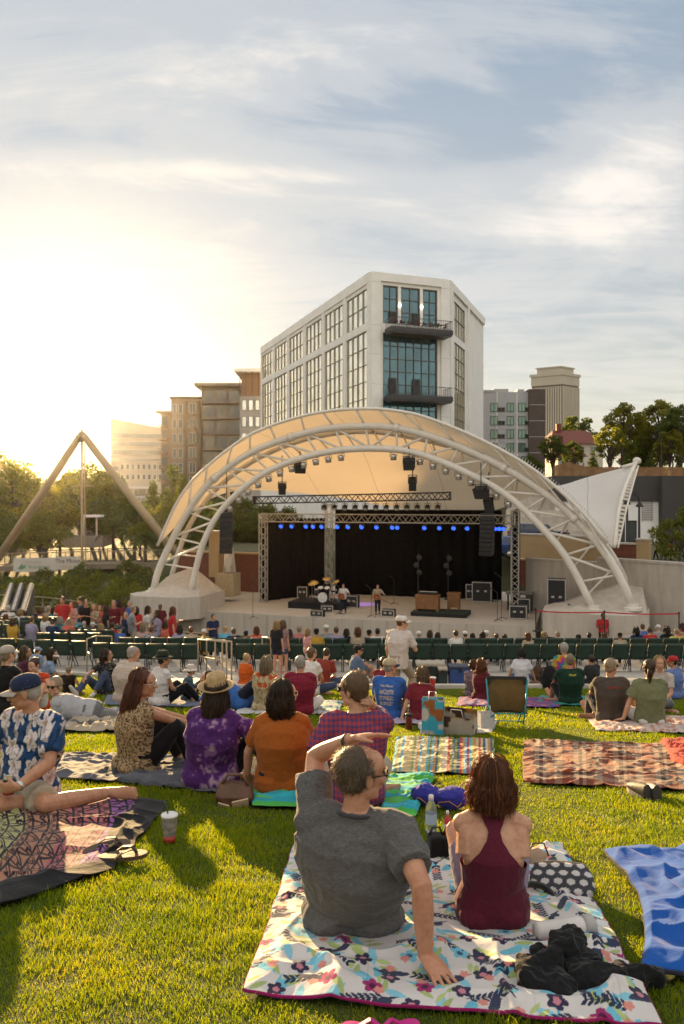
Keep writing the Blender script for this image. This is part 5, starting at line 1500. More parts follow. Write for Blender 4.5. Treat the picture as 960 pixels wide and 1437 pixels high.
        el,t=ik(sh,t,la,lf,hint); J['el'+k]=el; J['wr'+k]=t
        J['hd'+k]=(V3(hd) if hd is not None else (t-el).normalized()*.8+V3((-s*.2,.3,-.25))).normalized()
        J['pn'+k]=pn if pn is not None else V3((-s*.5,-.1,-.8)); J['cu'+k]=curl
    if custom: J.update(custom)
    return J

def hand(mb,wr,d,pn,thumb,curl=.4,k=1.0,spread=.12,rk=1.0):
    """palm, four unequal fingers, thumb from the side"""
    d=d.normalized(); pn=(pn-d*pn.dot(d)).normalized(); lat=d.cross(pn).normalized()
    if lat.dot(thumb)<0: lat=-lat
    c=[wr,wr+d*.03*k,wr+d*.065*k,wr+d*.092*k]
    mb.loft([(wr-d*.015*k,lat*.024*k,pn*.019*k),(c[1],lat*.034*k,pn*.018*k),(c[2],lat*.041*k,pn*.016*k),(c[3],lat*.039*k,pn*.012*k)],12)
    for o,ln,q in ((.030,.072,0),(.0105,.082,1),(-.0105,.076,2),(-.030,.060,3)):
        b=wr+d*(.086-(.004 if q in(0,3) else 0))*k+lat*o*k; dd=(d+lat*(o*spread*22)).normalized(); pts=[b-dd*.01*k,b]; ang=0
        for j,fr in enumerate((.42,.32,.26)):
            ang+=curl*(.55 if j==0 else .9)*(1+.12*q); v=dd*math.cos(ang)+pn*math.sin(ang); pts.append(pts[-1]+v*ln*fr*k)
        mb.tube(pts,[.0094*k*rk,.0090*k*rk,.0084*k*rk,.0078*k*rk,.0064*k*rk],8,True,True)
    b=wr+d*.022*k+lat*.026*k; v=(d*.62+lat*.72+pn*.28).normalized(); v2=(d*.9+lat*.3+pn*.35*(1+curl)).normalized()
    mb.tube([b-v*.012*k,b+v*.028*k,b+v*.028*k+v2*.026*k,b+v*.028*k+v2*.050*k],[.016*k,.0125*k*rk,.0105*k*rk,.0082*k*rk],8,True,True)

def head_parts(mb,J,k=1.0,sex='m',detail=True):
    HM=J['HM']; H=J['hed']; T=lambda *p: H+HM@(V3(p)*k)
    E=lambda c,r: mb.ell(T(*c),[x*k for x in r],HM,16,12)
    E((0,-.014,.030),(.0745,.095,.088)); E((0,.026,-.030),(.060,.070,.078)); E((0,.055,.04),(.058,.040,.052))
    E((0,.064,-.096),(.027,.024,.020)); 
    for s in (-1,1):
        E((s*.040,.012,-.066),(.026,.050,.034)); E((s*.037,.072,-.022),(.023,.020,.022)); E((s*.077,-.006,-.010),(.009,.020,.031)); E((s*.081,-.014,.004),(.006,.014,.020))
        E((s*.078,-.004,-.036),(.007,.010,.010))
    if detail:
        mb.tube([T(0,.092,.016),T(0,.106,-.006),T(0,.115,-.022)],[.009*k,.010*k,.013*k],10,True,True)
        for s in (-1,1): E((s*.011,.105,-.026),(.009,.010,.008)); E((s*.030,.089,.030),(.024,.010,.007))
        E((0,.094,-.054),(.023,.012,.0065)); E((0,.092,-.067),(.020,.012,.0075)); E((0,.086,-.045),(.018,.012,.012))
    nr=(.047 if sex=='f' else .056)
    mb.tube([J['nek']-V3((0,0,.03)),J['nek']+(T(0,-.02,-.06)-J['nek'])*.5,T(0,-.018,-.055),T(0,-.014,-.02)],[nr*1.15,nr,nr,nr*.95],12)

def torso_secs(J,sex='m',g=1.0,off=0.0,low=-.10,bulk=1.0,top=True,hemflare=1.0,belly=0.0):
    """sections from seat to neck base"""
    f=sex=='f'; pel,che,nek=J['pel'],J['che'],J['nek']; r0,r1=J['r0'],J['r1']
    ax=(che-pel).normalized(); ax2=(nek-che).normalized()
    S=[(pel+ax*low,.150 if f else .145,.118,r0,ax,0),(pel+ax*(low*.35),.182 if f else .168,.132,r0,ax,0),(pel+ax*.05,.178 if f else .165,.128,r0,ax,0),
       (pel.lerp(che,.48),.142 if f else .156,.108,r0.lerp(r1,.45),ax,1),(pel.lerp(che,.8),.150 if f else .172,.115,r0.lerp(r1,.8),ax,1),
       (che,.160 if f else .184,.120,r1,(ax+ax2)*.5,1),(che.lerp(nek,.45),.158 if f else .186,.108,r1,ax2,1),(che.lerp(nek,.76),.125 if f else .145,.084,r1,ax2,1),(che.lerp(nek,.96),.074 if f else .084,.062,r1,ax2,0),(nek+ax2*.028,.057 if f else .066,.058,r1,ax2,0)]
    out=[]
    for i,(c,w_,dp,r,a,bk) in enumerate(S):
        if not top and i>=len(S)-1: break
        r=r.normalized(); a=a.normalized(); fw=a.cross(r).normalized()
        q=bulk if bk else 1.0
        ww=(w_*g*q+off); dd=(dp*g*q+off)
        c2=c+fw*(belly*.5 if i in(2,3,4) else 0)
        if i==0: ww*=hemflare
        if i>=8: ww=w_+off*.55; dd=dp+off*.55
        out.append((c2,r*ww,fw*(dd+(belly*.5 if i in (2,3,4) else 0))))
    return out

def limb(mb,a,b,c,ra,off=0.0,frac=2.0,n=12):
    """upper and lower segment with muscle taper; frac 0..2 how far down it runs; ra=(root, mid, joint, belly, end)"""
    pts=[(0,a,ra[0]),(.5,a.lerp(b,.5),ra[1]),(.92,a.lerp(b,.92),ra[2]),(1.0,b,ra[2]*1.0),(1.08,b.lerp(c,.08),ra[2]),(1.35,b.lerp(c,.35),ra[3]),(1.7,b.lerp(c,.7),(ra[3]+ra[4])*.5),(2.0,c,ra[4])]
    P_=[];R_=[]
    for i,(t,p,r_) in enumerate(pts):
        if t<=frac+1e-6: P_.append(p); R_.append(r_+off)
        else:
            t0,p0,r0_=pts[i-1]; u=(frac-t0)/(t-t0)
            if u>.02: P_.append(p0.lerp(p,u)); R_.append(r0_+(r_-r0_)*u+off)
            break
    mb.tube(P_,R_,n,True,False)

ARM_M=(.054,.049,.040,.041,.029); ARM_F=(.046,.041,.035,.035,.025)
LEG_M=(.088,.078,.058,.057,.038); LEG_F=(.088,.078,.056,.054,.035)
def body_mesh(J,sex='m',g=1.0,vox=.007,detail=True,fingers=True,shod=False,hk=1.0,smooth=4):
    mb=MB(); f=sex=='f'
    mb.loft(torso_secs(J,sex,g),24)
    A=ARM_F if f else ARM_M; Lg=LEG_F if f else LEG_M
    A=tuple(x*(.5+.5*g) for x in A); Lg=tuple(x*(.5+.5*g) for x in Lg)
    for k,s in (('L',-1),('R',1)):
        sh,el,wr=J['sh'+k],J['el'+k],J['wr'+k]
        mb.tube([J['nek'].lerp(sh,.25)-V3((0,0,.015)),J['nek'].lerp(sh,.7),sh],[.052*g,.060*g,A[0]*1.06],12,True,True)
        mb.ell(sh,(A[0]*1.1,)*3)
        limb(mb,sh,el,wr,A)
        mb.tube([J['che']+J['r1']*s*.12*g,sh.lerp(J['che'],.25),sh.lerp(el,.2)],[.075*g,.07*g,.05],10)
        hd=J['hd'+k]
        th=J.get('th'+k)
        if th is None: th=(J['nek']-wr)*V3((1,1,.2)) ; th=th-hd*th.dot(hd)
        if fingers: hand(mb,wr,hd,V3(J['pn'+k]),th,J['cu'+k],(.93 if f else 1.02)*hk,J.get('sp'+k,.12),rk=max(1.0,vox/.0062))
        else: mb.loft([(wr,hd.orthogonal().normalized()*.026,hd.cross(hd.orthogonal()).normalized()*.022),(wr+hd*.08,hd.orthogonal().normalized()*.038,hd.cross(hd.orthogonal()).normalized()*.022),(wr+hd*.15,hd.orthogonal().normalized()*.030,hd.cross(hd.orthogonal()).normalized()*.022)],10)
        hi,kn,an=J['hi'+k],J['kn'+k],J['an'+k]
        limb(mb,hi,kn,an,Lg)
        if J['pel'].z<.3: mb.ell(J['pel']+V3((s*.075,-.04,-.015)),(.095*g,.105*g,.085*g))
        td=J['td'+k]; sh_=(an-kn).normalized(); dn=(sh_-td*sh_.dot(td))
        dn=dn.normalized() if dn.length>.05 else V3((0,0,-1))
        if 'dn'+k in J: dn=J['dn'+k]-td*td.dot(J['dn'+k]); dn.normalize()
        rt=td.cross(dn).normalized()
        mb.loft([(an-td*.055+dn*.03,rt*.026,dn*.03),(an-td*.02+dn*.028,rt*.033,dn*.042),(an+td*.05+dn*.03,rt*.038,dn*.036),(an+td*.12+dn*.045,rt*.046,dn*.022),(an+td*.17+dn*.05,rt*.040,dn*.016),(an+td*.195+dn*.052,rt*.022,dn*.010)],14)
        if fingers and not shod and detail:
            for q in range(5):
                o=(q-2)*.0165; mb.tube([an+td*.16+dn*.052+rt*o,an+td*(.205-.006*abs(q-1))+dn*.055+rt*o*1.05],[.010,.009],7,True,True)
    head_parts(mb,J,1.0,sex,detail)
    return fuse(mb,vox,smooth)

def top_mesh(J,sex='m',g=1.0,off=.016,sleeve=.62,low=-.10,vox=.008,bulk=1.05,hemflare=1.06,seed=1,wr=.008,belly=0.0,sleeve_loose=.016,smooth=5,freq=9.0,neck=True):
    mb=MB(); A=ARM_F if sex=='f' else ARM_M; A=tuple(x*(.5+.5*g) for x in A)
    S=torso_secs(J,sex,g,off,low,bulk,True,hemflare,belly)
    mb.loft(S,28)
    for k,s in (('L',-1),('R',1)):
        if J['pel'].z<.3 and low<-.06: mb.ell(J['pel']+V3((s*.075,-.04,-.012)),(.095*g+off*1.3+.020,.105*g+off*1.3+.020,.085*g+off*.8+.010))
        sh,el,wr_=J['sh'+k],J['el'+k],J['wr'+k]
        mb.tube([J['nek'].lerp(sh,.30)-V3((0,0,.018)),J['nek'].lerp(sh,.72),sh],[.050*g+off*.6,.060*g+off*.7,A[0]*1.06+off*.9],12,True,True)
        mb.tube([J['che']+J['r1']*s*.10*g,sh.lerp(J['che'],.3),sh.lerp(el,.12)],[.080*g+off,.080*g+off,.055+off],12)
        if sleeve>0:
            limb(mb,sh,el,wr_,tuple(x+ (sleeve_loose if i else sleeve_loose*.4) for i,x in enumerate(A)),off*.35,sleeve)
    me=fuse(mb,vox,smooth)
    if wr: wrinkle(me,wr,seed,freq); wrinkle(me,wr*.42,seed+9,freq*2.6)
    return me
def legs_mesh(J,sex='m',g=1.0,off=.012,frac=1.9,vox=.009,seed=3,wr=.006,loose=.0,waist=True):
    mb=MB(); Lg=LEG_F if sex=='f' else LEG_M; Lg=tuple(x*(.5+.5*g) for x in Lg)
    S=torso_secs(J,sex,g,off,-.112,1.0)[:4]
    ax=(J['che']-J['pel']).normalized()
    if waist: mb.loft(S[:3]+[(J['pel']+ax*.12,S[2][1]*.96,S[2][2]*.96)],24)
    for k,s in (('L',-1),('R',1)):
        if J['pel'].z<.3: mb.ell(J['pel']+V3((s*.075,-.04,-.015)),(.095*g+off,.105*g+off,.085*g+off*.6))
        limb(mb,J['hi'+k],J['kn'+k],J['an'+k],tuple(x+loose*i/4 for i,x in enumerate(Lg)),off,frac,14)
    me=fuse(mb,vox,4)
    if wr: wrinkle(me,wr,seed,11.0)
    return me
def shoes_mesh(J,vox=.009,which='LR'):
    mb=MB()
    for k in which:
        td=J['td'+k]; an=J['an'+k]; kn=J['kn'+k]; sh_=(an-kn).normalized(); dn=(sh_-td*sh_.dot(td)); dn=dn.normalized() if dn.length>.05 else V3((0,0,-1)); rt=td.cross(dn).normalized()
        mb.loft([(an-td*.07+dn*.03,rt*.030,dn*.042),(an-td*.02+dn*.025,rt*.040,dn*.055),(an+td*.05+dn*.03,rt*.045,dn*.050),(an+td*.13+dn*.045,rt*.052,dn*.036),(an+td*.19+dn*.05,rt*.046,dn*.028),(an+td*.225+dn*.055,rt*.026,dn*.018)],14)
    return fuse(mb,vox,3)
def shell_of(me,keep,off=.006,thick=.003):
    """garment cut from the body surface: keep(co)->mask"""
    bm=bmesh.new(); bm.from_mesh(me); bm.verts.ensure_lookup_table()
    co=np.array([v.co[:] for v in bm.verts]); m_=keep(co)
    bmesh.ops.delete(bm,geom=[v for v,k in zip(bm.verts,m_) if not k],context='VERTS')
    # even out the cut edge
    for _ in range(6):
        mv=[]
        for v in bm.verts:
            if v.is_boundary:
                nb=[e.other_vert(v).co for e in v.link_edges if e.is_boundary]
                if len(nb)==2: mv.append((v,v.co*.5+(nb[0]+nb[1])*.25))
        for v,c in mv: v.co=c
    bm.normal_update()
    for v in bm.verts: v.co+=v.normal*off
    m2=bpy.data.meshes.new('garment'); bm.to_mesh(m2); bm.free()
    m2.polygons.foreach_set('use_smooth',[True]*len(m2.polygons)); m2.materials.clear()
    return m2

# ---------------- hair and headwear
def hair_short(J,vox=.006,thick=1.0,seed=1,front=0.0,top=True,nape=True,fuzz=.006,strands=0,receded=False):
    HM=J['HM'];H=J['hed']; mb=MB(); E=lambda c,r: mb.ell(H+HM@V3(c),r,HM,18,12)
    if top: E((0,-.020+front,.036),(.079+.006*thick,.095+.004*thick,.087+.010*thick))
    if receded:
        E((0,-.036,.022),(.082,.082,.082)); 
    if nape: E((0,-.046,-.012),(.074,.062,.066)); 
    for s in (-1,1): E((s*.071,-.004,.016),(.011,.022,.030))
    me=fuse(mb,vox,3); co=getco(me); no=getno(me)
    a=vnoise(co*np.array((90,90,40)),seed)-.5; b=vnoise(co*30,seed+4)-.5
    setco(me,co+no*((a*.6+b)*fuzz)[:,None])
    if strands: me=add_fuzz(me,J,strands,.035,seed)
    return me
def add_fuzz(me,J,n,ln,seed,lift=.35,flow=None):
    g=np.random.default_rng(seed); co=getco(me); no=getno(me); idx=g.integers(0,len(co),n)
    HM=np.array(J['HM']); H=np.array(J['hed']); fl=HM@np.array(flow if flow else (0,-.55,-.75))
    P0=co[idx]; N0=no[idx]; t=fl-N0*(N0@fl)[:,None]; t+=g.normal(size=t.shape)*.35; t/=np.linalg.norm(t,axis=1)[:,None]+1e-9
    d=t+N0*lift*g.uniform(.2,1.2,n)[:,None]; L_=ln*g.uniform(.5,1.2,n)[:,None]; sd=np.cross(t,N0)*.0011
    V=np.empty((n,5,3)); V[:,0]=P0-sd-N0*.003; V[:,1]=P0+sd-N0*.003; V[:,2]=P0+d*L_*.55+sd*.8; V[:,3]=P0+d*L_*.55-sd*.8; V[:,4]=P0+d*L_-N0*L_*.3
    bm=bmesh.new(); bm.from_mesh(me)
    for v in V:
        a=[bm.verts.new(x) for x in v]; bm.faces.new((a[0],a[1],a[2],a[3])); bm.faces.new((a[3],a[2],a[4]))
    m2=bpy.data.meshes.new('hair'); bm.to_mesh(m2); bm.free(); bpy.data.meshes.remove(me)
    m2.polygons.foreach_set('use_smooth',[True]*len(m2.polygons)); return m2
def hair_long(J,length=.30,n=120,seed=2,wave=.010,rad=.0075,spread=1.0,inward=.0,arc=118,back=.0,thick=1.0,curl_end=0.0,zfloor=None):
    HM=J['HM'];H=J['hed']; rr=random.Random(seed); mb=MB()
    mb.ell(H+HM@V3((0,-.020,.036)),(.080,.096,.090),HM,18,12)
    mb.ell(H+HM@V3((0,-.050,-.020)),(.074,.058,.085),HM,16,10)
    for i in range(n):
        ph=R(rr.uniform(-arc,arc)); lay=rr.uniform(.0,.014)*thick*(1.9 if rr.random()>.93 else 1.0)
        rx,ry,rz=.081+lay,.098+lay,.092+lay
        az=-PI/2+ph   # -Y is back of the head
        pts=[];rad_=[]
        th0=R(rr.uniform(4,40)); thE=R(rr.uniform(92,104))
        for j in range(6):
            th=th0+(thE-th0)*j/5
            pts.append(H+HM@V3((rx*math.sin(th)*math.cos(az),-.020+ry*math.sin(th)*math.sin(az),.034+rz*math.cos(th)))); rad_.append(rad*(.75+.25*j/5))
        Ln=length*rr.uniform(.78,1.06)*(1-.12*abs(ph)/R(118)); k=7; cr_=random.Random(int((ph+4)*9)*7+int(lay*400)); a0=cr_.uniform(0,6.28)+rr.uniform(-.35,.35); out=(HM@V3((math.cos(az),math.sin(az),0))); out.z=0
        base=pts[-1]
        for j in range(1,k+1):
            t=j/k; wv=wave*math.sin(a0+t*7+rr.uniform(-.3,.3))
            o=out*((.022*spread)*math.sin(PI*min(1,t*1.1))*(.6)-inward*t+wv+curl_end*t**3)+V3((rr.uniform(-.004,.004),-back*t,-Ln*t))
            p=base+o
            if zfloor is not None and p.z<zfloor: p.z=zfloor
            pts.append(p); rad_.append(rad*(1.05-.8*t**2.5))
        mb.tube(pts,rad_,5,True,False)
    return mb.mesh('hair',True)
def hair_bun(J,vox=.007,seed=4,where=(0,-.115,.05),r=.038,strands=0):
    HM=J['HM'];H=J['hed']; mb=MB(); E=lambda c,r_: mb.ell(H+HM@V3(c),r_,HM,16,10)
    E((0,-.020,.036),(.082,.098,.094)); E((0,-.05,-.02),(.070,.056,.066)); E(where,(r,r*.9,r))
    me=fuse(mb,vox,3); co=getco(me); no=getno(me); setco(me,co+no*((vnoise(co*np.array((80,80,30)),seed)-.5)*.006)[:,None])
    if strands: me=add_fuzz(me,J,strands,.03,seed)
    return me
def hair_pony(J,length=.28,seed=5,vox=.007,n=36,where=(0,-.105,.02),wave=.008):
    me=hair_bun(J,vox,seed,where,.028); HM=J['HM'];H=J['hed']; rr=random.Random(seed); mb=MB()
    b=H+HM@V3(where)
    for i in range(n):
        a=rr.uniform(0,6.28); q=rr.uniform(.004,.026); off=V3((math.cos(a)*q,math.sin(a)*q,0)); ln=length*rr.uniform(.75,1.05); pts=[];R_=[]
        for j in range(8):
            t=j/7; pts.append(b+off*(.7+.7*math.sin(PI*min(1,t*1.2)))+HM@V3((0,-.035*math.sin(min(1,t*3)*PI/2),0))+V3((wave*math.sin(a+t*6),0.01*t,-ln*t))); R_.append(.006*(1.05-.85*t**2))
        mb.tube(pts,R_,5)
    co=[tuple(v.co) for v in me.vertices]; fs=[list(p.vertices) for p in me.polygons]; mb.add(co,fs); bpy.data.meshes.remove(me)
    return mb.mesh('hair',True)
def cap_parts(J,tilt=0.0,back=False):
    HM=J['HM']@axes(PI if back else 0,tilt,0); H=J['hed']+J['HM']@V3((0,-.016,.044)); M=Matrix.Translation(H)@HM.to_4x4()
    mb=MB(); secs=[]
    for z,r_ in ((-.012,1.0),(.012,1.0),(.035,.97),(.058,.84),(.074,.62),(.084,.32),(.088,.05)): secs.append(((0,-.004*z*10,z),(.0885*r_,0,0),(0,.107*r_,0)))
    t=MB(); t.loft(secs,24); mb.add(t.v,t.f,M); dome=mb.mesh('cap',True)
    mb=MB(); v=[];n=10
    for k,(rr_,zz) in enumerate(((.98,-.008),(1.35,-.012),(1.70,-.022))):
        for i in range(n+1):
            a=PI/2-1.05+2.1*i/n; q=1+(rr_-1)*(math.sin(max(.0,min(1,.5+.5*math.cos((i/n-.5)*PI)))*PI/2))
            v.append((math.cos(a)*.0885*(1+(q-1)*.45),math.sin(a)*.107*q,zz-.018*(abs(i/n-.5)*2)**2))
    fs=[(k*(n+1)+i,k*(n+1)+i+1,(k+1)*(n+1)+i+1,(k+1)*(n+1)+i) for k in range(2) for i in range(n)]
    nv=len(v); v2=v+[(x,y,z-.005) for x,y,z in v]; f2=fs+[tuple(i+nv for i in reversed(f)) for f in fs]
    edge=[i for i in range(n+1)]; last=[2*(n+1)+i for i in range(n+1)]
    for i in range(n): f2.append((last[i],last[i+1],last[i+1]+nv,last[i]+nv))
    mb.add(v2,f2,M); vis=mb.mesh('visor',True)
    return dome,vis
def hat_parts(J,crown=.11,brim=.075,tilt=-.1,pinch=True,up=.02,droop=.0):
    HM=J['HM']@axes(0,tilt,0); H=J['hed']+J['HM']@V3((0,-.018,.050)); M=Matrix.Translation(H)@HM.to_4x4()
    secs=[]; pr=[(1.0,0),(1.01,.02),(.97,crown*.5),(.90,crown*.85),(.80,crown),(.55,crown*(.93 if pinch else 1.06)),(.2,crown*(.88 if pinch else 1.1))]
    t=MB(); t.loft([((0,0,z),(.086*r_,0,0),(0,.104*r_,0)) for r_,z in pr],26); mb=MB(); mb.add(t.v,t.f,M); cr=mb.mesh('crown_of_hat',True)
    mb=MB(); v=[];n=32; rings=((.98,.0),(1.0+brim*5,-.004+up*.2-droop*.4),(1.0+brim*10.5,up-droop))
    for r_,z in rings:
        for i in range(n):
            a=2*PI*i/n; v.append((math.cos(a)*.086*(1+(r_-1)*1.0),math.sin(a)*.104*(1+(r_-1)*.85),z+ (abs(math.cos(a))*up*.5 if r_>1.3 else 0)))
    fs=[(k*n+i,k*n+(i+1)%n,(k+1)*n+(i+1)%n,(k+1)*n+i) for k in range(2) for i in range(n)]; nv=len(v)
    v2=v+[(x,y,z-.004) for x,y,z in v]; f2=[tuple(reversed(f)) for f in fs]; f2=fs+[tuple(i+nv for i in reversed(f)) for f in fs]+[(2*n+i,2*n+(i+1)%n,2*n+(i+1)%n+nv,2*n+i+nv) for i in range(n)]
    mb.add(v2,f2,M); br=mb.mesh('brim',True)
    t=MB(); t.loft([((0,0,z),(.0885,0,0),(0,.1065,0)) for z in (.004,.028)],26); mb=MB(); mb.add(t.v,t.f,M); bd=mb.mesh('hat_band',True)
    return cr,br,bd
def glasses_meshes(J,sun=True,w=.024,h=.019,rim=.0022):
    HM=J['HM'];H=J['hed']; T=lambda *p: H+HM@V3(p)
    fr=MB(); ln=MB()
    for s in (-1,1):
        c=V3((s*.032,.104,.008)); pts=[]
        for i in range(15):
            a=2*PI*i/14; pts.append(T(c.x+w*math.cos(a),c.y-.012*abs(math.cos(a))*(1 if s*math.cos(a)>0 else 0),c.z+h*math.sin(a)))
        fr.tube(pts,rim,5,False)
        fr.tube([T(s*.055,.094,.012),T(s*.076,.078,.012),T(s*.081,.0,.010),T(s*.079,-.014,-.006)],rim*.95,5)
        n=14; k=len(ln.v); ln.v.append(tuple(T(*c))); 
        for i in range(n):
            a=2*PI*i/n; ln.v.append(tuple(T(c.x+w*.97*math.cos(a),c.y-.0125*abs(math.cos(a))*(1 if s*math.cos(a)>0 else 0),c.z+h*.97*math.sin(a))))
        for i in range(n): ln.f.append((k,k+1+i,k+1+(i+1)%n)); ln.m.append(0)
    fr.tube([T(-.010,.106,.012),T(0,.108,.015),T(.010,.106,.012)],rim,5)
    return fr.mesh('frame'),ln.mesh('lens')
def eyes(J,root,open_=1.0):
    HM=J['HM'];H=J['hed']
    for s in (-1,1):
        c=H+HM@V3((s*.030,.0835,.006)); mb=MB(); mb.ell(c,(.0125,.0115,.0115*open_),HM,14,10); e=mb.build('eye',plain('eye_white',(.6,.56,.52),.25,0,.03,5,0,10),root,True)
        mb=MB(); mb.ell(c+HM@V3((0,.0085,0)),(.0055,.0042,.0055),HM,12,8); mb.build('iris',plain('dark_iris',(.03,.018,.01),.2),e,True)
        mb=MB(); mb.tube([H+HM@V3((s*.014,.098,.026)),H+HM@V3((s*.030,.101,.031)),H+HM@V3((s*.046,.091,.027))],[.003,.0036,.002],6); mb.build('eyebrow',plain('brow_hair',(.05,.03,.02),.8),root,True)
    mb=MB(); mb.ell(H+HM@V3((0,.1005,-.0545)),(.0215,.0065,.0050),HM,12,8); mb.ell(H+HM@V3((0,.0990,-.0665)),(.0185,.0068,.0060),HM,12,8); mb.build('lips',plain('lip_skin',(.30,.11,.085),.45,0,.1,20),root,True)

# ---------------- prints (linear colours of the cloth itself)
def hsh(i,j,seed=0):
    n=(i.astype(np.int64)*73856093)^(j.astype(np.int64)*19349663)^(seed*83492791+977)
    n=(n^(n>>13))*1274126177; n=n&0x7fffffff; n=(n^(n>>15))*2246822519&0x7fffffff
    return (n&0xffff)/65535.0
def worley(u,v,seed=0):
    i0=np.floor(u);j0=np.floor(v); f1=np.full(u.shape,9.); f2=f1.copy(); idc=np.zeros(u.shape)
    for di in (-1,0,1):
        for dj in (-1,0,1):
            a=i0+di;b=j0+dj; x=a+.15+.7*hsh(a,b,seed); y=b+.15+.7*hsh(a,b,seed+1); d=np.hypot(u-x,v-y)
            nw=d<f1; f2=np.where(nw,f1,np.minimum(f2,d)); idc=np.where(nw,hsh(a,b,seed+2),idc); f1=np.where(nw,d,f1)
    return f1,f2,idc
def motifs(u,v,seed,shape,dens=1.0):
    """one jittered, turned motif per cell; shape(x,y)->bool in motif units; returns mask and id"""
    m=np.zeros(u.shape,bool); ids=np.zeros(u.shape); i0=np.floor(u);j0=np.floor(v)
    for di in (-1,0,1):
        for dj in (-1,0,1):
            a=i0+di;b=j0+dj; k=hsh(a,b,seed+5)<dens
            x=u-(a+.5+.5*(hsh(a,b,seed)-.5)); y=v-(b+.5+.5*(hsh(a,b,seed+1)-.5)); t=hsh(a,b,seed+2)*6.283
            X=x*np.cos(t)+y*np.sin(t); Y=-x*np.sin(t)+y*np.cos(t)
            q=shape(X,Y)&k; ids=np.where(q,hsh(a,b,seed+3),ids); m|=q
    return m,ids
def fl5(r,n=5,dep=.35):
    return lambda x,y: np.hypot(x,y)<r*(1-dep+dep*np.abs(np.cos(np.arctan2(y,x)*n/2))*1.0)
def leafs(l,w): return lambda x,y: (np.abs(y)<w*(1-(x/l)**2))&(np.abs(x)<l)
def sprig(l): 
    def f(x,y):
        m=(np.abs(y)<.012)&(np.abs(x)<l)
        for k in range(-3,4):
            cx_=k*l/3.6
            for s in (-1,1):
                X=(x-cx_)*.75+(y*s)*.66; Y=-(x-cx_)*.66+(y*s)*.75
                m|=(np.abs(Y)<.035*(1-((X-.09)/.09)**2))&(np.abs(X-.09)<.09)
        return m
    return f
def birdy(l):
    return lambda x,y: (((x/l)**2+((y)/(l*.42))**2<1)&(y<l*.25+.1*x))|((x>l*.6)&(x<l*1.7)&(np.abs(y+.03-(x-l)*.35)<.05*(1.7-x/l)))
C=lambda *c: np.array(c)
def put(col,m,c): col[m]=c; return col
def p_plaid(co,a,b,c,sx=22,sz=22,wx=.5):
    x=np.sin(co[:,0]*sx*6.28/1.0*.5)*1.0; z=np.sin(co[:,2]*sz*6.28*.5)
    k=(x>0).astype(float)+(z>0).astype(float)
    return np.where((k==0)[:,None],a,np.where((k==1)[:,None],b,c))
def p_leopard(co):
    u=(co[:,0]*1.0+co[:,1]*.7)*44; v=co[:,2]*44+co[:,1]*12; f1,f2,i=worley(u,v,3)
    base=np.where((f1<.2)[:,None],C(.20,.125,.06),C(.36,.26,.15)); ring=(f1>.22)&(f1<.42)&(vnoise(np.c_[u*1.3,v*1.3,u*0],4)>.36)
    return np.where(ring[:,None],C(.018,.013,.010),base)
def p_hawaii(co):
    u=co[:,0]*1.0+co[:,1]*.75; v=co[:,2]+co[:,1]*.25; col=np.tile(C(.018,.055,.14),(len(u),1))
    w1=vnoise(np.c_[u*30,v*30,u*0],2)*.18
    m,i=motifs(u*8+w1,v*8,21,leafs(.42,.13),.9); put(col,m,C(.33,.28,.27))
    m,i=motifs(u*8+3.3+w1,v*8+1.2,31,leafs(.36,.10),.9); put(col,m,C(.55,.50,.49))
    m,i=motifs(u*7.2,v*7.2+w1,41,fl5(.46,5,.5),.95); put(col,m,C(.62,.56,.55))
    m2,i=motifs(u*7.2,v*7.2+w1,41,fl5(.30,5,.6),.95); put(col,m2&(vnoise(np.c_[u*60,v*60,u*0],8)>.4),C(.40,.33,.33))
    m3,i=motifs(u*7.2,v*7.2+w1,41,fl5(.08,5,.2),.95); put(col,m3,C(.30,.20,.08))
    k=vnoise(np.c_[u*55,v*55,u*0],9)>.72; col[k&~m]*=.55
    return col
def p_tiedye_purple(co):
    n=vnoise(co*14,3)*.6+vnoise(co*42,4)*.4; n2=vnoise(co*7,6)
    col=C(.075,.022,.13)*(.5+1.1*n)[:,None]; col=np.where((n>.60)[:,None],C(.20,.10,.24),col); col=np.where(((n>.70)&(n2>.4))[:,None],C(.34,.24,.30),col); col=np.where((n2<.28)[:,None],col*.55,col)
    return col
def p_tiedye_rainbow(co):
    a=np.arctan2(co[:,2]-.42,co[:,0]); r=np.hypot(co[:,0],co[:,2]-.42); t=(r*5.2+.10*np.sin(a*9)+vnoise(co*20,2)*.25)%1.0
    pal=[C(.45,.05,.05),C(.45,.22,.03),C(.40,.36,.05),C(.06,.26,.08),C(.04,.12,.34),C(.22,.05,.25)]
    col=np.zeros((len(a),3)); k=(t*6).astype(int)%6
    for i,c in enumerate(pal): col[k==i]=c
    return col
def p_floralblouse(co):
    u=co[:,0]+co[:,1]*.7; v=co[:,2]; col=np.tile(C(.42,.34,.20),(len(u),1))
    m,i=motifs(u*9,v*9,3,leafs(.4,.10),.95); put(col,m,C(.16,.13,.06)); m,i=motifs(u*9+.5,v*9+.5,8,leafs(.4,.08),.9); put(col,m,C(.30,.15,.06))
    hi=v>.42; m,i=motifs(u*9,v*9,13,fl5(.42),.95); put(col,m&hi,C(.42,.07,.02)); put(col,m&~hi&(i>.6),C(.50,.42,.28)); return col
def p_check(co,base,line,s=60,w=.22):
    k=((co[:,0]+co[:,1]*.5)*s%1<w)|((co[:,2])*s%1<w); return np.where(k[:,None],line,base)
def p_dots(co,base,dot,s=40,r=.22):
    f1,f2,i=worley((co[:,0]+.5*co[:,1])*s,co[:,2]*s,2); return np.where((f1<r)[:,None],dot,base)
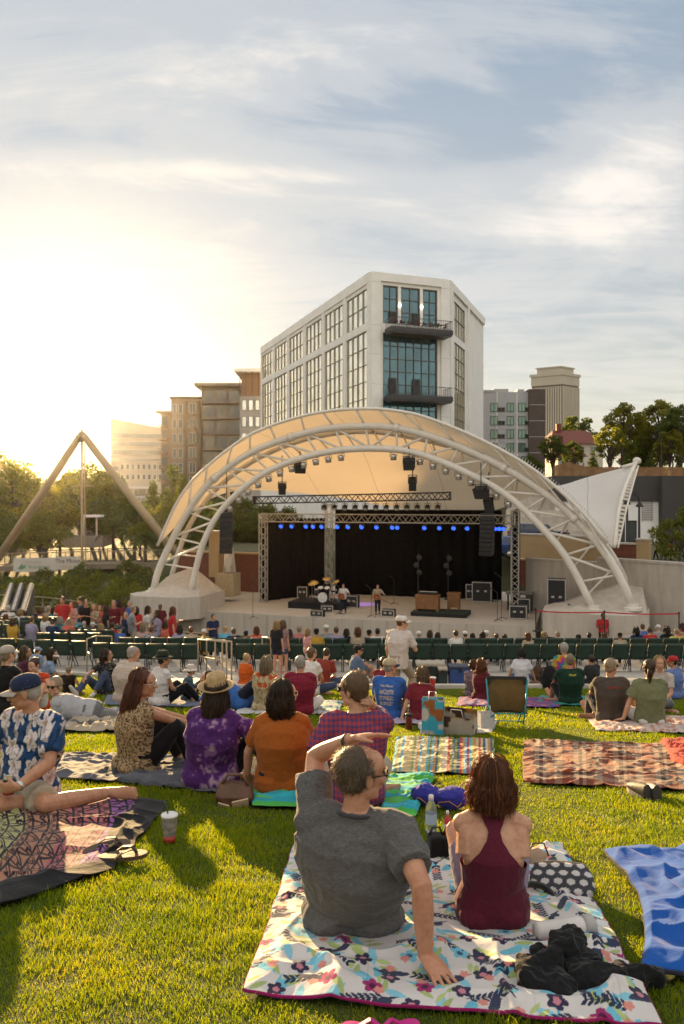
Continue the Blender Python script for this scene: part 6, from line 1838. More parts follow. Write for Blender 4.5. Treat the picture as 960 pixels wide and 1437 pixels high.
def p_tshirt_back(base,ink,rows,x0=-.13,x1=.13):
    def f(co):
        col=np.tile(base,(len(co),1))
        for z0,z1,d in rows:
            m=(co[:,1]<0.02)&(co[:,2]>z0)&(co[:,2]<z1)&(np.abs(co[:,0])<d)&(vnoise(np.c_[co[:,0]*55,co[:,2]*140,co[:,0]*0],5)>.42); col[m]=ink
        return col
    return f
# ------------------------------------------------------------------ the people on the lawn
SK={'fair':skin('fair',(.50,.30,.20)),'tan':skin('tan',(.42,.235,.145)),'ruddy':skin('ruddy',(.46,.25,.16)),'brown':skin('brown',(.14,.07,.042)),'olive':skin('olive',(.36,.21,.13))}
HC={'black':hairm('black',(.012,.009,.008),(.05,.03,.02)),'dkbrown':hairm('dark_brown',(.028,.016,.009),(.09,.05,.025)),'brown':hairm('brown',(.06,.033,.017),(.16,.09,.04)),'copper':hairm('copper_brown',(.085,.032,.014),(.34,.14,.045),.4),'auburn':hairm('auburn',(.045,.015,.008),(.26,.08,.02)),'ltbrown':hairm('light_brown',(.13,.08,.04),(.27,.17,.08)),'blond':hairm('blond',(.30,.20,.09),(.48,.34,.17)),'grey':hairm('grey',(.30,.28,.25),(.5,.47,.42)),'greybrown':hairm('grey_brown',(.11,.08,.055),(.24,.18,.12)),'sandy':hairm('sandy_grey',(.22,.17,.11),(.40,.33,.23)),'redbrown':hairm('red_brown',(.12,.045,.018),(.26,.11,.04))}
M_LENSD=glassm('sunglass_lens',(.02,.016,.012),.08,.1); M_FRAME=plain('glasses_frame',(.015,.012,.012),.3,0,.1,20)
M_STRAW=plain('straw',(.46,.33,.17),.85,0,.2,30,.6,160,.2,.15); M_BAND=cloth('hat_band',(.015,.015,.017))
M_NAVYCAP=cloth('navy_cap',(.02,.03,.07)); M_GREYCAP=cloth('grey_cap',(.36,.33,.29)); M_WHITECAP=cloth('white_cap',(.62,.58,.54)); M_BLKCAP=cloth('black_cap',(.015,.015,.017)); M_KHAKI=cloth('khaki_cap',(.40,.33,.22)); M_REDCAP=cloth('red_cap',(.42,.03,.03)); M_OLIVEH=cloth('dark_olive_felt',(.03,.035,.022))
BLACKP=cloth('black_trousers',(.010,.010,.012)); JEANS=cloth('blue_jeans',(.045,.065,.12),.25); DKJEANS=cloth('dark_jeans',(.018,.022,.040),.25); KHAKIP=cloth('khaki_shorts',(.36,.30,.22)); GREYP=cloth('grey_trousers',(.13,.13,.135)); WHITEP=cloth('white_shorts',(.6,.57,.53)); LILAC=cloth('lilac_shorts',(.26,.22,.30))
M_SHOE=plain('dark_shoe',(.03,.025,.022),.6); M_SHOEW=plain('pale_shoe',(.5,.48,.45),.6); M_SHOEB=plain('brown_leather_shoe',(.12,.06,.03),.5)
def gzf(yaw): return lambda x,y: -0.163*(x*math.sin(yaw)+y*math.cos(yaw))
def J_top(J,extra=0.0): return J['hed'].z+.118+extra
def figure(label,loc,yaw,s,J,sex='m',g=1.0,vox=.010,skin_='fair',hair=None,top=None,bottom=None,shoes=None,hat=None,glasses=None,group=None,face=False,fingers=True,detail=True,rx=0.0,hk=1.0,cat='person'):
    """hair=(kind,colour,kw) top=(name,material or print function,kw) bottom=(name,material,kw)"""
    root=empty('person',loc,yaw,label,cat,group,s)
    bm_=body_mesh(J,sex,g,vox,detail,fingers,shoes is not None,hk,smooth=4 if vox<.009 else 3)
    obj('body',bm_,root,[SK[skin_]])
    if top:
        nm,mt,kw=top; kw=dict(kw); pf=None
        if callable(mt) and not isinstance(mt,bpy.types.Material): pf=mt; mt=vcol_cloth(kw.pop('pname',nm+label[:8]))
        cut=kw.pop('cut',None); kw.pop('pname',None)
        if cut is not None: me=shell_of(bm_,cut,kw.get('off',.010)); 
        else:
            kw.setdefault('vox',max(vox,.007)); me=top_mesh(J,sex,g,**kw)
        if cut is not None and kw.get('wr'): wrinkle(me,kw['wr'],7)
        if pf: paint(me,pf)
        obj(nm,me,root,[mt])
    if bottom:
        nm,mt,kw=bottom; kw=dict(kw); kw.setdefault('vox',max(vox,.008)); obj(nm,legs_mesh(J,sex,g,**kw),root,[mt])
    if shoes:
        for w_ in 'LR': obj('shoe',shoes_mesh(J,max(vox,.008),w_),root,[shoes])
    if hair:
        k,c,kw=hair
        fn={'short':hair_short,'long':hair_long,'bun':hair_bun,'pony':hair_pony}[k]; kw=dict(kw)
        if k!='long': kw.setdefault('vox',max(.005,vox*.8))
        if k=='long': kw.setdefault('n',int(70 if vox>.009 else 150)); kw.setdefault('rad',.0095 if vox>.009 else .0068)
        obj('hair',fn(J,**kw),root,[HC[c]])
    if hat:
        k=hat[0]
        if k=='cap':
            d,v=cap_parts(J,hat[3] if len(hat)>3 else 0.0,len(hat)>4 and hat[4]); h=obj('cap',d,root,[hat[1]]); obj('visor',v,h,[hat[2]])
        elif k=='visor':
            d,v=cap_parts(J,-.1); bpy.data.meshes.remove(d); h=obj('sun_visor',v,root,[hat[1]])
        else:
            cr,br,bd=hat_parts(J,**hat[3]); h=obj('hat',cr,root,[hat[1]]); obj('brim',br,h,[hat[1]]); obj('hat_band',bd,h,[hat[2]])
    if glasses:
        f,l=glasses_meshes(J,rim=.0034 if vox<.009 else .0045); gl_=obj('glasses',f,root,[glasses[0]]); 
        if glasses[1]: obj('lens',l,gl_,[glasses[1]])
        else: bpy.data.meshes.remove(l)
    elif face: eyes(J,root)
    return root
def sitter(label,px,base,ytop,yaw,J,extra=0.0,**kw):
    loc=G(px,base); d=loc.y; s=(base-ytop)/F*d/(J_top(J,extra)); s=min(1.12,max(.62,s))
    return figure(label,loc,yaw,s,J,**kw)
T_GREY=cloth('heather_grey_jersey',(.072,.070,.070),.10,.06,420,.9)
T_ORANGE=cloth('burnt_orange_jersey',(.27,.075,.012),.12,.06,300,.25)
T_MAROON=cloth('maroon_jersey',(.075,.010,.022),.12,.05,300,.5)

# --- man in grey T-shirt, shading his eyes
yaw=0.0; gz=gzf(yaw); root0=G(494,1302); s=.97
J=pose('sit',lean=-.34,side=.03,slouch=.42,twist=-.30,hyaw=R(-62),hpitch=R(-4),hroll=R(3),legs=('half','half'),gz=gz,
  arms=({'at':(-.005,-.07,.86),'hint':(-.45,1,.25),'dir':(1,.02,.20),'pn':(0,-.35,-1),'curl':.16},{'at':(.275,-.50,.082+gz(.275,-.50)),'hint':(.25,-1,.25),'dir':(.42,-.86,-.16),'pn':(0,-.2,-1),'curl':.10}))
J['spR']=.30; J['thR']=V3((1,.4,0)); J['thL']=V3((0,-1,.1))
r=figure('man in heather grey T-shirt shading his eyes with one hand, seated on floral blanket',root0,yaw,s,J,'m',1.08,.0052,'ruddy',
  hair=('short','greybrown',dict(thick=-.35,front=-.020,nape=True,strands=4200,vox=.005,fuzz=.004,receded=True)),
  top=('shirt',T_GREY,dict(off=.024,sleeve=.66,low=-.118,vox=.0062,bulk=1.20,hemflare=1.25,seed=5,wr=.017,belly=.035,sleeve_loose=.022,freq=8.0)),
  bottom=('trousers',KHAKIP,dict(off=.014)),shoes=None,glasses=(M_FRAME,clear('clear_lens',(.9,.9,.9))),hk=1.04)
HAND_XY=(root0.x+s*J['wrR'].x+.03,root0.y+s*J['wrR'].y-.08); SEAT_XY=[(root0.x,root0.y)]
up_=(J['nek']-J['che']).normalized(); cn=J['nek']+up_*.012; rr_=J['r1'].normalized(); fw_=up_.cross(rr_)
mb=MB(); mb.tube([cn+rr_*.082*math.cos(t)+fw_*.074*math.sin(t)-up_*(.012*math.sin(t)) for t in [2*PI*i/24 for i in range(25)]],.0075,8,False); mb.build('collar_rib',cloth('grey_rib',(.05,.05,.052)),r,True)
wr=J['wrL']; dr=(J['wrL']-J['elL']).normalized(); MW=Matrix.Translation(wr-dr*.022)@dr.to_track_quat('Z','Y').to_matrix().to_4x4()
mb=MB(); mb.lathe([(.0305,-.011),(.0335,-.010),(.0335,.010),(.0305,.011)],20,MW); wb=mb.build('watch_strap',M_BLACK,r,True)
mb=MB(); mb.lathe([(.017,.032),(.018,.035),(.0,.0415)],16,MW@Matrix.Rotation(R(90),4,'X')); mb.build('watch_dial',M_CHROME,wb,True)
# --- woman in maroon racerback top
yaw=R(-6); gz=gzf(yaw); root0=G(691,1300); 
J=pose('sit',lean=.06,side=.0,slouch=.48,hyaw=R(3),hpitch=R(-2),legs=('up','up'),arms=('hug','hug'),gz=gz,sex='f')
def racer(co,J=J):
    pel,che,nek=[np.array(J[k]) for k in('pel','che','nek')]
    x=co[:,0]; z=co[:,2]; zs=nek[2]+.012; za=che[2]-.03
    t=np.clip((z-za)/(zs-za),0,1); back=co[:,1]<nek[1]+.01
    half=np.where(z<za,9,.155-.125*np.sin(np.clip(t*1.15,0,1)*PI/2)+.035*np.clip((t-.75)/.25,0,1))
    front=np.where(z<za,9,.16-.07*t)
    arm=np.zeros(len(co),bool)
    for k in 'LR':
        a=np.array(J['sh'+k]);b=np.array(J['el'+k]);c=np.array(J['wr'+k])
        for p,q in((a,b),(b,c)):
            d=q-p; u=np.clip(((co-p)@d)/(d@d),0,1); dist=np.linalg.norm(co-(p+u[:,None]*d),axis=1); arm|=(dist<.066)&((np.abs(x)>.132)&((z>za-.05)|(co[:,1]>.06)) if p is a else (dist<.066))
        p=np.array(J['hi'+k]);q=np.array(J['kn'+k]);d=q-p;u=np.clip(((co-p)@d)/(d@d),0,1); dist=np.linalg.norm(co-(p+u[:,None]*d),axis=1); arm|=(dist<.11)&(u>.22)
    return (z>-.3)&(z<zs)&np.where(back,np.abs(x)<half,np.abs(x)<front)&~arm&(co[:,1]<.19)
loc=root0; d=loc.y
SEAT_XY.append((root0.x,root0.y))
r=figure('woman in maroon racerback top with auburn shoulder length hair seen from behind',loc,yaw,.80,J,'f',1.04,.0052,'fair',
  hair=('long','copper',dict(length=.165,n=1900,rad=.0017,wave=.022,spread=1.4,inward=-.002,arc=135,thick=1.6,curl_end=.020,seed=9)),
  top=('tank_top',T_MAROON,dict(cut=racer,off=.016,wr=.006)),bottom=('shorts',LILAC,dict(off=.004,frac=.80,waist=False,wr=.002)),hk=.95)
# --- man in the blue floral shirt, left edge
yaw=R(152); gz=gzf(yaw); 
J=pose('sit',lean=-.10,slouch=.30,twist=R(4),hyaw=R(-48),hpitch=R(-12),legs=(((-.58,-.18,.10+gz(-.6,-.2)),(-.3,1,.15),(-.86,-.30,.0)),((-.30,.0,.08),(.15,1,.15),(-.6,-.4,0))),gz=gz,
  arms=({'at':(-.30,.32,.27),'hint':(-.9,-.4,-.5),'dir':(.85,.35,-.1),'pn':(.2,-.9,.2),'curl':.62},{'at':(.20,.30,.30),'hint':(.9,-.4,-.6),'dir':(-.3,.8,.1),'curl':.5}))
J['thL']=V3((.3,.3,.9)); J['dnL']=V3((.3,-.9,-.15))
r=figure('man in blue floral shirt and navy cap sitting side-legged holding a can at left edge',G(36,1128),yaw,1.05,J,'m',1.08,.0062,'tan',
  hair=('short','grey',dict(thick=-.3,strands=500)),
  top=('shirt',p_hawaii,dict(off=.026,sleeve=.80,low=-.10,vox=.0062,bulk=1.08,hemflare=1.12,seed=15,wr=.010,belly=.03,sleeve_loose=.026,pname='hawaiian_shirt')),
  bottom=('shorts',KHAKIP,dict(off=.022,frac=.80,loose=.03,wr=.009)),hat=('cap',M_NAVYCAP,M_GREYCAP,.05),face=True)
hp=J['wrL']+J['hdL']*.10*1.0
mb=MB(); wq=J['wrL']; MW=Matrix.Translation(wq-(wq-J['elL']).normalized()*.02)@(wq-J['elL']).to_track_quat('Z','Y').to_matrix().to_4x4()
mb.lathe([(.0310,-.012),(.035,-.010),(.035,.010),(.0310,.012)],18,MW); mb.build('watch',M_ALU,r,True)
bpy.context.view_layer.update()
cp=r.matrix_world@(J['wrL']+J['hdL']*.085+V3(J['pnL']).normalized()*.036)
def can_koozie(loc):
    o=empty('drink_can',loc-Vector((0,0,.06)),0,'open drink can in a red and black sleeve held by the man in floral shirt','can')
    mb=MB(); mb.lathe([(.034,0),(.036,.004),(.036,.055)],20); mb.build('red_sleeve',plain('red_neoprene',(.20,.02,.015),.8),o,True)
    mb=MB(); mb.lathe([(.0362,.0555),(.0362,.098),(.033,.101)],20); mb.build('black_sleeve',plain('black_neoprene',(.015,.015,.016),.8),o,True)
    mb=MB(); mb.lathe([(.0325,.102),(.0325,.112),(.027,.121),(.0275,.124),(.025,.121),(.0,.120)],20); c_=mb.build('can_top',M_ALU,o,True)
    mb=MB(); mb.lathe([(.012,.1215),(.012,.123)],12,Matrix.Translation((.006,0,0))); mb.build('pull_tab',plain('lime_tab',(.25,.40,.05),.4),c_)
can_koozie(cp)
# --- woman in leopard print top
yaw=R(-52); gz=gzf(yaw)
J=pose('sit',lean=.06,slouch=.28,hyaw=R(-40),hpitch=R(-3),legs=('up','up'),arms=({'at':(.0,.47,.40),'hint':(-.8,0,-.5)},{'at':(.10,.50,.36),'hint':(.9,.1,-.35)}),gz=gz,sex='f')
def sleeveless(J,edge=.040,zs=.02,neckw=.09):
    def f(co):
        out=np.ones(len(co),bool)
        for k in 'LR':
            a=np.array(J['sh'+k]);b=np.array(J['el'+k]);c=np.array(J['wr'+k]); n=(b-a)/np.linalg.norm(b-a); tor=np.array(J['che'])-np.array(J['nek'])
            s=-1 if k=='L' else 1; lat=np.array(J['r1'])*s
            side=(co-a)@lat
            out&=~(side>-.018)
        return out
    return f
def tank_mesh_fig(J,sex,g,kw,pf):
    pass
r=sitter('woman in leopard print sleeveless top with long auburn hair looking right',192,1086,941,yaw,J,sex='f',g=1.08,vox=.0075,skin_='olive',
  hair=('long','auburn',dict(length=.40,n=800,rad=.0027,wave=.012,arc=112,back=.09,seed=12)),
  top=('blouse',p_leopard,dict(off=.018,sleeve=0,low=-.11,bulk=1.10,hemflare=1.34,vox=.007,seed=22,wr=.009,pname='leopard')),
  bottom=('leggings',BLACKP,dict(off=.010)),glasses=(M_ALU,None),face=False,shoes=M_SHOE)
# --- woman in purple top and straw fedora
yaw=R(-8); gz=gzf(yaw)
J=pose('sit',lean=.02,side=.07,slouch=.30,hyaw=R(2),hpitch=R(0),legs=('cross',((.42,.34,.07+gz(.4,.3)),(.9,.5,.9))),arms=('hug',{'at':(.42,.28,.36),'hint':(.8,-.3,-.3)}),gz=gz,sex='f')
r=sitter('woman in purple dyed top and straw fedora with black band sitting behind',296,1104,946,yaw,J,.045,sex='f',g=1.20,vox=.0075,skin_='fair',
  hair=('long','dkbrown',dict(length=.30,n=800,rad=.0027,wave=.010,arc=115,back=.03,seed=14)),
  top=('blouse',p_tiedye_purple,dict(off=.024,sleeve=.95,low=-.11,bulk=1.08,hemflare=1.15,vox=.007,seed=32,wr=.014,sleeve_loose=.03,pname='purple_dye')),
  bottom=('trousers',BLACKP,dict(off=.016)),hat=('hat',M_STRAW,M_BAND,dict(crown=.115,brim=.075,tilt=.10,up=.012)))
# --- woman in burnt orange T-shirt
yaw=R(2); gz=gzf(yaw)
J=pose('sit',lean=.02,side=-.01,slouch=.30,hyaw=R(-50),hpitch=R(-2),legs=('cross','cross'),arms=({'at':(-.30,.14,.10),'hint':(-.9,-.5,.1)},{'at':(.22,.34,.20),'hint':(.9,-.4,-.3)}),gz=gz,sex='f')
r=sitter('woman in burnt orange T-shirt and pale sunglasses with long dark hair',397,1113,957,yaw,J,sex='f',g=1.16,vox=.0075,skin_='fair',
  hair=('long','dkbrown',dict(length=.235,n=800,rad=.0027,wave=.014,arc=112,seed=16,thick=1.3)),
  top=('shirt',T_ORANGE,dict(off=.020,sleeve=.72,low=-.09,bulk=1.10,hemflare=1.22,vox=.007,seed=42,wr=.010,sleeve_loose=.018)),
  bottom=('jeans',DKJEANS,dict(off=.014)),glasses=(plain('cream_frame',(.6,.5,.36),.4),M_LENSD))
# --- man in red and blue checked shirt
yaw=R(3); gz=gzf(yaw)
J=pose('sit',lean=-.04,side=.03,slouch=.22,hyaw=R(52),hpitch=R(-3),legs=('cross','cross'),arms=({'at':(-.32,-.10,.12),'hint':(-.5,-1,.1),'dir':(-.2,-.3,-.9)},'nape'),gz=gz)
pl=lambda co: p_plaid(co,C(.34,.045,.06),C(.19,.045,.095),C(.06,.045,.13),64,60)
r=sitter('man in red and blue checked shirt with one hand behind his neck',497,1128,945,yaw,J,sex='m',g=1.0,vox=.0075,skin_='fair',
  hair=('short','ltbrown',dict(thick=1.3,strands=1600)),
  top=('shirt',pl,dict(off=.020,sleeve=.78,low=-.11,bulk=1.05,hemflare=1.1,vox=.0066,seed=52,wr=.009,sleeve_loose=.02,pname='check_shirt')),
  bottom=('shorts',KHAKIP,dict(off=.014,frac=1.0)),glasses=(M_FRAME,M_LENSD))
# --- woman lying on her front
yaw=R(102); gz=gzf(yaw)
J=pose('sit',lean=1.12,slouch=-.35,hyaw=R(62),hpitch=R(2),pelz=.12,legs=(((-.10,-.82,.08),(0,0,-1),(0,-.9,-.3)),((.10,-.80,.08),(0,0,-1),(0,-.9,-.3))),
  arms=({'at':(-.02,.66,.06),'hint':(-.5,-.3,-1)},{'at':(.12,.64,.06),'hint':(.5,-.3,-1)}),gz=gz,sex='f')
figure('woman in grey T-shirt and sunglasses lying on her front with cropped fair hair',G(128,1012),yaw,1.0,J,'f',1.2,.009,'fair',hair=('short','sandy',dict(thick=1.6,strands=500)),
  top=('shirt',cloth('pale_grey_jersey',(.34,.34,.36),.1),dict(off=.02,sleeve=.8,low=-.04,wr=.012,seed=61,bulk=1.08)),bottom=('capri_trousers',GREYP,dict(off=.016,frac=1.45)),glasses=(M_FRAME,M_LENSD))

# --- the middle of the lawn
MID=dict(vox=.0115,fingers=True)
def cl(name,c,**k): return cloth(name,c,**k)
def mid(label,px,base,ytop,yawd,sex='f',lean=.02,side=0,slouch=.3,hy=0,hp=0,legs=('cross','cross'),arms=('lap','lap'),kind='sit',extra=0,twist=0,**kw):
    yaw=R(yawd); J=pose(kind,lean=lean,side=side,slouch=slouch,twist=R(twist),hyaw=R(hy),hpitch=R(hp),legs=legs,arms=arms,gz=gzf(yaw),sex=sex)
    k=dict(MID); k.update(kw); return sitter(label,px,base,ytop,yaw,J,extra,sex=sex,**k)
tee=lambda m,**k: ('shirt',m,dict(dict(off=.018,sleeve=.7,low=-.10,wr=.010,bulk=1.05,hemflare=1.06),**k))
bot=lambda m,nm='trousers',**k: (nm,m,dict(dict(off=.013),**k))
mid('woman in orange red tank top facing us holding a drink in a cup',52,998,922,178,'f',hy=-10,hp=-14,lean=.1,arms=({'at':(-.10,.30,.42),'hint':(-.9,-.3,-.5)},'hug'),legs=('up','up'),skin_='fair',hair=('bun','dkbrown',dict()),top=tee(cl('tomato_tank',(.48,.055,.02)),sleeve=0),bottom=bot(WHITEP,'shorts',frac=.7),face=True,vox=.009)
mid('woman in black top with blond ponytail through a grey cap at left edge',8,1000,907,-20,'f',hy=-10,arms=('side','hug'),skin_='fair',hair=('pony','sandy',dict(length=.26)),top=tee(cl('black_tank',(.012,.012,.014)),sleeve=.35),bottom=bot(BLACKP),hat=('cap',M_GREYCAP,M_GREYCAP,.0,False))
mid('woman with long brown hair behind the cup holder',34,968,908,-60,'f',hy=-20,skin_='olive',hair=('long','brown',dict(length=.30)),top=tee(cl('plum_top',(.07,.02,.04))),bottom=bot(JEANS))
mid('woman in white sun visor and pale blue top',70,966,911,-70,'f',hy=-25,hp=-18,skin_='olive',hair=('long','dkbrown',dict(length=.34)),top=tee(cl('pale_blue_top',(.22,.30,.45))),bottom=bot(JEANS),hat=('visor',M_WHITECAP))
mid('person in pale blue cap far behind the visor woman',52,945,908,-30,'m',skin_='fair',hair=('short','brown',dict()),top=tee(cl('sky_shirt',(.2,.27,.4))),bottom=bot(JEANS),hat=('cap',cl('pale_blue_cap',(.30,.36,.5)),cl('pale_blue_cap',(.30,.36,.5))))
mid('cropped fair haired person in black tank top seen from behind',98,975,934,-5,'m',lean=-.2,arms=('side','side'),skin_='ruddy',hair=('short','sandy',dict(thick=.3)),top=tee(cl('black_singlet',(.02,.014,.010)),sleeve=0),bottom=bot(GREYP),)
mid('woman in dotted black top and jeans sitting by the promenade edge',146,974,912,160,'f',hy=120,lean=-.15,arms=('back','knee'),legs=('up','half'),skin_='olive',hair=('long','dkbrown',dict(length=.16,n=90)),top=('shirt',lambda co:p_dots(co,C(.012,.012,.014),C(.4,.38,.36),60,.16),dict(off=.018,sleeve=.8,wr=.008,pname='dotted')),bottom=bot(JEANS),shoes=M_SHOEW)
mid('large man in beige windowpane check shirt seen from behind',181,986,908,-32,'m',lean=.12,slouch=.45,hy=-15,skin_='ruddy',g=1.22,hair=('short','grey',dict(thick=-.2)),top=('shirt',lambda co:p_check(co,C(.50,.43,.36),C(.36,.27,.22),26,.10),dict(off=.026,sleeve=.9,low=-.10,wr=.014,bulk=1.12,hemflare=1.15,pname='windowpane')),bottom=bot(KHAKIP),arms=('knee','knee'),legs=('up','up'),vox=.009)
mid('woman in white top and dark olive brimmed hat beside the check shirt man',226,990,912,-48,'f',lean=.05,hy=-20,skin_='tan',extra=.05,hair=('bun','dkbrown',dict()),top=tee(cl('white_linen_top',(.60,.56,.54)),sleeve=.3),bottom=bot(BLACKP),arms=('back','lap'),legs=('half','half'),hat=('hat',M_OLIVEH,M_BAND,dict(crown=.10,brim=.075,tilt=0,up=-.01,pinch=False)),vox=.009)
mid('person in floppy white sun hat behind the fedora woman',264,984,932,-75,'f',lean=.1,hy=-10,extra=.03,skin_='tan',hair=('bun','dkbrown',dict()),top=tee(cl('teal_shirt',(.05,.10,.14))),bottom=bot(JEANS),hat=('hat',cl('white_sun_hat',(.58,.54,.48)),cl('white_sun_hat',(.58,.54,.48)),dict(crown=.085,brim=.07,tilt=0,up=-.01,droop=.035,pinch=False)),legs=('up','up'))
# lying man in blue
yaw=R(82); gz=gzf(yaw)
J=pose('sit',lean=-1.25,slouch=.5,hyaw=R(10),hpitch=R(20),pelz=.12,legs=(((-.1,.50,.10),(0,.2,1)),((.1,.62,.08),(0,.2,1))),arms=({'at':(-.25,-.62,.10),'hint':(-1,0,0)},{'at':(.06,.02,.27),'hint':(1,0,.3)}),gz=gz)
J=pose('sit',lean=1.25,side=0,slouch=.2,hyaw=R(20),hpitch=R(10),pelz=.14,legs=(((-.12,-.5,.10),(0,.2,1)),((.1,-.62,.16),(0,.3,1))),arms=({'at':(-.22,.5,.08),'hint':(-1,0,0)},{'at':(.16,.15,.12),'hint':(1,0,.3)}),gz=gz)
figure('dark haired man in royal blue shirt lying on his side on the grass',G(336,995),yaw,1.0,J,'m',1.2,.010,'ruddy',hair=('short','dkbrown',dict(thick=1.0)),top=tee(cl('royal_blue',(.04,.12,.36)),off=.03,sleeve=.85,bulk=1.12),bottom=bot(DKJEANS,'jeans'),shoes=M_SHOE)
mid('child in bright orange T-shirt with fair hair sitting by the stairs',344,965,918,-40,'f',hy=-10,lean=.08,skin_='fair',hair=('short','blond',dict(thick=1.8)),top=tee(cl('bright_orange',(.55,.10,.015)),sleeve=.9),bottom=bot(DKJEANS))
mid('woman in floral blouse with long ash blond hair seen from behind',373,999,922,-14,'f',hy=-5,skin_='fair',hair=('long','sandy',dict(length=.20,n=110)),top=('blouse',p_floralblouse,dict(off=.02,sleeve=.9,low=-.11,wr=.008,hemflare=1.15,pname='autumn_blouse')),bottom=bot(GREYP),g=1.08,vox=.009)
mid('grey haired man in red checked shirt seen from behind',421,1002,921,-8,'m',hy=-8,skin_='ruddy',hair=('short','grey',dict(thick=.8,strands=300)),top=('shirt',lambda co:p_check(co,C(.27,.018,.035),C(.10,.012,.03),46,.30),dict(off=.022,sleeve=.85,low=-.10,wr=.008,bulk=1.1,pname='red_check')),bottom=bot(WHITEP,'shorts',frac=1.0),g=1.15,arms=('lap','knee'),vox=.009)
mid('woman in white off shoulder top with fair hair in a bun',436,975,909,-35,'f',hy=-10,skin_='fair',hair=('bun','ltbrown',dict()),top=tee(cl('white_cotton',(.62,.58,.55)),sleeve=.5),bottom=bot(JEANS))
mid('person in brick red shirt bending forward beside the bun woman',453,965,912,-30,'m',lean=.25,hy=10,hp=-20,skin_='fair',hair=('short','brown',dict(thick=1.0)),top=tee(cl('brick_red',(.22,.035,.025))),bottom=bot(JEANS))
mid('man in slate blue shirt and black cap sitting on the promenade edge',501,958,906,-70,'m',hy=-12,lean=.02,skin_='tan',hair=('short','black',dict(thick=.2)),top=tee(cl('slate_blue',(.085,.13,.21)),sleeve=.8),bottom=bot(GREYP,'shorts',frac=.9),hat=('cap',M_BLKCAP,M_BLKCAP),arms=('lap','lap'),legs=('up','up'))
mid('man in royal blue printed T-shirt and khaki cap with blue visor',546,1010,925,-18,'m',hy=-40,skin_='ruddy',hair=('short','grey',dict(thick=.0)),top=('shirt',p_tshirt_back(C(.035,.11,.36),C(.40,.34,.32),[(.52,.55,.10),(.42,.49,.11),(.33,.40,.11),(.25,.31,.10)]),dict(off=.02,sleeve=.8,wr=.008,bulk=1.06,pname='blue_printed_tee')),bottom=bot(GREYP,'shorts',frac=1.0),hat=('cap',M_KHAKI,M_NAVYCAP),glasses=(M_FRAME,M_LENSD),vox=.009)
mid('woman in maroon T-shirt with straight brown hair leaning on one arm',588,1012,936,-4,'f',hy=25,side=.10,lean=-.1,skin_='fair',hair=('long','ltbrown',dict(length=.12,n=110)),top=tee(cl('wine_jersey',(.17,.020,.03)),sleeve=.75),bottom=bot(GREYP),arms=({'at':(-.30,-.15,.05),'hint':(-.4,-1,.2),'dir':(-.2,-.3,-.5)},'knee'),vox=.009)
mid('person in maroon top mostly hidden behind the khaki cap man',538,985,922,-30,'f',skin_='fair',hair=('bun','brown',dict()),top=tee(cl('wine_jersey',(.17,.020,.03))),bottom=bot(GREYP))
mid('woman in maroon top with long red blond hair and sunglasses',676,984,925,-52,'f',hy=-18,skin_='fair',hair=('long','redbrown',dict(length=.26,n=110)),top=tee(cl('dark_wine',(.10,.014,.02)),sleeve=1.2),bottom=bot(DKJEANS),glasses=(M_FRAME,M_LENSD),vox=.009)
mid('child in plaid shirt half hidden left of the red blond woman',664,978,927,-20,'f',skin_='fair',hair=('long','auburn',dict(length=.12)),top=('shirt',lambda co:p_plaid(co,C(.2,.03,.03),C(.05,.06,.15),C(.4,.35,.3),70,70),dict(off=.016,sleeve=1.6,wr=.006,pname='child_plaid')),bottom=bot(DKJEANS))
mid('woman in white T-shirt with dark curly hair by the promenade',732,960,911,-10,'f',hy=8,skin_='olive',hair=('long','black',dict(length=.10,wave=.02,n=90)),top=tee(cl('white_jersey',(.60,.58,.60))),bottom=bot(JEANS),arms=('side','side'))
mid('grey haired person in rainbow tie dyed shirt',792,962,903,-4,'f',skin_='fair',hair=('short','grey',dict(thick=2.2,strands=300)),top=('shirt',p_tiedye_rainbow,dict(off=.024,sleeve=.9,wr=.006,bulk=1.1,pname='tie_dye')),bottom=bot(JEANS),g=1.12,vox=.008)
mid('man in dark green T-shirt with cropped sandy hair on teal towel',800,989,918,2,'m',skin_='ruddy',hair=('short','sandy',dict(thick=.2,strands=300)),top=('shirt',p_tshirt_back(C(.010,.035,.022),C(.30,.26,.03),[(.545,.575,.06)]),dict(off=.02,sleeve=.85,wr=.008,bulk=1.08,pname='green_tee')),bottom=bot(BLACKP,'shorts',frac=1.0),g=1.06,legs=('half','cross'),arms=('knee','lap'),vox=.009)
mid('person in black shirt with dark curly hair right of green shirt man',831,965,920,20,'m',skin_='olive',hair=('short','black',dict(thick=2.0)),top=tee(cl('charcoal_jersey',(.03,.03,.032))),bottom=bot(DKJEANS))
mid('man in faded brown printed T-shirt with sandy hair looking right',857,1014,925,-2,'m',hy=-48,skin_='tan',hair=('short','sandy',dict(thick=.8,strands=300)),top=('shirt',p_tshirt_back(C(.075,.060,.050),C(.22,.035,.03),[(.52,.55,.09)]),dict(off=.022,sleeve=.85,wr=.010,bulk=1.08,pname='brown_tee')),bottom=bot(DKJEANS,'jeans'),g=1.08,legs=('half','cross'),arms=('knee','side'),glasses=(M_FRAME,M_LENSD),vox=.009)
mid('woman in olive off shoulder blouse with brown ponytail',912,1019,926,-6,'f',hy=-15,skin_='fair',hair=('pony','brown',dict(length=.24)),top=('blouse',cl('sage_crepe',(.16,.17,.09)),dict(off=.024,sleeve=.7,low=-.03,wr=.014,hemflare=1.25,bulk=1.1,sleeve_loose=.04)),bottom=bot(WHITEP,'shorts',frac=.8),arms=('side','knee'),legs=('cross','half'),vox=.009)
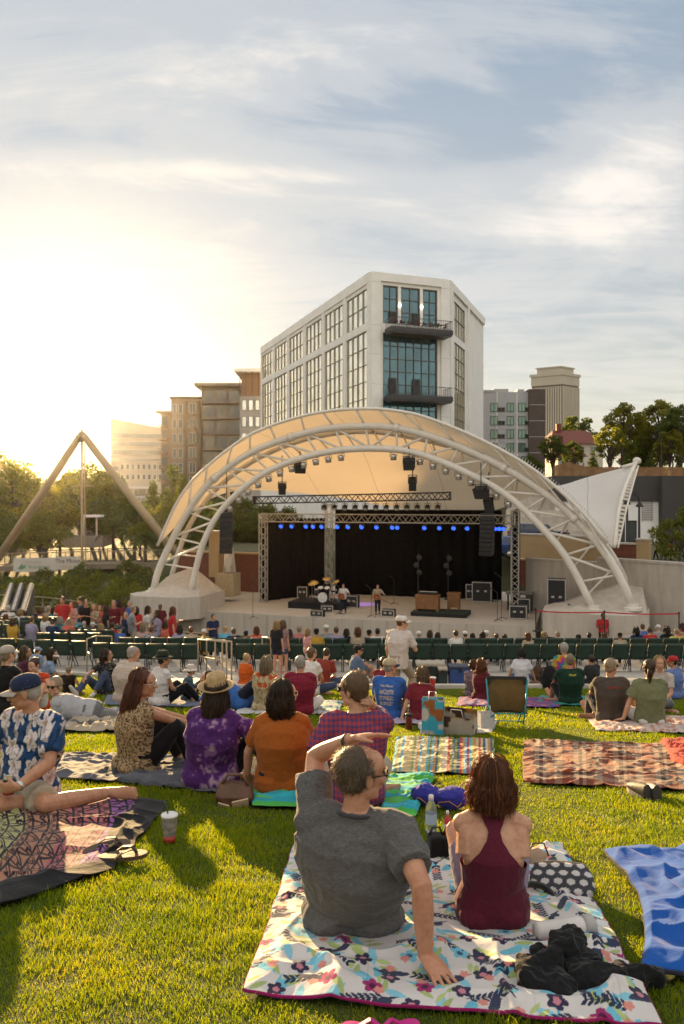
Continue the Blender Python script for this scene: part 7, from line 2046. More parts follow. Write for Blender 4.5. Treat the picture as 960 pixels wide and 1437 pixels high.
mid('fair haired woman in cream top facing us behind the olive blouse',926,996,921,150,'f',hy=15,skin_='fair',hair=('long','blond',dict(length=.10)),top=tee(cl('cream_jersey',(.45,.40,.36))),bottom=bot(GREYP),face=True)
mid('man in red cap and blue shirt at right frame edge',946,980,921,40,'m',hy=30,skin_='tan',hair=('short','brown',dict(thick=.2)),top=tee(cl('cornflower_shirt',(.12,.17,.38)),sleeve=1.8),bottom=bot(KHAKIP,'shorts',frac=1.0),hat=('cap',M_REDCAP,M_REDCAP),legs=('half','half'))
# standing man in white
yaw=R(-38); J=pose('stand',lean=.16,slouch=.28,hyaw=R(-42),hpitch=R(-2),legs=('bent','bent'),arms=('hang','front'),pelz=.80)
d=13.2; loc=Vector(((559-480)/F*d,d,ZC-1.30-.163*d)); s=(loc.z and ((ZC-(865-HY)/F*d)-loc.z)/J_top(J,.0))
figure('man in white T-shirt and white cap walking bent forward past the blue shirt man',loc,yaw,s,J,'m',1.0,.010,'fair',hair=('short','brown',dict(thick=1.2)),top=('shirt',p_tshirt_back(C(.56,.50,.45),C(.2,.15,.12),[]),dict(off=.022,sleeve=.75,low=-.12,wr=.012,bulk=1.04,pname='white_tee')),bottom=bot(cl('stone_trousers',(.34,.28,.21)),off=.018),shoes=M_SHOE,hat=('cap',M_WHITECAP,M_WHITECAP))
# two girls and a child standing on the promenade
def stander(label,px,d,ytop,yawd,sex,z=None,extra=0,hy=0,legs=('stand','stand'),arms=('hang','hang'),group=None,lean=.02,**kw):
    yaw=R(yawd); J=pose('stand',lean=lean,slouch=.18,hyaw=R(hy),legs=legs,arms=arms,sex=sex)
    x=(px-CX)/F*d; loc=Vector((x,d,slope_z(x,d) if z is None else z)); s=((ZC-(ytop-HY)/F*d)-loc.z)/J_top(J,extra)
    k=dict(vox=.014,fingers=False,detail=False); k.update(kw); return figure(label,loc,yaw,s,J,sex,**k)
stander('girl with blond hair in black top standing on the promenade',388,21.6,872,-25,'f',skin_='fair',hair=('long','blond',dict(length=.22,n=60)),top=tee(cl('black_jersey',(.015,.015,.018))),bottom=bot(DKJEANS,'shorts',frac=.6))
stander('taller fair girl in patterned top standing behind the blond girl',397,22.2,871,-35,'f',skin_='fair',hair=('long','ltbrown',dict(length=.24,n=60)),top=tee(cl('mauve_jersey',(.26,.17,.17))),bottom=bot(JEANS,'shorts',frac=.6))
stander('small girl in pink top standing beside the two girls',432,21.4,882,-60,'f',skin_='fair',hair=('long','blond',dict(length=.24,n=60)),top=tee(cl('pink_jersey',(.48,.24,.24)),sleeve=0),bottom=bot(WHITEP,'shorts',frac=.7))

# --- the crowd in the seats: a few figures, copied and dressed differently
FAR=dict(vox=.018,fingers=False,detail=False)
def proto(kind,sex,hairk,pk,**kw):
    J=pose(kind,sex=sex,**pk); k=dict(FAR); k.update(kw)
    r=figure('person',(0,0,0),0,1.0,J,sex,hair=hairk,top=tee(M_WHITECAP),bottom=bot(BLACKP),**k); r['h']=J_top(J); return r
SEATP=dict(legs=('chair','chair'),arms=('lap','lap'))
PR={'ms':proto('chair','m',('short','brown',dict()),SEATP),'fs':proto('chair','f',('long','brown',dict(length=.2,n=44)),SEATP),
    'mc':proto('chair','m',('short','brown',dict(thick=0)),SEATP,hat=('cap',M_WHITECAP,M_WHITECAP)),
    'mst':proto('stand','m',('short','brown',dict()),dict(legs=('stand','stand'),arms=('hang','front')),shoes=M_SHOE),'mst2':proto('stand','m',('short','brown',dict()),dict(legs=('step','step'),arms=('hip','hang')),shoes=M_SHOE),
    'fst':proto('stand','f',('long','brown',dict(length=.22,n=44)),dict(legs=('stand','stand'),arms=('front','hang')),shoes=M_SHOE),'fst2':proto('stand','f',('long','brown',dict(length=.28,n=44)),dict(legs=('step','step'),arms=('phone','hang'),hyaw=R(20)),shoes=M_SHOE),
    'gtr':proto('stand','m',('short','brown',dict(thick=1.5)),dict(legs=('step','step'),arms=({'at':(-.42,.30,1.20),'hint':(-.6,-.2,-1)},{'at':(.10,.22,1.05),'hint':(.9,-.3,-.6)})),shoes=M_SHOE),
    'drm':proto('chair','m',('short','brown',dict()),dict(legs=('chair','chair'),arms=('front','front')))}
USED=set()
def crowd(k,label,loc,yawd,s,skin_,hairc,topm,botm=None,capm=None,group=None):
    src=PR[k]
    if k in USED: o=dup(src)
    else: o=src; tree_of(o); USED.add(k)
    o.location=loc; o.rotation_euler=(0,0,R(yawd)); o.scale=(s,)*3; o['label']=label
    if group: o['group']=group
    for ch in (tree_of(o) if o is src else [c for c in bpy.data.objects if c.parent==o]):
        st_=ch.name.split('.')[0]
        m_={'body':SK[skin_],'hair':HC[hairc],'shirt':topm,'trousers':botm or DKJEANS,'cap':capm}.get(st_)
        if m_ is not None: ch.material_slots[0].material=m_
        if st_=='cap' and capm is not None:
            for v in (x for x in bpy.data.objects if x.parent==ch): v.material_slots[0].material=capm
    return o
tc=lambda n,c: cloth(n,c)
CLR={'white':tc('crowd_white',(.56,.53,.50)),'pink':tc('crowd_pink',(.42,.16,.15)),'mustard':tc('crowd_mustard',(.40,.24,.03)),'sky':tc('crowd_sky',(.12,.34,.46)),'grey':tc('crowd_grey',(.22,.22,.23)),'navy':tc('crowd_navy',(.02,.03,.07)),'red':tc('crowd_red',(.40,.03,.03)),'black':tc('crowd_black',(.015,.015,.017)),'maroon':tc('crowd_maroon',(.13,.018,.025)),'lav':tc('crowd_lavender',(.27,.25,.36)),'teal':tc('crowd_teal',(.03,.16,.18)),'blue':tc('crowd_blue',(.05,.11,.32)),'green':tc('crowd_green',(.04,.10,.05)),'yellow':tc('crowd_yellow',(.45,.38,.08)),'tan':tc('crowd_tan',(.34,.27,.18)),'coral':tc('crowd_coral',(.5,.12,.08)),'stripe':tc('crowd_stripe',(.42,.28,.24))}
GS='audience seated beyond the back row'
def seated_at(px,ytop,d,k,clr,hairc,skin_,label,yawd=0,capm=None):
    d=24.95+(d-26)*.42 if (px>395 and d<31.5) else d
    x=(px-CX)/F*d; z=slope_z(x,d); h=PR[k]['h']+(.03 if k=='mc' else 0); s=((ZC-(ytop-HY)/F*d)-z)/h
    s=min(1.12,max(.80,s)); return crowd(k,label,Vector((x,d,z+.004)),yawd,s,skin_,hairc,CLR[clr],None,capm,GS)
rows=[(406,884,27,'fs','black','dkbrown','fair','dark haired person low in the seats left of the girls',0),
(420,878,28,'ms','pink','sandy','ruddy','balding person in pink shirt right of the two girls'),
(444,881,26,'mc','mustard','black','tan','person in mustard top and black cap'),
(458,876,29,'mc','grey','grey','fair','person in grey top and white cap behind mustard top'),
(472,880,28,'ms','lav','brown','fair','person in lavender shirt right of mustard top'),
(486,883,30,'fs','black','dkbrown','olive','dark haired person in black beside lavender shirt'),
(502,881,26,'fs','tan','redbrown','tan','long haired woman with bare shoulders before the stage'),
(518,883,28,'mc','navy','brown','fair','person in navy with dark cap beside the long haired woman'),
(530,882,27,'ms','white','black','tan','dark haired person in white top left of standing man'),
(545,884,29,'ms','red','grey','fair','grey haired person in red left of standing man'),
(588,885,27,'mc','sky','grey','fair','person in turquoise shirt and white cap right of standing man'),
(603,885,30,'fs','teal','brown','olive','brown haired person in teal beside turquoise shirt'),
(614,888,27,'fs','black','dkbrown','fair','dark haired person in black left of white shirt'),
(640,885,26,'ms','white','dkbrown','fair','person in white shirt with short dark hair'),
(653,885,28,'mc','grey','brown','fair','person in grey top and beige cap'),
(663,889,29,'fs','maroon','dkbrown','fair','dark haired person in maroon mid row'),
(677,887,27,'fs','navy','black','olive','black haired person in navy mid row'),
(683,884,30,'mc','white','grey','fair','person in white cap behind the black haired person'),
(697,889,27,'ms','teal','brown','fair','person in dark teal right of white cap'),
(708,890,29,'fs','lav','brown','fair','person in lilac right of the teal shirt'),
(741,888,26,'fs','tan','redbrown','fair','red haired woman leaning in beige top'),
(764,887,27,'fs','white','blond','fair','fair haired woman in white top before right plinth'),
(783,886,28,'ms','green','sandy','fair','sandy haired person in green behind rainbow shirt'),
(812,891,27,'fs','black','black','olive','dark haired person right of rainbow shirt'),
(827,888,29,'ms','grey','black','brown','short haired person in grey by the red barrier'),
(848,888,27,'fs','maroon','redbrown','fair','red haired woman in maroon by the red barrier'),
(870,887,26,'mc','tan','brown','tan','man in dark cap and khaki shirt right of barrier'),
(893,880,31,'fs','navy','black','olive','dark haired person near right handrails'),
(902,876,33,'ms','blue','brown','fair','person in bright blue shirt near right handrails'),
(912,880,31,'ms','red','brown','tan','person in red shirt near right handrails'),
(924,876,33,'mc','grey','grey','fair','person in grey and white cap near right handrails'),
(936,879,31,'fs','black','dkbrown','fair','dark haired person in black near right edge'),
(950,882,27,'ms','yellow','sandy','fair','man in yellow shirt at right edge of seats'),
(958,872,34,'fs','coral','brown','fair','person in coral top at right frame edge')]
capcol={'mustard':M_BLKCAP,'navy':M_BLKCAP,'tan':M_BLKCAP}
for rw in rows: seated_at(rw[0],rw[1],rw[2],rw[3],rw[4],rw[5],rw[6],rw[7],rnd.uniform(-14,14),capcol.get(rw[4],M_WHITECAP))
GL='audience seated in the left block'
for px,yt,d,k,clr,hc,sk_,lab in ((28,855,30,'fs','white','blond','fair','fair haired woman in white in left block'),(44,866,27,'ms','lav','brown','fair','man in pale blue shirt seated in left block'),(8,862,29,'fs','tan','redbrown','fair','red haired person at left frame edge seats'),(12,850,33,'ms','white','grey','fair','grey haired person behind red haired person at left edge'),(58,846,36,'fs','pink','ltbrown','fair','fair person in pink beyond left block middle'),(68,848,35,'ms','grey','sandy','fair','sandy haired person in grey beyond left block'),(54,828,40,'ms','lav','brown','fair','person in lilac high on the far left steps'),(66,832,39,'mc','tan','grey','fair','person in tan and white cap on far left steps'),(74,836,39,'fs','white','brown','fair','person in white on far left steps'),(118,872,29,'ms','sky','grey','fair','grey haired person in turquoise seated below red jersey'),(130,874,29,'mc','stripe','grey','fair','person in striped top and cap seated below the standing group'),(232,872,31,'fs','coral','brown','fair','person in coral seated beside red dress woman'),(76,852,34,'fs','teal','dkbrown','olive','dark haired person in teal seated left of red jersey')):
    o=seated_at(px,yt,d,k,clr,hc,sk_,lab,rnd.uniform(-25,5),M_WHITECAP); o['group']=GL
for n_,(px,yt,d) in enumerate(((18,868,26.5),(36,858,31),(50,860,29.5),(64,862,28.5),(74,868,26.5),(84,866,27.5),(96,868,27),(106,864,29.5),(98,856,33),(86,852,36),(142,876,27),(158,874,28),(168,878,26.8),(200,876,27.5),(212,880,27),(252,878,27),(268,880,26.5),(286,882,27),(22,848,35),(36,846,36),(46,842,38),(328,882,27.5),(345,884,26),(360,880,28.5),(316,879,30))):
    ck=list(CLR); c_=ck[(n_*5+2)%len(ck)]; hk_=('brown','grey','blond','dkbrown','sandy','black','redbrown')[(n_*3)%7]; kk=('fs','ms','mc','fs','ms')[n_%5]
    hn={'dkbrown':'dark brown','redbrown':'reddish','sandy':'sandy','ltbrown':'light brown'}.get(hk_,hk_); wh=('near the aisle rail','among the far left seats','below the standing group','beside the left plinth steps','in front of the stage wall')[0 if 96<=px<=106 else 1 if px<96 else 2 if px<200 else 3 if px<300 else 4]
    o=seated_at(px,yt,d,kk,c_,hk_,('fair','tan','olive','ruddy')[n_%4],'person in '+c_.replace('lav','lavender').replace('stripe','dusty rose')+' with '+hn+' hair seated '+wh,rnd.uniform(-25,15),M_WHITECAP if n_%2 else M_NAVYCAP); o['group']=GL
GT='people standing in the left block'
def stand_at(px,ytop,d,k,clr,hc,sk_,lab,yawd,botm=None,z=None,group=GT):
    x=(px-CX)/F*d; zz=slope_z(x,d) if z is None else z; s=((ZC-(ytop-HY)/F*d)-zz)/PR[k]['h']; s=min(1.15,max(.78,s))
    return crowd(k,lab,Vector((x,d,zz+.004)),yawd,s,sk_,hc,CLR[clr],botm,None,group)
for rw in ((88,838,29,'mst','red','brown','ruddy','man in red jersey standing in left block facing us',170,KHAKIP),(102,844,29.5,'fst','stripe','ltbrown','fair','woman in striped top standing right of red jersey',150,KHAKIP),(113,838,31,'mst2','navy','dkbrown','tan','man in navy standing behind striped top',120,GREYP),(121,842,30,'mst','black','dkbrown','tan','man in dark grey top standing beside navy man',200,DKJEANS),(132,848,30,'fst2','tan','blond','fair','blond woman standing left of black dress',160,JEANS),(140,849,30.5,'fst','coral','redbrown','fair','red haired woman standing behind black dress',190,JEANS),(150,850,29.5,'fst2','black','dkbrown','olive','woman in black dress standing in middle of left group',-60,BLACKP),(160,843,31,'mst','maroon','sandy','ruddy','fair haired man in maroon standing in left group',175,KHAKIP),(167,842,32,'fst','maroon','dkbrown','fair','dark haired woman in maroon behind the maroon man',30,JEANS),(177,860,29,'mst2','navy','grey','fair','short person in dark blue at edge of left group',150,DKJEANS),(186,851,28.5,'mst','grey','sandy','fair','man in grey T-shirt walking at right of left group',-70,KHAKIP),(191,852,30,'fst','red','dkbrown','fair','woman in red behind man in grey T-shirt',20,JEANS),(183,833,36,'mst2','blue','grey','fair','man in blue with red bag beyond left group',140,DKJEANS),(208,851,29,'fst','white','dkbrown','olive','woman in white T-shirt standing beside patterned dress',-80,JEANS),(220,857,29,'fst2','lav','dkbrown','olive','woman in grey patterned dress standing in left block',100,DKJEANS),(243,852,29,'fst2','red','redbrown','fair','red haired woman in red dress reaching out',-75,JEANS),(225,838,40,'mst','maroon','brown','brown','bald person in dark red by left plinth',180,BLACKP),(299,862,33,'mst','navy','black','tan','man in dark shirt standing near the stage wall',-150,DKJEANS)): stand_at(*rw)
stand_at(140,768,71,'mst','grey','blond','fair','walker crossing the footbridge beside the pylon',-90,GREYP,2.45,None)
stand_at(796,744,64,'mst','black','black','tan','person in black standing beside the parked utility vehicle',150,BLACKP,3.75,None)
for px,yt,l in ((932,764,'person passing behind right pier near the bush'),(942,763,'second passer-by near the bush at right edge'),(921,766,'person seated look behind tan end pier')): stand_at(px,yt,56,'mst2' if px!=942 else 'fst','tan' if px<940 else 'coral','brown','fair',l if px!=921 else 'third passer-by beside the tan end pier',60,BLACKP,3.7,None)
# guard by right plinth, musicians, crew
o=stand_at(846,860,39.5,'mst','red','black','brown','security guard in red vest and white shirt by right plinth',175,BLACKP,None,None)
gd=on_stage(482,861); g1=crowd('gtr','guitarist in pale shirt on stage playing a guitar',gd,170,1.0,'fair','brown',CLR['white'],DKJEANS)
gd2=on_stage(530,862); g2=crowd('gtr','second guitarist in olive shirt on stage right of centre',gd2,178,1.0,'fair','brown',CLR['tan'],DKJEANS)
def guitar(label,loc,yawd):
    o=empty('guitar',loc,R(yawd),label,'guitar')
    mb=MB(); mb.loft([((0,.26,z),(.001,0,0),(0,.02,0)) for z in ()],4) if False else None
    mb=MB(); M=Matrix.Translation((.06,.25,1.03))@Matrix.Rotation(R(-24),4,'Y')@Matrix.Rotation(R(90),4,'X')
    mb.prism([(.20*math.cos(a)*(1 if math.cos(a)>0 else 1.0)+.02*math.cos(2*a),.15*math.sin(a)*(1-.22*math.cos(2*a))) for a in [2*PI*i/20 for i in range(20)]],-.03,.03,M); mb.build('body',plain('guitar_red_wood',(.25,.06,.02),.25),o)
    mb=MB(); mb.beam(M@Vector((-.15,0,0)),M@Vector((-.78,.0,0)),.05,.03); mb.beam(M@Vector((-.78,0,0)),M@Vector((-.92,.02,0)),.08,.025); mb.build('neck',M_WOOD,o)
guitar('electric guitar held by guitarist in pale shirt',gd,170); guitar('electric guitar held by second guitarist in olive shirt',gd2,178)
dp_=dk+SN*.35+ST*.35; crowd('drm','drummer in black seated behind the drum kit',Vector((dp_.x,dp_.y,1.3+.403)),175,.98,'fair','brown',CLR['black'],BLACKP)
mb=empty('drum_stool',Vector((dp_.x,dp_.y,1.3+.403)),0,'round drum stool under the drummer','stool'); q=MB(); q.lathe([(.17,.40),(.18,.42),(.18,.46),(.1,.475)],14); q.build('seat',M_BLACK,mb,True)
for k in range(3): q=MB(); q.tube([(0,0,.40),(.2*math.cos(2.1*k),.2*math.sin(2.1*k),0)],.014,6); q.build('leg',M_CHROME,mb)
crowd('mst2','stage hand in black standing right of the mixing desk',on_stage(749,855),200,1.0,'tan','black',CLR['black'],BLACKP)
for k,p_ in PR.items():
    if k not in USED: print('UNUSED',k)
# ------------------------------------------------------------------ blankets and towels on the grass
POLYS=[]
def lawnz(x,y): return ZC-1.30-0.163*y
def blanket(name,label,corners,nu,nv,pf,amp=.012,freq=5.0,seed=1,mat=None,cat='blanket',base=.016,edge=None,jag=.012,bind=None,group=None,pname=None,dent=None,flat=()):
    c=[G(*p) for p in corners]; cen=sum(c,Vector())/4
    POLYS.append([(p.x,p.y) for p in c])
    o=empty(name,cen,0,label,cat,group)
    U,V=np.meshgrid(np.linspace(0,1,nu),np.linspace(0,1,nv)); A=[np.array(p) for p in c]
    W=lambda u,v: ((1-u)*(1-v))[...,None]*A[0]+(u*(1-v))[...,None]*A[1]+(u*v)[...,None]*A[2]+((1-u)*v)[...,None]*A[3]
    pts=W(U,V).reshape(-1,3); u=U.reshape(-1); v=V.reshape(-1)
    q=np.c_[pts[:,0]*freq,pts[:,1]*freq,np.zeros(len(pts))]
    wp=vnoise(q*.8,seed)-.5
    b1=(1-np.abs(2*vnoise(q*np.array((.55,1.5,1))+wp[:,None]*1.6,seed+1)-1))**3; b2=(1-np.abs(2*vnoise(q*np.array((1.7,.6,1))+wp[:,None]*1.6,seed+2)-1))**3
    b3=vnoise(q*.45,seed+3); b4=vnoise(q*4,seed+7)
    h=amp*(b1*b3*1.6+b2*(1-b3)*1.2+b4*.30)
    for fx,fy,fr in flat: h=h*(1-np.exp(-((pts[:,0]-fx)**2+(pts[:,1]-fy)**2)/fr**2))
    # jagged cloth outline
    ej=jag*(vnoise(np.c_[pts[:,0]*6,pts[:,1]*6,pts[:,0]*0],seed+9)-.5)*2
    eu=(np.minimum(u,1-u)<.5)*np.sign(u-.5)*np.clip(1-np.minimum(u,1-u)*12,0,1); ev=np.sign(v-.5)*np.clip(1-np.minimum(v,1-v)*12,0,1)
    cu=(A[1]-A[0])/np.linalg.norm(A[1]-A[0]); cv=(A[3]-A[0])/np.linalg.norm(A[3]-A[0])
    pts=pts+cu*(ej*eu)[:,None]+cv*(ej*ev)[:,None]
    if dent is not None: pts=dent(pts,u,v)
    g2=pts.reshape(nv,nu,3); POLYS[-1]=[(a_[0],a_[1]) for a_ in [*g2[0,::8],*g2[::8,-1],*g2[-1,::-8],*g2[::-8,0]]]
    ed=np.clip(np.minimum(np.minimum(u,1-u),np.minimum(v,1-v))*14,0,1)
    pts[:,2]=ZC-1.30-.163*pts[:,1]+base*(.35+.65*ed)+h*(.5+.5*ed)
    me=bpy.data.meshes.new(name); n=nu*nv; loc=pts-np.array(cen)
    i=np.arange(nv-1)[:,None]*nu+np.arange(nu-1)[None,:]; i=i.reshape(-1)
    F4=np.c_[i,i+nu,i+nu+1,i+1]
    # skirt so that the cloth has an edge
    me.vertices.add(n); me.vertices.foreach_set('co',loc.reshape(-1)); k=len(F4)
    me.loops.add(k*4); me.loops.foreach_set('vertex_index',F4[:,::-1].reshape(-1)); me.polygons.add(k); me.polygons.foreach_set('loop_start',np.arange(k)*4); me.polygons.foreach_set('loop_total',np.full(k,4)); me.polygons.foreach_set('use_smooth',[True]*k); me.update()
    lu=np.linalg.norm(A[1]-A[0]); lv=np.linalg.norm(A[3]-A[0])
    if pf is not None:
        col=pf(u*lu,v*lv,u,v); c4=np.ones((n,4),dtype=np.float32); c4[:,:3]=np.clip(col,0,1)
        a=me.attributes.new('print','FLOAT_COLOR','POINT'); a.data.foreach_set('color',c4.reshape(-1)); mat=vcol_cloth(pname or name+label[:6],.05)
    me.materials.append(mat); b=bpy.data.objects.new('cloth',me); COL.objects.link(b); b.parent=o
    md=b.modifiers.new('t','SOLIDIFY'); md.thickness=.006; md.offset=-1
    if bind is not None:
        P2=loc.reshape(nv,nu,3); ring=[*P2[0,:],*P2[:,-1],*P2[-1,::-1],*P2[::-1,0]]; mb=MB(); st=6
        r2=[Vector(x) for x in ring[::st]]; mb.tube(r2+[r2[0]],.0065,6,False); mb.build('binding',bind,o,True)
    return o
def pr_floral(u,v,U,V):
    # turned drawing frame, printed repeat
    a=R(-24); x=u*math.cos(a)-v*math.sin(a); y=u*math.sin(a)+v*math.cos(a)
    col=np.tile(C(.60,.57,.555),(len(u),1)); k=5.2
    m,i=motifs(x*k*.8,y*k*.8,3,birdy(.26),.8); put(col,m,C(.13,.42,.56))
    m,i=motifs(x*k*.9+.3,y*k*.9+.2,4,birdy(.24),.7); put(col,m,C(.15,.45,.58))
    m,i=motifs(x*k*1.05+.5,y*k*1.05,5,leafs(.30,.10),.8); put(col,m,C(.22,.50,.62))
    m,i=motifs(x*k*1.3+.4,y*k*1.3+.2,11,leafs(.30,.085),.95); put(col,m,C(.34,.42,.16))
    m,i=motifs(x*k*1.3+.62,y*k*1.3+.33,11,leafs(.26,.07),.95); put(col,m,C(.40,.48,.20))
    m,i=motifs(x*k*.9+.1,y*k*.9+.7,17,sprig(.40),.9); put(col,m,C(.028,.035,.07))
    m,i=motifs(x*k*.8+.55,y*k*.8+.45,23,birdy(.25),.75); put(col,m,C(.035,.045,.085))
    m,i=motifs(x*k*1.25+.7,y*k*1.25+.1,29,fl5(.27,5,.4),.8); put(col,m&(i<.3),C(.16,.46,.60)); put(col,m&(i>=.3)&(i<.72),C(.035,.03,.065)); put(col,m&(i>=.72),C(.30,.025,.13))
    m2,i2=motifs(x*k*1.25+.7,y*k*1.25+.1,29,fl5(.10,5,.2),.8); put(col,m2&(i<.3),C(.04,.10,.20)); put(col,m2&(i>=.3)&(i<.72),C(.5,.2,.25)); put(col,m2&(i>=.72),C(.08,.01,.05))
    m,i=motifs(x*k*1.5+.2,y*k*1.5+.6,37,fl5(.17,5,.3),.55); put(col,m,C(.60,.24,.20))
    # quilting seams
    s=(np.abs((u*1.0)%.32-.16)<.0022); col[s]*=.85
    return col
blk=cloth('magenta_binding',(.27,.012,.10))
blanket('picnic_blanket','white picnic blanket printed with blue birds and flowers, magenta edging',((413,1194),(789,1195),(930,1446),(343,1399)),430,400,pr_floral,.046,3.5,3,bind=blk,base=.018,jag=.008,pname='bird_flower_print',flat=[(*HAND_XY,.17)]+[(x,y,.30) for x,y in SEAT_XY])
def pr_mandala(u,v,U,V):
    U=.36+.64*U; x=(U-.42)*2.3; y=(V-.46)*1.15; r=np.hypot(x,y); t=np.arctan2(y,x)
    col=np.where((r<.40)[:,None],C(.42,.40,.17),np.where((r<.72)[:,None],C(.40,.19,.12),np.where((r<1.02)[:,None],C(.42,.13,.14),C(.30,.11,.33))))
    mixn=vnoise(np.c_[x*3,y*3,x*0],4); col=col*(.75+.5*mixn)[:,None]
    ink=np.zeros(len(u),bool)
    for r0,r1,n,ph in ((.0,.08,8,0),(.08,.18,16,.5),(.18,.26,26,0),(.26,.38,22,.5),(.38,.45,44,0),(.45,.57,30,.5),(.57,.64,60,0),(.64,.76,36,.5),(.76,.83,76,0),(.83,.95,46,.5),(.95,1.03,90,0),(1.03,1.15,54,.5),(1.15,1.25,100,0),(1.25,1.4,60,.5)):
        q=(r-r0)/(r1-r0); m=(q>0)&(q<1); w_=np.abs(((t*n/6.283+ph)%1)-.5)*2
        pet=np.abs(w_-(1-q**1.4)); ink|=m&(pet<.13); ink|=m&(np.abs(w_-.5*(1-q))<.09)&(q<.8); ink|=(np.abs(r-r0)<.009); ink|=m&(np.hypot((w_)*.5,(q-.55))<.10)
    col[ink]=C(.022,.016,.022)
    bd=(U>.90+.02*np.sin(V*9))|(V>.90)|(V<.055); col[bd]=C(.014,.014,.016)
    return col
blanket('tapestry_throw','mandala printed purple and orange throw with wide black border under floral shirt man',((-60,1104),(236,1128),(158,1222),(-60,1300)),560,330,pr_mandala,.030,3.2,13,base=.016,jag=.03,pname='mandala_print')
def pr_stripes(pal,w_,axis=0,var=.0):
    def f(u,v,U,V):
        q=(u if axis==0 else v)/w_; i=np.floor(q).astype(int); col=np.zeros((len(u),3)); h=(hsh(i,i*0,9)*len(pal)).astype(int)
        for k,c in enumerate(pal): col[h==k]=c
        return col
    return f
blanket('striped_blanket','multicoloured narrow striped blanket lying empty left of the plaid one',((557,1037),(693,1040),(695,1090),(549,1085)),260,160,pr_stripes([C(.50,.40,.22),C(.36,.06,.05),C(.12,.34,.45),C(.20,.20,.05),C(.52,.45,.33),C(.42,.22,.07),C(.05,.10,.15),C(.30,.33,.12)],.026),.028,7.0,23,pname='serape_stripe')
def pr_plaid(u,v,U,V):
    def band(q):
        s=(q/.42)%1; return np.select([s<.30,s<.42,s<.52,s<.60,s<.82],[0,1,2,1,3],1)
    a=band(u);b=band(v*1.0+.1); pal=np.array([C(.21,.045,.022),C(.30,.22,.16),C(.03,.02,.02),C(.13,.05,.03)])
    chk=((np.floor(u/.004)+np.floor(v/.004))%2>0); 
    return .5*pal[a]+.5*pal[b]
blanket('plaid_blanket','brick red and cream plaid blanket lying empty on the right grass',((735,1041),(990,1048),(1000,1112),(733,1100)),300,200,pr_plaid,.030,5.0,33,pname='brick_plaid')
blanket('red_fleece','plain bright red fleece at right edge overlapping the plaid blanket',((926,1044),(1000,1046),(1010,1092),(945,1078)),60,50,None,.03,6,43,mat=cloth('red_fleece',(.42,.03,.015)),base=.055)
def dent_blue(pts,u,v):
    pts=pts.copy(); pts[:,0]+=(1-u)*.10*np.sin(v*3.1)*1.0; return pts
blanket('blue_fleece','crumpled bright blue fleece blanket cut by right frame edge',((848,1199),(1040,1190),(1060,1388),(898,1374)),160,160,lambda u,v,U,V: np.where(((U<.012)|(V>.988))[:,None],C(.02,.02,.03),np.tile(C(.010,.085,.36),(len(u),1))*(.9+.2*vnoise(np.c_[u*4,v*4,u*0],3))[:,None]),.045,3.6,53,pname='blue_fleece',dent=dent_blue)
GREYB=lambda c,c2: (lambda u,v,U,V: np.where(((vnoise(np.c_[u*2.2,v*6,u*0],7)>.55))[:,None],c,c2))
blanket('dark_blanket','dark slate blanket under the leopard top and purple top women',((78,1060),(365,1068),(345,1118),(70,1092)),200,70,GREYB(C(.055,.06,.075),C(.10,.105,.125)),.035,5.0,63,pname='slate_blanket')
blanket('striped_towel','green and turquoise striped towel under the orange shirt woman',((352,1095),(445,1098),(440,1138),(356,1134)),100,60,pr_stripes([C(.06,.36,.06),C(.03,.40,.48),C(.10,.42,.10),C(.02,.30,.40)],.05,1),.03,6,73,cat='towel',pname='green_towel')
blanket('striped_towel','green and turquoise striped towel beside the blue stuff sacks',((540,1090),(610,1090),(582,1148),(535,1146)),100,100,pr_stripes([C(.06,.36,.06),C(.03,.40,.48),C(.10,.42,.10),C(.02,.30,.40)],.05,1),.03,6,83,cat='towel',pname='green_towel')
blanket('lilac_blanket','lilac blanket under the maroon T-shirt woman',((530,1000),(640,998),(652,1017),(525,1017)),80,40,None,.03,6,93,mat=cloth('lilac_cotton',(.38,.30,.42)))
blanket('floral_sheet','pink and cream floral sheet under the couple at right',((818,1004),(990,1008),(1000,1031),(838,1027)),140,60,lambda u,v,U,V: np.where((motifs(u*9,v*9,3,fl5(.4),.8)[0])[:,None],C(.42,.18,.14),C(.50,.42,.37)),.03,6,103,pname='pink_sheet')
blanket('patterned_rug','purple and blue patterned rug under the camp chair',((645,980),(790,982),(785,994),(640,992)),90,40,lambda u,v,U,V: np.where((motifs(u*8,v*8,5,fl5(.42),.9)[0])[:,None],C(.30,.05,.10),C(.08,.06,.22)),.03,6,113,pname='purple_rug')
blanket('teal_towel','teal towel under the dark green shirt man',((758,978),(835,980),(845,992),(750,990)),60,30,None,.03,6,123,mat=cloth('teal_towel',(.02,.20,.16)),cat='towel')
blanket('grey_blanket','grey blue blanket under the woman lying on her front',((60,1000),(215,992),(205,1024),(50,1024)),110,60,GREYB(C(.12,.14,.19),C(.16,.18,.23)),.03,6,133,pname='greyblue')
blanket('tan_throw','rumpled tan and dark striped throw below the lying woman',((100,1010),(230,1006),(215,1028),(85,1028)),90,40,pr_stripes([C(.36,.30,.22),C(.10,.09,.09),C(.26,.23,.2)],.10,1),.06,7,143,base=.024,pname='tan_throw')
blanket('white_sheet','white sheet under the floral blouse woman',((335,992),(405,993),(410,1003),(330,1003)),50,20,None,.02,6,153,mat=cloth('white_sheet',(.5,.5,.5)))
blanket('blue_mat','flat slate mat under the check shirt man and hat woman',((150,976),(300,980),(305,994),(145,990)),70,30,None,.02,6,163,mat=cloth('slate_mat',(.10,.13,.19)))
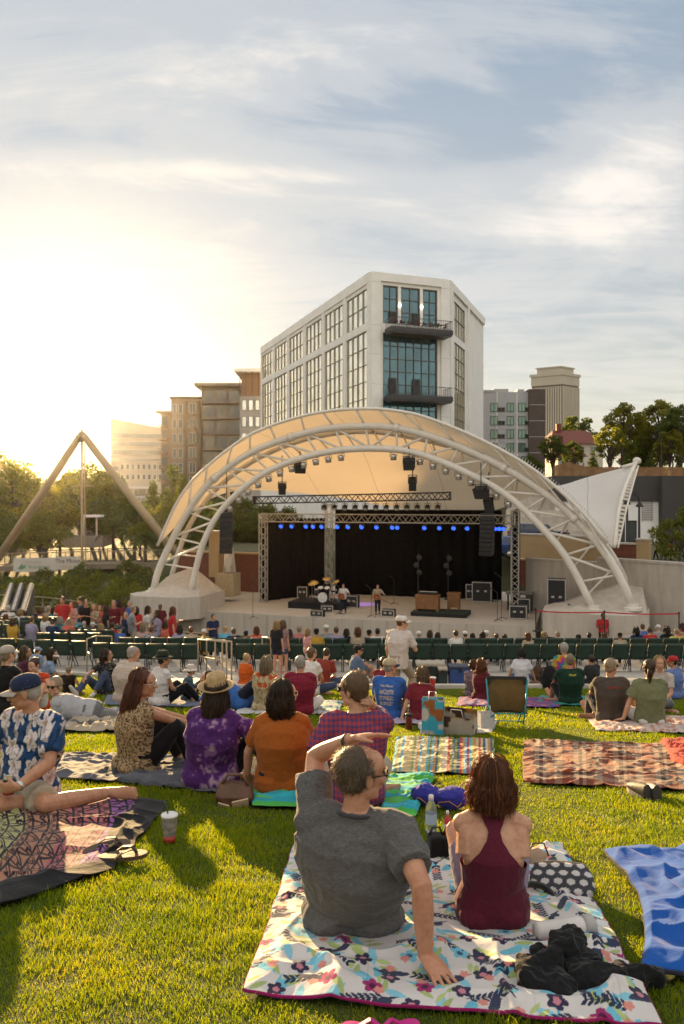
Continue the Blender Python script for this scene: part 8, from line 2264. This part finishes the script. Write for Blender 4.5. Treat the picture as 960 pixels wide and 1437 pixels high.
blanket('teal_blanket','teal and white blanket beside the red checked shirt man',((400,985),(482,985),(475,1003),(395,1003)),60,30,GREYB(C(.04,.22,.24),C(.4,.38,.36)),.03,6,173,pname='teal_white')
blanket('pale_sheet','pale sheet on the grass around the gift bags',((585,1012),(700,1012),(690,1030),(590,1032)),60,30,None,.02,6,183,mat=cloth('pale_sheet',(.42,.40,.40)))

# ------------------------------------------------------------------ things lying about
def on(px,py,up=0.0): p=G(px,py); p.z+=up; return p
def jacket():
    o=empty('jacket',on(812,1384,.03),R(10),'crumpled black jacket lying on right part of the floral blanket','jacket')
    mb=MB(); g=random.Random(5)
    for i in range(16): mb.ell((g.uniform(-.15,.12),g.uniform(-.10,.12),g.uniform(.0,.03)),(g.uniform(.05,.10),g.uniform(.03,.08),g.uniform(.012,.030)),axes(g.uniform(0,3),0,0))
    mb.tube([(.05,-.06,.02),(.14,-.04,.025),(.22,-.06,.018),(.27,-.055,.012)],[.045,.036,.028,.025],12,True,True)
    mb.tube([(-.08,.06,.03),(-.18,.04,.03),(-.20,-.02,.02),(-.17,-.06,.02)],[.05,.045,.04,.034],12,True,True)
    mb.tube([(0,.1,.05),(.06,.16,.05),(.1,.19,.03)],[.06,.045,.025],12,True,True)
    me=fuse(mb,.006,3); wrinkle(me,.028,3,14); wrinkle(me,.012,8,34); b=obj('body_cloth',me,o,[cloth('black_fleece',(.010,.010,.011))])
    mb=MB(); mb.tube([(.25,-.058,.013),(.295,-.054,.012)],[.029,.028],14); mb.build('cuff',cloth('black_rib',(.014,.014,.015)),o,True)
jacket()
def bottle(label,loc,h,r,mats,lying=None,name='bottle',prof=None):
    o=empty(name,loc,0,label,'bottle')
    M=Matrix.Identity(4)
    if lying is not None: M=Matrix.Translation((0,0,r))@Matrix.Rotation(lying,4,'Z')@Matrix.Rotation(R(90),4,'Y')
    p=prof or [(r*.9,0),(r,.01),(r,h*.55),(r*.97,h*.68),(r*.5,h*.82),(r*.42,h*.86)]
    mb=MB(); mb.lathe(p,20,M); mb.build('flask',mats[0],o,True)
    z=p[-1][1]; rr_=p[-1][0]
    mb=MB(); mb.lathe([(rr_*1.12,z+.0015),(rr_*1.12,h*.97),(rr_*.9,h)],16,M); mb.build('cap',mats[1],o,True)
    if len(mats)>2: mb=MB(); mb.lathe([(r*1.012,h*.25),(r*1.012,h*.52)],20,M,False); mb.build('label_band',mats[2],o,True)
    return o
M_PET=clear('clear_plastic',(.85,.9,.95),.06,1.25); M_WHITEP=plain('white_plastic',(.62,.60,.58),.35)
bottle('clear water bottle with pale blue label behind the grey shirt man',on(605,1197,.12),.215,.033,(M_PET,M_WHITEP,plain('blue_label',(.35,.45,.55),.5)))
bottle('white sports bottle lying behind the black jacket',on(752,1332,.03),.26,.038,(plain('frosted_white_plastic',(.55,.52,.50),.4),plain('grey_cap_plastic',(.35,.34,.33),.4)),R(14),prof=[(.034,0),(.038,.012),(.038,.13),(.036,.14),(.038,.15),(.037,.20),(.036,.21)])
for px,l in ((612,'dark padded bottle carrier under the clear water bottle'),(631,'second dark padded carrier touching the maroon woman')):
    o=empty('carrier_bag',on(px,1212,.01),R(8),l,'bag'); mb=MB(); mb.box((0,0,.075),(.085,.10,.15),None,0,.018); me=mb.mesh('b'); b=obj('pouch',me,o,[cloth('black_padded',(.012,.012,.013))])
    mb=MB(); mb.tube([(-.035,.0,.15),(-.02,0,.19),(.02,0,.19),(.035,0,.15)],.006,6); mb.build('handle',M_BLACK,o,True)
bottle('small red and white bottle beside the clear water bottle',on(628,1199,.10),.15,.02,(plain('red_print',(.45,.05,.06),.4),M_WHITEP,plain('white_print',(.6,.58,.56),.5)))
def tote():
    o=empty('tote_bag',on(790,1258,.02),R(-6),'dark grey tote bag with white polka dots beside the maroon top woman','bag')
    mb=MB(); mb.loft([((0,0,.0),(.135,0,0),(0,.075,.0)),((0,.01,.04),(.15,0,0),(0,.085,0)),((.0,.03,.085),(.145,0,0),(0,.06,0)),((-.01,.05,.12),(.12,0,0),(0,.025,0))],30,True,3.0)
    me=fuse(mb,.0055,3); wrinkle(me,.012,4,9)
    paint(me,lambda co: np.where((np.hypot(((co[:,0]+.03*(np.floor((co[:,1]+co[:,2])/.06)%2))/.06)%1-.5,(((co[:,1]+co[:,2])/.06)%1)-.5)<.33)[:,None],C(.55,.53,.52),C(.055,.055,.065)))
    obj('bag_body',me,o,[vcol_cloth('polka_dots')])
    for dx,l in ((-.10,0),(-.085,1)):
        mb=MB(); pts=[Vector((-.13+.085*math.cos(a)+dx*.2,-.11+.06*math.sin(a),.02+.012*l+.03*max(0,math.sin(a)))) for a in [2*PI*i/18 for i in range(17)]]; mb.tube(pts,.009,8); mb.build('handle',M_BLACK,o,True)
tote()
def small_pouch():
    o=empty('handbag',on(752,1222,.02),R(20),'small beige handbag with strap between the woman and the dotted tote','bag')
    mb=MB(); mb.ell((0,0,.05),(.06,.04,.05)); mb.ell((.03,.02,.04),(.045,.04,.04)); me=fuse(mb,.006,3); wrinkle(me,.01,8,14); obj('pouch',me,o,[cloth('beige_leather',(.36,.26,.19))])
    mb=MB(); mb.tube([(-.05,0,.06),(-.02,.0,.13),(.05,.0,.12),(.08,.0,.05)],.005,6); mb.build('strap',M_SHOEB,o,True)
small_pouch()
for px,py,l in ((599,1130,'left one of two royal blue stuff sacks on the grass'),(633,1134,'right one of two royal blue stuff sacks on the grass')):
    o=empty('stuff_sack',on(px,py,.0),rnd.uniform(-.5,.5),l,'bag','royal blue stuff sacks')
    mb=MB(); mb.ell((0,0,.075),(.115,.10,.075)); mb.ell((.06,-.02,.08),(.06,.07,.055)); me=fuse(mb,.008,3); wrinkle(me,.022,int(px),15); obj('sack_body',me,o,[cloth('royal_nylon',(.035,.035,.26))])
    mb=MB(); mb.tube([(-.09,-.06,.06),(-.02,-.115,.09),(.04,-.11,.05),(.09,-.06,.08)],.004,5); mb.tube([(.05,.0,.14),(.09,.03,.18),(.13,.02,.14)],.004,5); mb.build('cord',plain('orange_cord',(.35,.15,.05),.7),o)
def handbag_brown():
    o=empty('handbag',on(330,1126,.0),R(-5),'open brown leather bag with papers between purple and orange women','bag')
    mb=MB(); mb.loft([((0,0,.0),(.13,0,0),(0,.07,0)),((0,0,.06),(.145,0,0),(0,.085,0)),((0,.02,.12),(.125,0,0),(0,.05,0)),((0,.03,.14),(.11,0,0),(0,.03,0))],20,True,3); me=fuse(mb,.008,2); wrinkle(me,.014,5,12); obj('bag_body',me,o,[plain('brown_leather',(.10,.045,.022),.5,0,.3,9,.2,50)])
    mb=MB(); mb.tube([(-.10,0,.13),(-.06,.02,.20),(.05,.02,.20),(.10,0,.13)],.011,8); mb.build('handle',M_SHOEB,o,True)
    mb=MB(); mb.box((.03,-.10,.055),(.12,.012,.10),Matrix.Rotation(R(24),4,'X')@Matrix.Rotation(R(20),4,'Z')); mb.box((-.03,-.105,.045),(.09,.010,.08),Matrix.Rotation(R(28),4,'X')@Matrix.Rotation(R(-16),4,'Z')); mb.build('papers',plain('tan_paper',(.42,.31,.2),.8),o)
handbag_brown()
def tumbler():
    o=empty('iced_drink_cup',on(238,1182,.0),0,'clear printed cup with red band, lid and dark straw on the grass','cup')
    mb=MB(); mb.lathe([(.036,0.0),(.037,.045)],22); mb.build('red_band',plain('red_tumbler_band',(.32,.03,.02),.35),o,True)
    mb=MB(); mb.lathe([(.037,.046),(.048,.15),(.049,.158)],22,None,False); mb.build('cup_wall',plain('frosted_cup',(.34,.31,.28),.25,0,.5,28,.05,40,.5,.3),o,True)
    mb=MB(); mb.lathe([(.051,.157),(.052,.168),(.047,.172),(.02,.174)],22); mb.build('lid',M_WHITEP,o,True)
    mb=MB(); mb.tube([(0,0,.05),(-.01,0,.175),(-.028,.01,.235),(-.04,.015,.245)],.0045,8); mb.build('straw',plain('dark_green_straw',(.03,.06,.05),.4),o,True)
tumbler()
def sole(mb,M,ln=.27,w_=.05,th=.022):
    pts=[]
    for i in range(22):
        a=2*PI*i/22; y=math.cos(a)*ln/2; x=math.sin(a)*w_*(1+.18*math.cos(a))*(1-.10*math.exp(-((y+.0)/.05)**2)); pts.append((x,y))
    mb.prism(pts,0,th,M)
M_LEATH=plain('brown_sandal_leather',(.085,.055,.035),.65,0,.3,12,.2,60)
def flipflop(label,px,py,rz,up=.028,tilt=0):
    o=empty('flip_flop',on(px,py,up),rz,label,'sandal','brown flip-flops on the throw edge'); M=Matrix.Rotation(tilt,4,'Y')
    mb=MB(); sole(mb,M); mb.build('sole',M_LEATH,o)
    mb=MB()
    for s in (-1,1):
        pp=[M@Vector(p) for p in ((0,.075,.024),(s*.02,.05,.052),(s*.042,.0,.045),(s*.050,-.04,.018))]
        for a,b in zip(pp,pp[1:]): mb.beam(a,b,.020,.006)
    mb.build('strap',plain('dark_strap_leather',(.05,.032,.02),.6),o)
flipflop('brown flip-flop lying flat nearer the viewer on throw edge',172,1211,R(-78)); flipflop('brown flip-flop propped behind the nearer one',150,1201,R(-60),.035,R(14))
def shoe(label,px,py,rz,mat,grp,k=1.0,up=0.0):
    o=empty('shoe',on(px,py,up),rz,label,'shoe',grp); o.scale=(k,)*3
    mb=MB(); sole(mb,Matrix.Identity(4),.29,.05,.03); mb.build('sole',plain('shoe_sole',(.30,.27,.23),.7),o)
    mb=MB(); mb.loft([((0,-.135,.03),(.03,0,0),(0,.0,.0)),((0,-.125,.06),(.036,0,0),(0,.012,.07)),((0,-.05,.06),(.042,0,0),(0,.03,.055)),((0,.03,.055),(.046,0,0),(0,.02,.04)),((0,.10,.045),(.044,0,0),(0,.01,.028)),((0,.14,.035),(.024,0,0),(0,.01,.012))],14); obj('upper',fuse(mb,.008,2),o,[mat])
    mb=MB()
    for i in range(4): mb.tube([(-.025,.0+.022*i,.098-.010*i),(.025,.01+.022*i,.098-.010*i)],.003,5)
    mb.build('laces',M_SHOEW,o)
shoe('left brown walking shoe on grass before the plaid blanket',897,1117,R(12),M_SHOE,'brown shoes by the plaid blanket'); shoe('right brown walking shoe on grass before the plaid blanket',917,1118,R(-8),M_SHOE,'brown shoes by the plaid blanket')
M_PINK=plain('hot_pink_rubber',(.50,.015,.20),.45)
for px,rz,l in ((522,R(60),'hot pink sandal poking out below the floral blanket'),(552,R(-50),'second hot pink sandal at bottom frame edge')):
    o=empty('sandal',on(px,1461,.0),rz,l,'sandal','pink sandals'); mb=MB(); sole(mb,Matrix.Identity(4),.22,.04,.02); mb.build('sole',M_PINK,o); mb=MB()
    for s in (-1,1): mb.beam((0,.06,.02),(s*.03,.02,.045),.016,.005); mb.beam((s*.03,.02,.045),(s*.042,-.03,.015),.016,.005)
    mb.build('strap',M_PINK,o)
def camp_chair():
    b=on(712,1018,.0); o=empty('camp_chair',b,R(-4),'low camp chair with olive mesh back and teal legs on the grass','camp chair'); k=b.y/F
    M_T=plain('teal_alloy',(.03,.26,.30),.35,.5)
    w_=.30; h=.60
    for s in (-1,1):
        mb=MB(); mb.tube([(s*.20,0,0),(s*.235,.02,.16),(s*.27,.05,h)],.011,8); mb.build('leg',M_T,o,True)
        mb=MB(); mb.tube([(s*.20,.42,0-.07),(s*.23,.2,.16),(s*.2,.02,.16)],.011,8); mb.build('leg',M_T,o,True)
        mb=MB(); mb.ell((s*.20,0,.0),(.02,.02,.018)); mb.build('foot_cap',M_BLACK,o,True)
    mb=MB(); mb.tube([(-.235,.02,.15),(.235,.02,.15)],.010,8); mb.tube([(-.2,0.0,.06),(.2,0,.06)],.007,6); mb.build('cross_bar',M_T,o,True)
    def sail(x0,x1,z0,z1,pull,nm,mt):
        mb=MB(); n=12
        for j in range(n+1):
            for i in range(n+1):
                u=i/n;v=j/n; inw=pull*math.sin(PI*v)*(2*u-1); mb.v.append((x0+(x1-x0)*u-inw,.05+.05*v+.06*math.sin(PI*u)-.06*math.sin(PI*v),z0+(z1-z0)*v-.02*math.sin(PI*u)*(v)))
        mb.f=[(j*(n+1)+i,j*(n+1)+i+1,(j+1)*(n+1)+i+1,(j+1)*(n+1)+i) for j in range(n) for i in range(n)]; mb.m=[0]*len(mb.f)
        q=mb.build(nm,mt,o,True); md=q.modifiers.new('t','SOLIDIFY'); md.thickness=.006; return q
    sail(-.27,.27,.14,h+.02,.035,'back_panel',cloth('olive_mesh',(.15,.105,.045),.1,.35))
    mb=MB(); mb.box((0,.07,h+.015),(.50,.02,.045),None,0,.006); mb.box((-.24,.06,h-.02),(.05,.025,.10),None,0,.005); mb.box((.24,.06,h-.02),(.05,.025,.10),None,0,.005); mb.build('trim',M_BLACK,o)
    mb=MB(); mb.box((0,.27,.17),(.42,.36,.015),None,0,.005); mb.build('seat',cloth('black_seat',(.02,.02,.02)),o)
camp_chair()
def giftbag(label,px,py,w_,h,d_,rz,pf,pname,tilt=0,name='gift_bag'):
    o=empty(name,on(px,py,.02),rz,label,'bag'); M=Matrix.Rotation(tilt,4,'X')
    mb=MB(); n=14
    for (x0,y0,x1,y1) in ((-w_/2,-d_/2,w_/2,-d_/2),(w_/2,-d_/2,w_/2,d_/2),(w_/2,d_/2,-w_/2,d_/2),(-w_/2,d_/2,-w_/2,-d_/2)):
        b0=len(mb.v)
        for j in range(n+1):
            for i in range(n+1): mb.v.append(tuple(M@Vector((x0+(x1-x0)*i/n,y0+(y1-y0)*i/n,h*j/n))))
        mb.f+=[(b0+j*(n+1)+i,b0+j*(n+1)+i+1,b0+(j+1)*(n+1)+i+1,b0+(j+1)*(n+1)+i) for j in range(n) for i in range(n)]
    mb.f.append((0,n,2*(n+1)**2,2*(n+1)**2+n)); mb.m=[0]*len(mb.f)
    me=mb.mesh('bag'); paint(me,pf); q=obj('bag_body',me,o,[vcol_cloth(pname,.15,.45)]); md=q.modifiers.new('t','SOLIDIFY'); md.thickness=.004
    mb=MB(); pts=[M@Vector(p) for p in ((-w_*.2,-d_/2,h),(-w_*.15,-d_/2,h+.10),(w_*.15,-d_/2,h+.10),(w_*.2,-d_/2,h))]; mb.tube(pts,.006,6); mb.build('handle',M_WHITEP,o,True)
giftbag('upright turquoise gift bag with white and brown print',608,1031,.26,.42,.16,R(-12),lambda co: np.where((vnoise(co*9,3)>.60)[:,None],C(.50,.47,.45),np.where((vnoise(co*11,5)>.68)[:,None],C(.28,.10,.03),C(.05,.36,.52))),'turquoise_bag')
giftbag('toppled cream and brown cow patterned bag beside the turquoise bag',645,1030,.40,.26,.26,R(-20),lambda co: np.where((vnoise(co*8+3,4)>.6)[:,None],C(.10,.05,.03),np.where((co[:,2]>.21)[:,None],C(.42,.22,.06),C(.48,.43,.36))),'cow_bag',R(12))
giftbag('small white paper bag with blue print behind the camp chair legs',682,1024,.18,.20,.14,R(10),lambda co: np.where((vnoise(co*12,4)>.6)[:,None],C(.1,.3,.45),C(.55,.54,.53)),'white_paper_bag')
bottle('dull red insulated tumbler standing left of the turquoise bag',on(574,1025,.015),.20,.04,(plain('dull_red_enamel',(.16,.025,.015),.4),M_BLACK),prof=[(.036,0),(.04,.01),(.042,.15),(.043,.165)])
def cooler(label,px,py,w_,h,d_,body,lid,rz=0):
    o=empty('cooler',on(px,py,0),rz,label,'cooler'); mb=MB(); mb.box((0,d_/2,h*.42),(w_,d_,h*.84),None,0,.02); mb.build('tub',body,o)
    mb=MB(); mb.box((0,d_/2,h*.92),(w_*1.04,d_*1.04,h*.155),None,0,.025); mb.build('lid',lid,o)
    mb=MB()
    for s in (-1,1): mb.box((s*(w_/2+.012),d_/2,h*.62),(.022,d_*.4,.05),None,0,.006)
    mb.build('handle',M_BLACK,o); mb=MB(); mb.box((0,-.008,h*.78),(.07,.02,.08),None,0,.005); mb.build('latch',M_BLACK,o)
cooler('dark cooler with tan lid standing on the lawn edge',605,962,.62,.50,.36,plain('dark_cooler',(.02,.03,.025),.5),plain('tan_cooler_lid',(.36,.31,.24),.5))
cooler('royal blue cooler with dark lid on the lawn edge',646,963,.46,.44,.34,plain('blue_cooler',(.025,.06,.20),.45),plain('navy_lid',(.03,.04,.07),.5))
cooler('small dark cooler just left of the royal blue one',622,963,.20,.40,.30,plain('dark_cooler',(.02,.03,.025),.5),plain('tan_cooler_lid',(.36,.31,.24),.5))
def backpack(label,px,py,k,mat,rz):
    o=empty('backpack',on(px,py,0),rz,label,'backpack'); o.scale=(k,)*3
    mb=MB(); mb.loft([((0,0,.0),(.15,0,0),(0,.10,0)),((0,0,.10),(.17,0,0),(0,.12,0)),((0,.01,.28),(.155,0,0),(0,.10,0)),((0,.02,.40),(.11,0,0),(0,.06,0)),((0,.02,.44),(.05,0,0),(0,.03,0))],18,True,2.6); mb.box((0,-.11,.13),(.22,.06,.18),None,0,.03); me=fuse(mb,.010,3); wrinkle(me,.010,4,10); obj('pack_body',me,o,[mat])
    mb=MB(); mb.tube([(-.04,.03,.43),(-.03,.04,.49),(.03,.04,.49),(.04,.03,.43)],.010,6); mb.build('handle',M_BLACK,o,True)
    for s in (-1,1): mb=MB(); mb.tube([(s*.08,.09,.40),(s*.10,.17,.30),(s*.12,.11,.06)],.014,6); mb.build('strap',M_BLACK,o,True)
backpack('black backpack lying beside the green shirt man',772,966,1.1,cloth('black_pack',(.014,.014,.015)),.4)
backpack('brown bag behind the black backpack',755,958,.9,cloth('brown_pack',(.09,.05,.03)),-.3)
# plastic cup in the hand of the woman facing us
o=empty('plastic_cup',Vector((0,0,0)),0,'clear plastic cup of amber drink held by tank top woman','cup'); o.location=G(57,998)+Vector((.02,-.42,.40))
mb=MB(); mb.lathe([(.03,0),(.038,.09)],16,None,False); mb.build('cup_wall',plain('cloudy_plastic',(.5,.45,.35),.2,0,.1,5,0,10,.5,.4),o,True); mb=MB(); mb.lathe([(.029,.003),(.034,.055)],16); mb.build('drink',plain('amber_drink',(.45,.25,.08),.1),o,True)
bottle('red and white drink cup held up beside maroon T-shirt woman',G(606,1012)+Vector((.02,.05,.48)),.12,.045,(plain('cup_red',(.45,.06,.05),.4),M_WHITEP),prof=[(.03,0),(.042,.09),(.044,.105)],name='paper_cup')

# ------------------------------------------------------------------ grass blades
def inpoly(x,y,poly):
    r=np.zeros(len(x),bool); n=len(poly); j=n-1
    for i in range(n):
        xi,yi=poly[i];xj,yj=poly[j]
        c=((yi>y)!=(yj>y))&(x<(xj-xi)*(y-yi)/(yj-yi+1e-12)+xi); r^=c; j=i
    return r
def grass():
    g=np.random.default_rng(77); Vs=[];k5=[]
    for y0,y1,dens,h,w_ in ((2.2,3.6,15000,.040,.0030),(3.6,5.2,10500,.040,.0036),(5.2,7.5,6200,.042,.0050),(7.5,11,3000,.044,.0080),(11,22.3,1000,.048,.014)):
        xm=.46*y1+2.2; area=(y1-y0)*2*xm; n=int(area*dens); x=g.uniform(-xm,xm,n); y=g.uniform(y0,y1,n)
        ok=(np.abs(x)<.46*y+2.2)&(y<16.85+5.2*np.clip((-2.0-x)/6.5,0,1)**2*(3-2*np.clip((-2.0-x)/6.5,0,1)))
        pn=vnoise(np.c_[x*3.2,y*3.2,x*0],5); pn2=vnoise(np.c_[x*11,y*11,x*0],6)
        ok&=(g.uniform(0,1,n)<.45+.55*np.clip(pn2*1.6,0,1))
        for p in POLYS: ok&=~inpoly(x,y,p)
        x=x[ok];y=y[ok];n=len(x); pn=pn[ok];pn2=pn2[ok]
        z=ZC-1.30-.163*y-.010
        hh=h*.88*(.45+.55*pn+.35*pn2)*g.uniform(.55,1.35,n); tall=g.uniform(0,1,n)>.985; hh=np.where(tall,hh*1.7,hh)
        hh=hh*(.55+.45*np.clip((vnoise(np.c_[x*1.4+7,y*1.4,x*0],12)-.25)*3,0,1)); a=g.uniform(0,6.283,n); b=g.uniform(0,6.283,n)+.8; ln=hh*g.uniform(.15,.95,n)
        dx,dy=np.cos(a)*w_*.5,np.sin(a)*w_*.5; bx,by=np.cos(b)*ln,np.sin(b)*ln
        V=np.empty((n,5,3))
        V[:,0]=np.c_[x-dx,y-dy,z];V[:,1]=np.c_[x+dx,y+dy,z]
        V[:,2]=np.c_[x+dx*.8+bx*.35,y+dy*.8+by*.35,z+hh*.62];V[:,3]=np.c_[x-dx*.8+bx*.35,y-dy*.8+by*.35,z+hh*.62];V[:,4]=np.c_[x+bx,y+by,z+hh*.98-ln*.15]
        Vs.append(V)
    V=np.concatenate(Vs); n=len(V); me=bpy.data.meshes.new('grass'); me.vertices.add(n*5); me.vertices.foreach_set('co',V.reshape(-1))
    i=np.arange(n)[:,None]*5; lo=np.concatenate([i+np.array([0,1,2,3]),i+np.array([3,2,4])],axis=1).reshape(-1)
    me.loops.add(n*7); me.loops.foreach_set('vertex_index',lo); me.polygons.add(n*2); st=np.empty(n*2,int); st[0::2]=np.arange(n)*7; st[1::2]=np.arange(n)*7+4; tt=np.empty(n*2,int); tt[0::2]=4; tt[1::2]=3
    me.polygons.foreach_set('loop_start',st); me.polygons.foreach_set('loop_total',tt); me.update()
    m,nt,out=newmat('grass_blades'); ge=nt.nodes.new('ShaderNodeNewGeometry'); co=coords(nt); n1=noise_(nt,co,2.3,5.0,.65)
    f=math_(nt,'ADD',math_(nt,'MULTIPLY',ge.outputs['Random Per Island'],.5),math_(nt,'MULTIPLY_ADD',n1,1.0,-.25))
    c=ramp(nt,f,[(.12,(.062,.118,.004)),(.5,(.155,.215,.006)),(.82,(.27,.275,.012)),(.97,(.38,.31,.07))])
    for n_ in nt.nodes:
        if n_.type=='MIX': n_.clamp_result=False
    t2=mixc(nt,1.0,c,(1.75,1.55,.5),'MULTIPLY')
    bsdf(nt,out,c,.5,0,.22,None,0,0,.52,t2)
    me.materials.append(m); o=bpy.data.objects.new('grass',me); COL.objects.link(o); setp(o,'short green lawn grass, backlit in patches by the low sun','grass',kind='stuff')
    print('blades',n)
grass()
